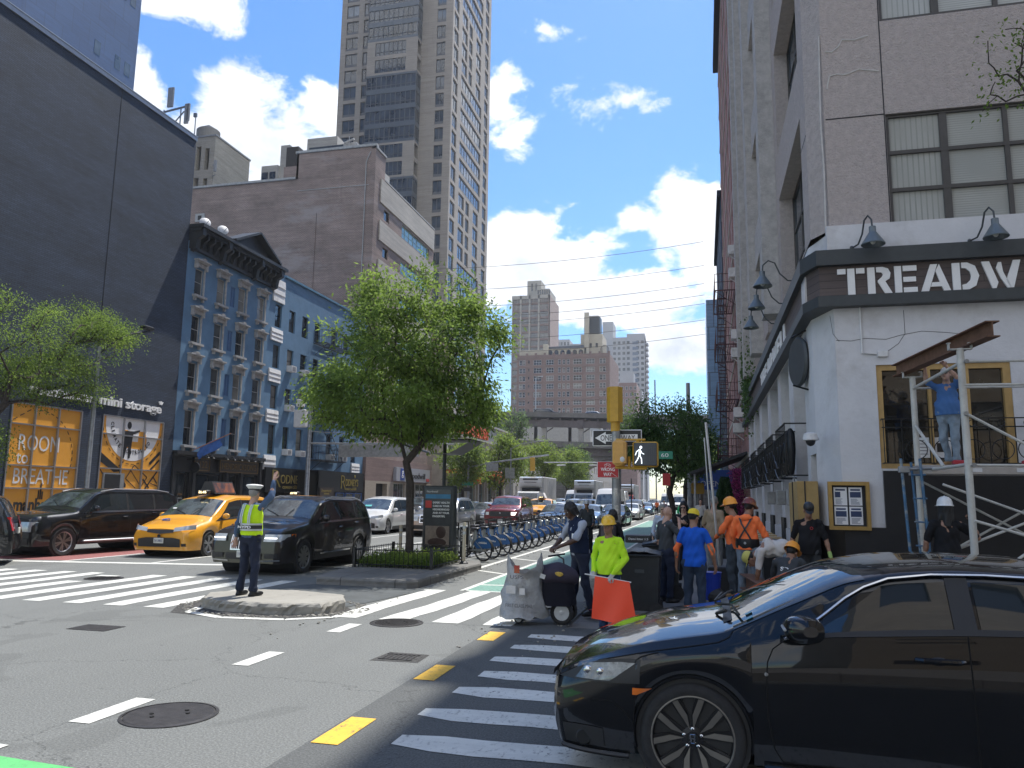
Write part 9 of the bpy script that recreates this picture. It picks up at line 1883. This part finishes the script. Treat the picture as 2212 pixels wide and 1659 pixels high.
t=mast('pedestrian_signal','small distant yellow pedestrian signal on a short post','traffic signal',-.3,44,2.4,.05,m=M_GALV);mb=MB();mb.bbox(-.65,43.8,2.15,.05,44.1,2.75,.04);mb.build('signal_head',M_YSG,t)
t=mast('parking_sign','small red parking sign on a thin post beside the dark tree','sign',-1.62,36,3.0,.025,m=M_GALV);mb=MB();mb.bbox(-1.8,35.93,2.45,-1.45,35.95,3.0,.005);mb.build('plate',MATS['sign_red'],t)
t=thing('shop_awning','blue shop awning with pale text farther down the right pavement','awning',(0,60,2.5));mb=MB();mb.prism([(-.9,2.6),(2.1,2.6),(2.1,4.0),(.2,4.0)],'y',58,62);mb.build('canopy',mat('awning_blue',(.02,.06,.25),.6),t);mb=MB();mb.text('OPEN',(-.2,57.99,2.8),X3,Z3,1.4,.4,.01);mb.build('lettering',C_SILV,t)
cart=thing('mail_cart','mail cart of grey sack and dark satchel on rubber wheels in the crosswalk','cart',(-2.4,11.5,0));rs=np.random.RandomState(11);mb=MB();rings=[]
for j in range(22):
 v=j/21;z=.10+.78*v;row=[]
 for i in range(36):
  a=2*PI*i/36;r=.30*(1+.12*math.sin(2*a+v*3)-.28*v*(1-v)*2)*(1+.05*math.sin(5*a+7*v+1)+.03*math.sin(11*a-9*v));r*=1.12-.22*v+.06*math.sin(3*a+11*v)+.03*math.sin(17*v+2*a);zz=z+(.27*abs(math.cos(a))**3*(v**4))*(1 if math.cos(a)>0 else .95)-.13*v**4+.02*math.sin(7*a+9*v);row.append((-2.60+r*math.cos(a)*(1-.05*v)+.02*v,11.32+r*.72*math.sin(a),zz))
 rings.append(row)
mb.grid(rings,closed=True);mb.poly(rings[0]);mb.build('grey_sack',mat('grey_woven_plastic',(.33,.335,.34),.38,.15,var=.18,scale=7,bump=.7,bscale=16,bdist=.03),cart,True,70)
mb=MB();mb.text('FIRST CLASS MAIL',(-2.80,11.065,.26),X3,Z3,.40,.05,.003);mb.text('USPS',(-2.74,11.07,.66),X3,Z3,.2,.05,.003);mb.build('sack_lettering',mat('faded_print',(.10,.10,.11),.8),cart);mb=MB();mb.box(-2.80,11.07,.45,-2.66,11.075,.56);mb.box(-2.60,11.07,.44,-2.52,11.075,.53);mb.build('label_patch',M_WHT,cart);mb=MB();mb.box(-2.68,11.06,.74,-2.60,11.07,.85);mb.build('red_reflector',M_TL,cart)
mb=MB();rings=[[(-2.13+(.25+.03*math.sin(6*a+v*5))*math.copysign(abs(math.cos(a))**.6,math.cos(a)),11.52+.24*math.copysign(abs(math.sin(a))**.6,math.sin(a)),.27+.40*v)for a in[2*PI*i/28 for i in range(28)]]for v in[k/8 for k in range(9)]];mb.grid(rings,closed=True);mb.poly(rings[0]);mb.poly(rings[-1]);st_=mb.build('satchel',cloth('black_canvas',(.012,.012,.02)),cart,True);mb=MB();mb.ball((-2.12,11.50,.70),(.33,.28,.17),24,12);mb.v=[(p[0]+.015*math.sin(19*p[1]+7*p[2]),p[1],p[2]-.25*max(0,p[0]+2.0)+.012*math.sin(23*p[0]))for p in mb.v];mb.build('satchel_flap',cloth('purple_black_canvas',(.045,.038,.055),var=.2),st_,True)
mb=MB();mb.ball((-2.06,11.235,.73),(.07,.01,.035),12,6);mb.build('yellow_logo',mat('logo_yellow',(.5,.33,.05),.6,var=.4,scale=40),st_);mb=MB();mb.obox((-2.32,11.24,.70),(.06,0,-.02),(.0,.006,0),(.01,0,.03));mb.build('white_envelope',M_WHT,st_)
mb=MB();mb.tube([(-2.62,11.5,.14),(-2.30,11.52,.20),(-2.02,11.55,.20),(-2.03,11.7,.55),(-2.10,11.85,.90),(-2.22,11.95,.95)],.014,6);mb.tube([(-2.34,11.88,.93),(-2.10,11.98,.97)],.016,6);mb.tube([(-2.05,11.4,.2),(-2.05,11.75,.2)],.012,6);mb.build('frame',M_BLACK,cart)
for x,y,r,w in((-2.04,11.40,.17,.05),(-2.04,11.74,.17,.05),(-2.66,11.30,.07,.035),(-2.66,11.6,.07,.035)):wl_=MB();wl_.torus((x,y,r),r*.82,r*.2,'y',24,8);o=wl_.build('wheel',M_TYRE,cart,True);mb=MB();mb.lathe([(r*.66,-.02),(r*.5,-.01),(r*.1,-.025)],(x,y,r),18,'y');mb.build('hub',C_SILV,o)
def bin_(label,x,y,w,d,h,z0=.0):
 t=thing('wheeled_bin',label,'bin',(x,y,z0),'black wheeled bins');mb=MB();k=.82
 def ring(s,z):return[(x-w/2*s,y-d/2*s,z0+z),(x+w/2*s,y-d/2*s,z0+z),(x+w/2*s,y+d/2*s,z0+z),(x-w/2*s,y+d/2*s,z0+z)]
 mb.grid([ring(k,.03),ring(.98,h*.90)],closed=True);mb.poly(ring(k,.03));mb.bbox(x-w/2*1.03,y-d/2*1.03,z0+h*.88,x+w/2*1.03,y+d/2*1.03,z0+h*.92,.01);bd=mb.build('body',mat('bin_plastic',(.022,.024,.026),.42,var=.2,scale=8),t)
 mb=MB();mb.grid([[(x-w/2*1.05+w*1.05*i/8,y-d/2*1.08+d*1.1*j/5,z0+h*.925+.05*math.sin(PI*i/8)*.8+.03*math.sin(PI*j/5)+(.02 if i in(3,5)else 0))for i in range(9)]for j in range(6)]);mb.bbox(x-w*.54,y-d*.56,z0+h*.90,x+w*.54,y+d*.54,z0+h*.925,.01);mb.build('lid',MATS['bin_plastic'],t,True)
 mb=MB();mb.tube([(x-w*.4,y+d*.62,z0+h*.86),(x+w*.4,y+d*.62,z0+h*.86)],.016,6);mb.build('handle',M_PLAS,t);mb=MB();mb.box(x-.07,y-d*.478,z0+h*.66,x+.07,y-d*.472,z0+h*.71);mb.build('embossed_label',M_CHAR,bd)
 for sx in(-1,1):mb=MB();mb.lathe([(.13,-.03),(.13,.03)],(x+sx*w*.46,y+d*.28,z0+.13),20,'x');mb.lathe([(.13,0),(.12,.02)],(x+sx*w*.2+.12,y-d*.44,z0+.13),20,'y');mb.build('wheel',M_TYRE,t)
bin_('big black wheeled bin right behind the flag worker',-.98,12.55,.62,.72,1.06);bin_('second black wheeled bin behind the first, left of the blue t-shirt man',-.72,13.9,.62,.62,1.0,.13);bin_('low black bin between the orange worker and the black-shirted man',1.30,15.1,.62,.6,1.0,.13)
t=thing('black_case','flat black lettered case lying on the rear wheeled bin','case',(-1.0,14.2,1.15));mb=MB();mb.bbox(-1.36,13.9,1.06,-.92,14.3,1.19,.01);mb.build('box',M_PBLK,t);mb=MB();mb.text('Demi litter 1.5',(-1.30,13.9,1.11),X3,Z3,.34,.035,.003);mb.build('lettering',M_LETTER,t)
for i in range(9):
 y=16.6+i*1.25;t=thing('slatted_table','pale plank-topped outdoor table, %s of the row along the white wall'%names[i],'table',(1.3,y,.13),'plank tables along the restaurant wall');mb=MB();mb.bbox(.72,y-.28,.96,1.72,y+.28,1.0,.01);mb.build('tabletop',mat('pale_plank',(.42,.29,.14),.6,var=.15,scale=6),t)
 for a in(.8,1.64):
  for c in(-.22,.22):mb=MB();mb.box(a-.02,y+c-.02,.13,a+.02,y+c+.02,.96);mb.build('leg',M_BLACK,t)
ps=thing('parasol_pole','leaning bare metal parasol pole standing in a black base','pole',(.25,15,.13));mb=MB();mb.tube([(.27,15.0,.5),(.07,15.0,3.28)],.026,10);mb.build('pole',M_ALU,ps,True);mb=MB();mb.bbox(.05,14.8,.13,.5,15.2,.62,.02);mb.build('base',M_PLAS,ps)
ps=thing('parasol_pole','second thinner metal pole behind the leaning parasol pole','pole',(.1,19,.13));mb=MB();mb.tube([(.2,19.0,.2),(.05,19.0,3.3)],.02,8);mb.build('pole',M_ALU,ps,True)
t=thing('bucket','blue bucket with a black base on the ground beside the blue t-shirt man','bucket',(.1,13.2,.13));mb=MB();mb.lathe([(.12,.12),(.155,.55),(.165,.56)],(.10,13.3,.1),20);mb.build('body',mat('blue_plastic',(.01,.04,.35),.4),t);mb=MB();mb.ball((.17,13.25,.27),(.15,.14,.15),16,10);mb.build('black_pot',M_PLAS,t)
def ibeam(t,a,b,w=.17,h=.21,m=None):
 a,b=Vector(a),Vector(b);d=(b-a)/2;c=(a+b)/2;s=Z3.cross(d).normalized();u=d.cross(s).normalized();u=u if u.z>0 else-u;mb=MB();mb.obox(c+u*(h/2-.008),d,s*w/2,u*.008);mb.obox(c-u*(h/2-.008),d,s*w/2,u*.008);mb.obox(c,d*.999,s*.006,u*(h/2-.016));return mb.build('beam',m,t)
M_RUST=mat('rusty_steel',(.17,.09,.055),.75,.3,var=.3,scale=7,bump=.3);t=thing('steel_beam','rusty steel I-beam resting across the tops of the white scaffold posts','beam',(3.5,13,4));ibeam(t,(3.33,14.5,4.10),(3.67,10.9,4.06),m=M_RUST)
t=thing('steel_beam','brown steel beam lying tilted on the pavement in front of the bent worker','beam',(.8,13,.3));ibeam(t,(.66,13.7,.50),(1.15,11.9,.34),.22,.24,mat('brown_primer_steel',(.22,.12,.085),.6,.2,var=.15))
sc=thing('scaffold','white painted tubular scaffold frames with cross braces and an aluminium plank','scaffold',(4.3,12.7,.13));M_SCW=mat('white_scaffold_paint',(.50,.49,.45),.5,var=.14,scale=6,col2=(.30,.29,.27),v2=.2)
for x in(3.45,5.75):
 for y in(11.5,14.0):mb=MB();mb.tube([(x,y,.13),(x,y,3.92)],.048,12);mb.build('post',M_SCW,sc,True)
 for y in(11.5,14.0):
  mb=MB();mb.box(x-.14,y-.04,3.9,x+.14,y+.04,3.915)
  for s in(-1,1):mb.box(x+s*.14-.006,y-.04,3.9,x+s*.14+.006,y+.04,3.99);mb.box(x+s*.13-.03,y-.03,3.99,x+s*.13+.015,y+.03,4.0)
  mb.build('beam_clamp',M_SCW,sc)
 mb=MB()
 for z in(3.72,2.34,.5):mb.tube([(x,11.5,z),(x,14.0,z)],.025,8)
 mb.tube([(x,14.0,3.1),(x,12.6,2.36)],.025,8);mb.build('frame_rail',M_SCW,sc,True)
for pts in([(3.45,11.47,3.73),(5.75,11.47,3.72)],[(3.45,11.47,3.41),(5.75,11.47,3.40)],[(3.45,11.47,2.33),(5.75,11.47,2.32)],[(3.45,11.44,3.02),(5.75,11.44,1.6)],[(3.45,11.44,.75),(5.75,11.44,2.5)],[(3.45,14.0,3.72),(5.75,14.0,3.72)],[(3.45,14.03,2.2),(5.75,14.03,.9)],[(3.45,14.03,.8),(5.75,14.03,2.2)],[(3.45,11.4,1.6),(5.75,11.4,.9)],[(3.45,12.7,2.1),(5.75,12.7,1.2)],[(3.45,12.7,1.1),(5.75,12.7,2.1)]):mb=MB();mb.tube(pts,.019,7);mb.build('brace',M_SCW,sc,True)
for z,x,y in((3.02,3.45,11.45),(2.33,3.5,11.45),(3.73,3.5,11.45),(.75,3.45,11.4)):mb=MB();mb.lathe([(.03,-.03),(.03,.0)],(x,y,z),8,'y');mb.build('bolt',M_GALV,sc)
pk=thing('scaffold_plank','aluminium work plank laid across the scaffold under the blue-shirted worker','plank',(4.4,13.5,2.3));mb=MB();mb.box(3.30,13.15,2.27,6.2,13.19,2.40);mb.box(3.30,13.95,2.27,6.2,13.99,2.40);mb.box(3.30,13.19,2.385,6.2,13.95,2.41);mb.build('deck',M_ALU,pk)
for x,w in((3.95,.18),(4.6,.3)):mb=MB();mb.box(x,13.142,2.3,x+w,13.15,2.36);mb.build('sticker',M_WHT,pk)
for x in(3.78,4.75):t=tag(MB().bbox(x,13.3,2.41,x+.2,13.4,2.49,.02).build('tool',mat('red_plastic',(.35,.02,.03),.4)),'small red tool on the scaffold plank, '+('just left of the worker\'s boots' if x<4 else 'to the right of the thick post'),'tool')
ld=thing('scaffold_ladder','blue painted steel ladder frame hooked to the left end of the plank','ladder',(3.15,13.1,.13));M_SB=mat('worn_blue_paint',(.04,.12,.22),.5,var=.25,scale=8,col2=(.40,.38,.30),v2=.35,s2=5)
for x in(2.99,3.26):mb=MB();mb.tube([(x,13.1,2.5),(x+.07,13.0,.13)],.022,8);mb.build('rail',M_SB,ld,True)
mb=MB();mb.tube([(3.18,13.3,2.45),(3.25,13.2,.13)],.02,8)
for k in range(6):z=.45+k*.36;mb.tube([(3.18,13.28,z),(3.31,13.04,z)],.014,6)
mb.build('rung',M_SB,ld,True);mb=MB();mb.tube([(2.98,13.1,2.33),(3.5,13.15,2.36)],.025,8);mb.bbox(2.95,13.05,2.28,3.1,13.15,2.38,.01);mb.build('hook',M_GALV,ld)
t=thing('wrapped_pile','pile of clear plastic wrapped cartons on the kerb behind the mail carrier','cartons',(-1.5,13.6,.13));mb=MB();mb.bbox(-1.95,13.2,.13,-1.3,14.0,.50,.04);mb.bbox(-1.85,13.3,.50,-1.35,13.9,.72,.05);mb.build('cartons',mat('grey_wrap',(.30,.30,.29),.3,var=.4,scale=9,bump=.8,bscale=12,bdist=.04),t)
t=tag(MB().poly([(-1.75,12.05,.137),(-1.2,11.95,.137),(-1.25,12.2,.137),(-1.7,12.3,.137)]).build('red_cloth',mat('dark_red_rag',(.16,.02,.025),.8)),'dark red rag lying flat at the kerb between the two workers','rag')
cy=person('delivery rider with grey jacket and helmet astride a bicycle beyond the mail carrier',(-3.55,24.2,.05),5,dict(anL=(.12,-.15,.12),knL=(.14,-.25,.58),anR=(-.12,.05,.30),knR=(-.14,-.32,.70),elL=(.24,-.2,1.15),wrL=(.22,-.42,1.02),elR=(-.24,-.2,1.15),wrR=(-.22,-.42,1.02),head=(0,-.10,1.62)),1.72,SK_M,C_GREY,.9,C_BLACK,M_BLACK,('short',M_HAIRB),('cap',C_SILV,1),(0,5,0),1.1,res=.02,detail=False)
cb_=copy_tree(bb,(-3.55,24.55,0),D2R(90),'bicycle ridden by the delivery rider in the bike lane','ridden bicycles')
def haze():
 m=bpy.data.materials.new('haze');m.use_nodes=True;N=m.node_tree.nodes;N.clear();o=N.new('ShaderNodeOutputMaterial');v=N.new('ShaderNodeVolumePrincipled')
 v.inputs['Color'].default_value=(.86,.92,1,1);v.inputs['Density'].default_value=HAZE;v.inputs['Anisotropy'].default_value=.25;m.node_tree.links.new(v.outputs[0],o.inputs['Volume'])
 ob=MB().box(-260,-120,-1.1,260,520,175).build('haze',m);tag(ob,'thin summer haze filling the street and fading the far towers','haze',kind='stuff')
HAZE=.00028
haze()
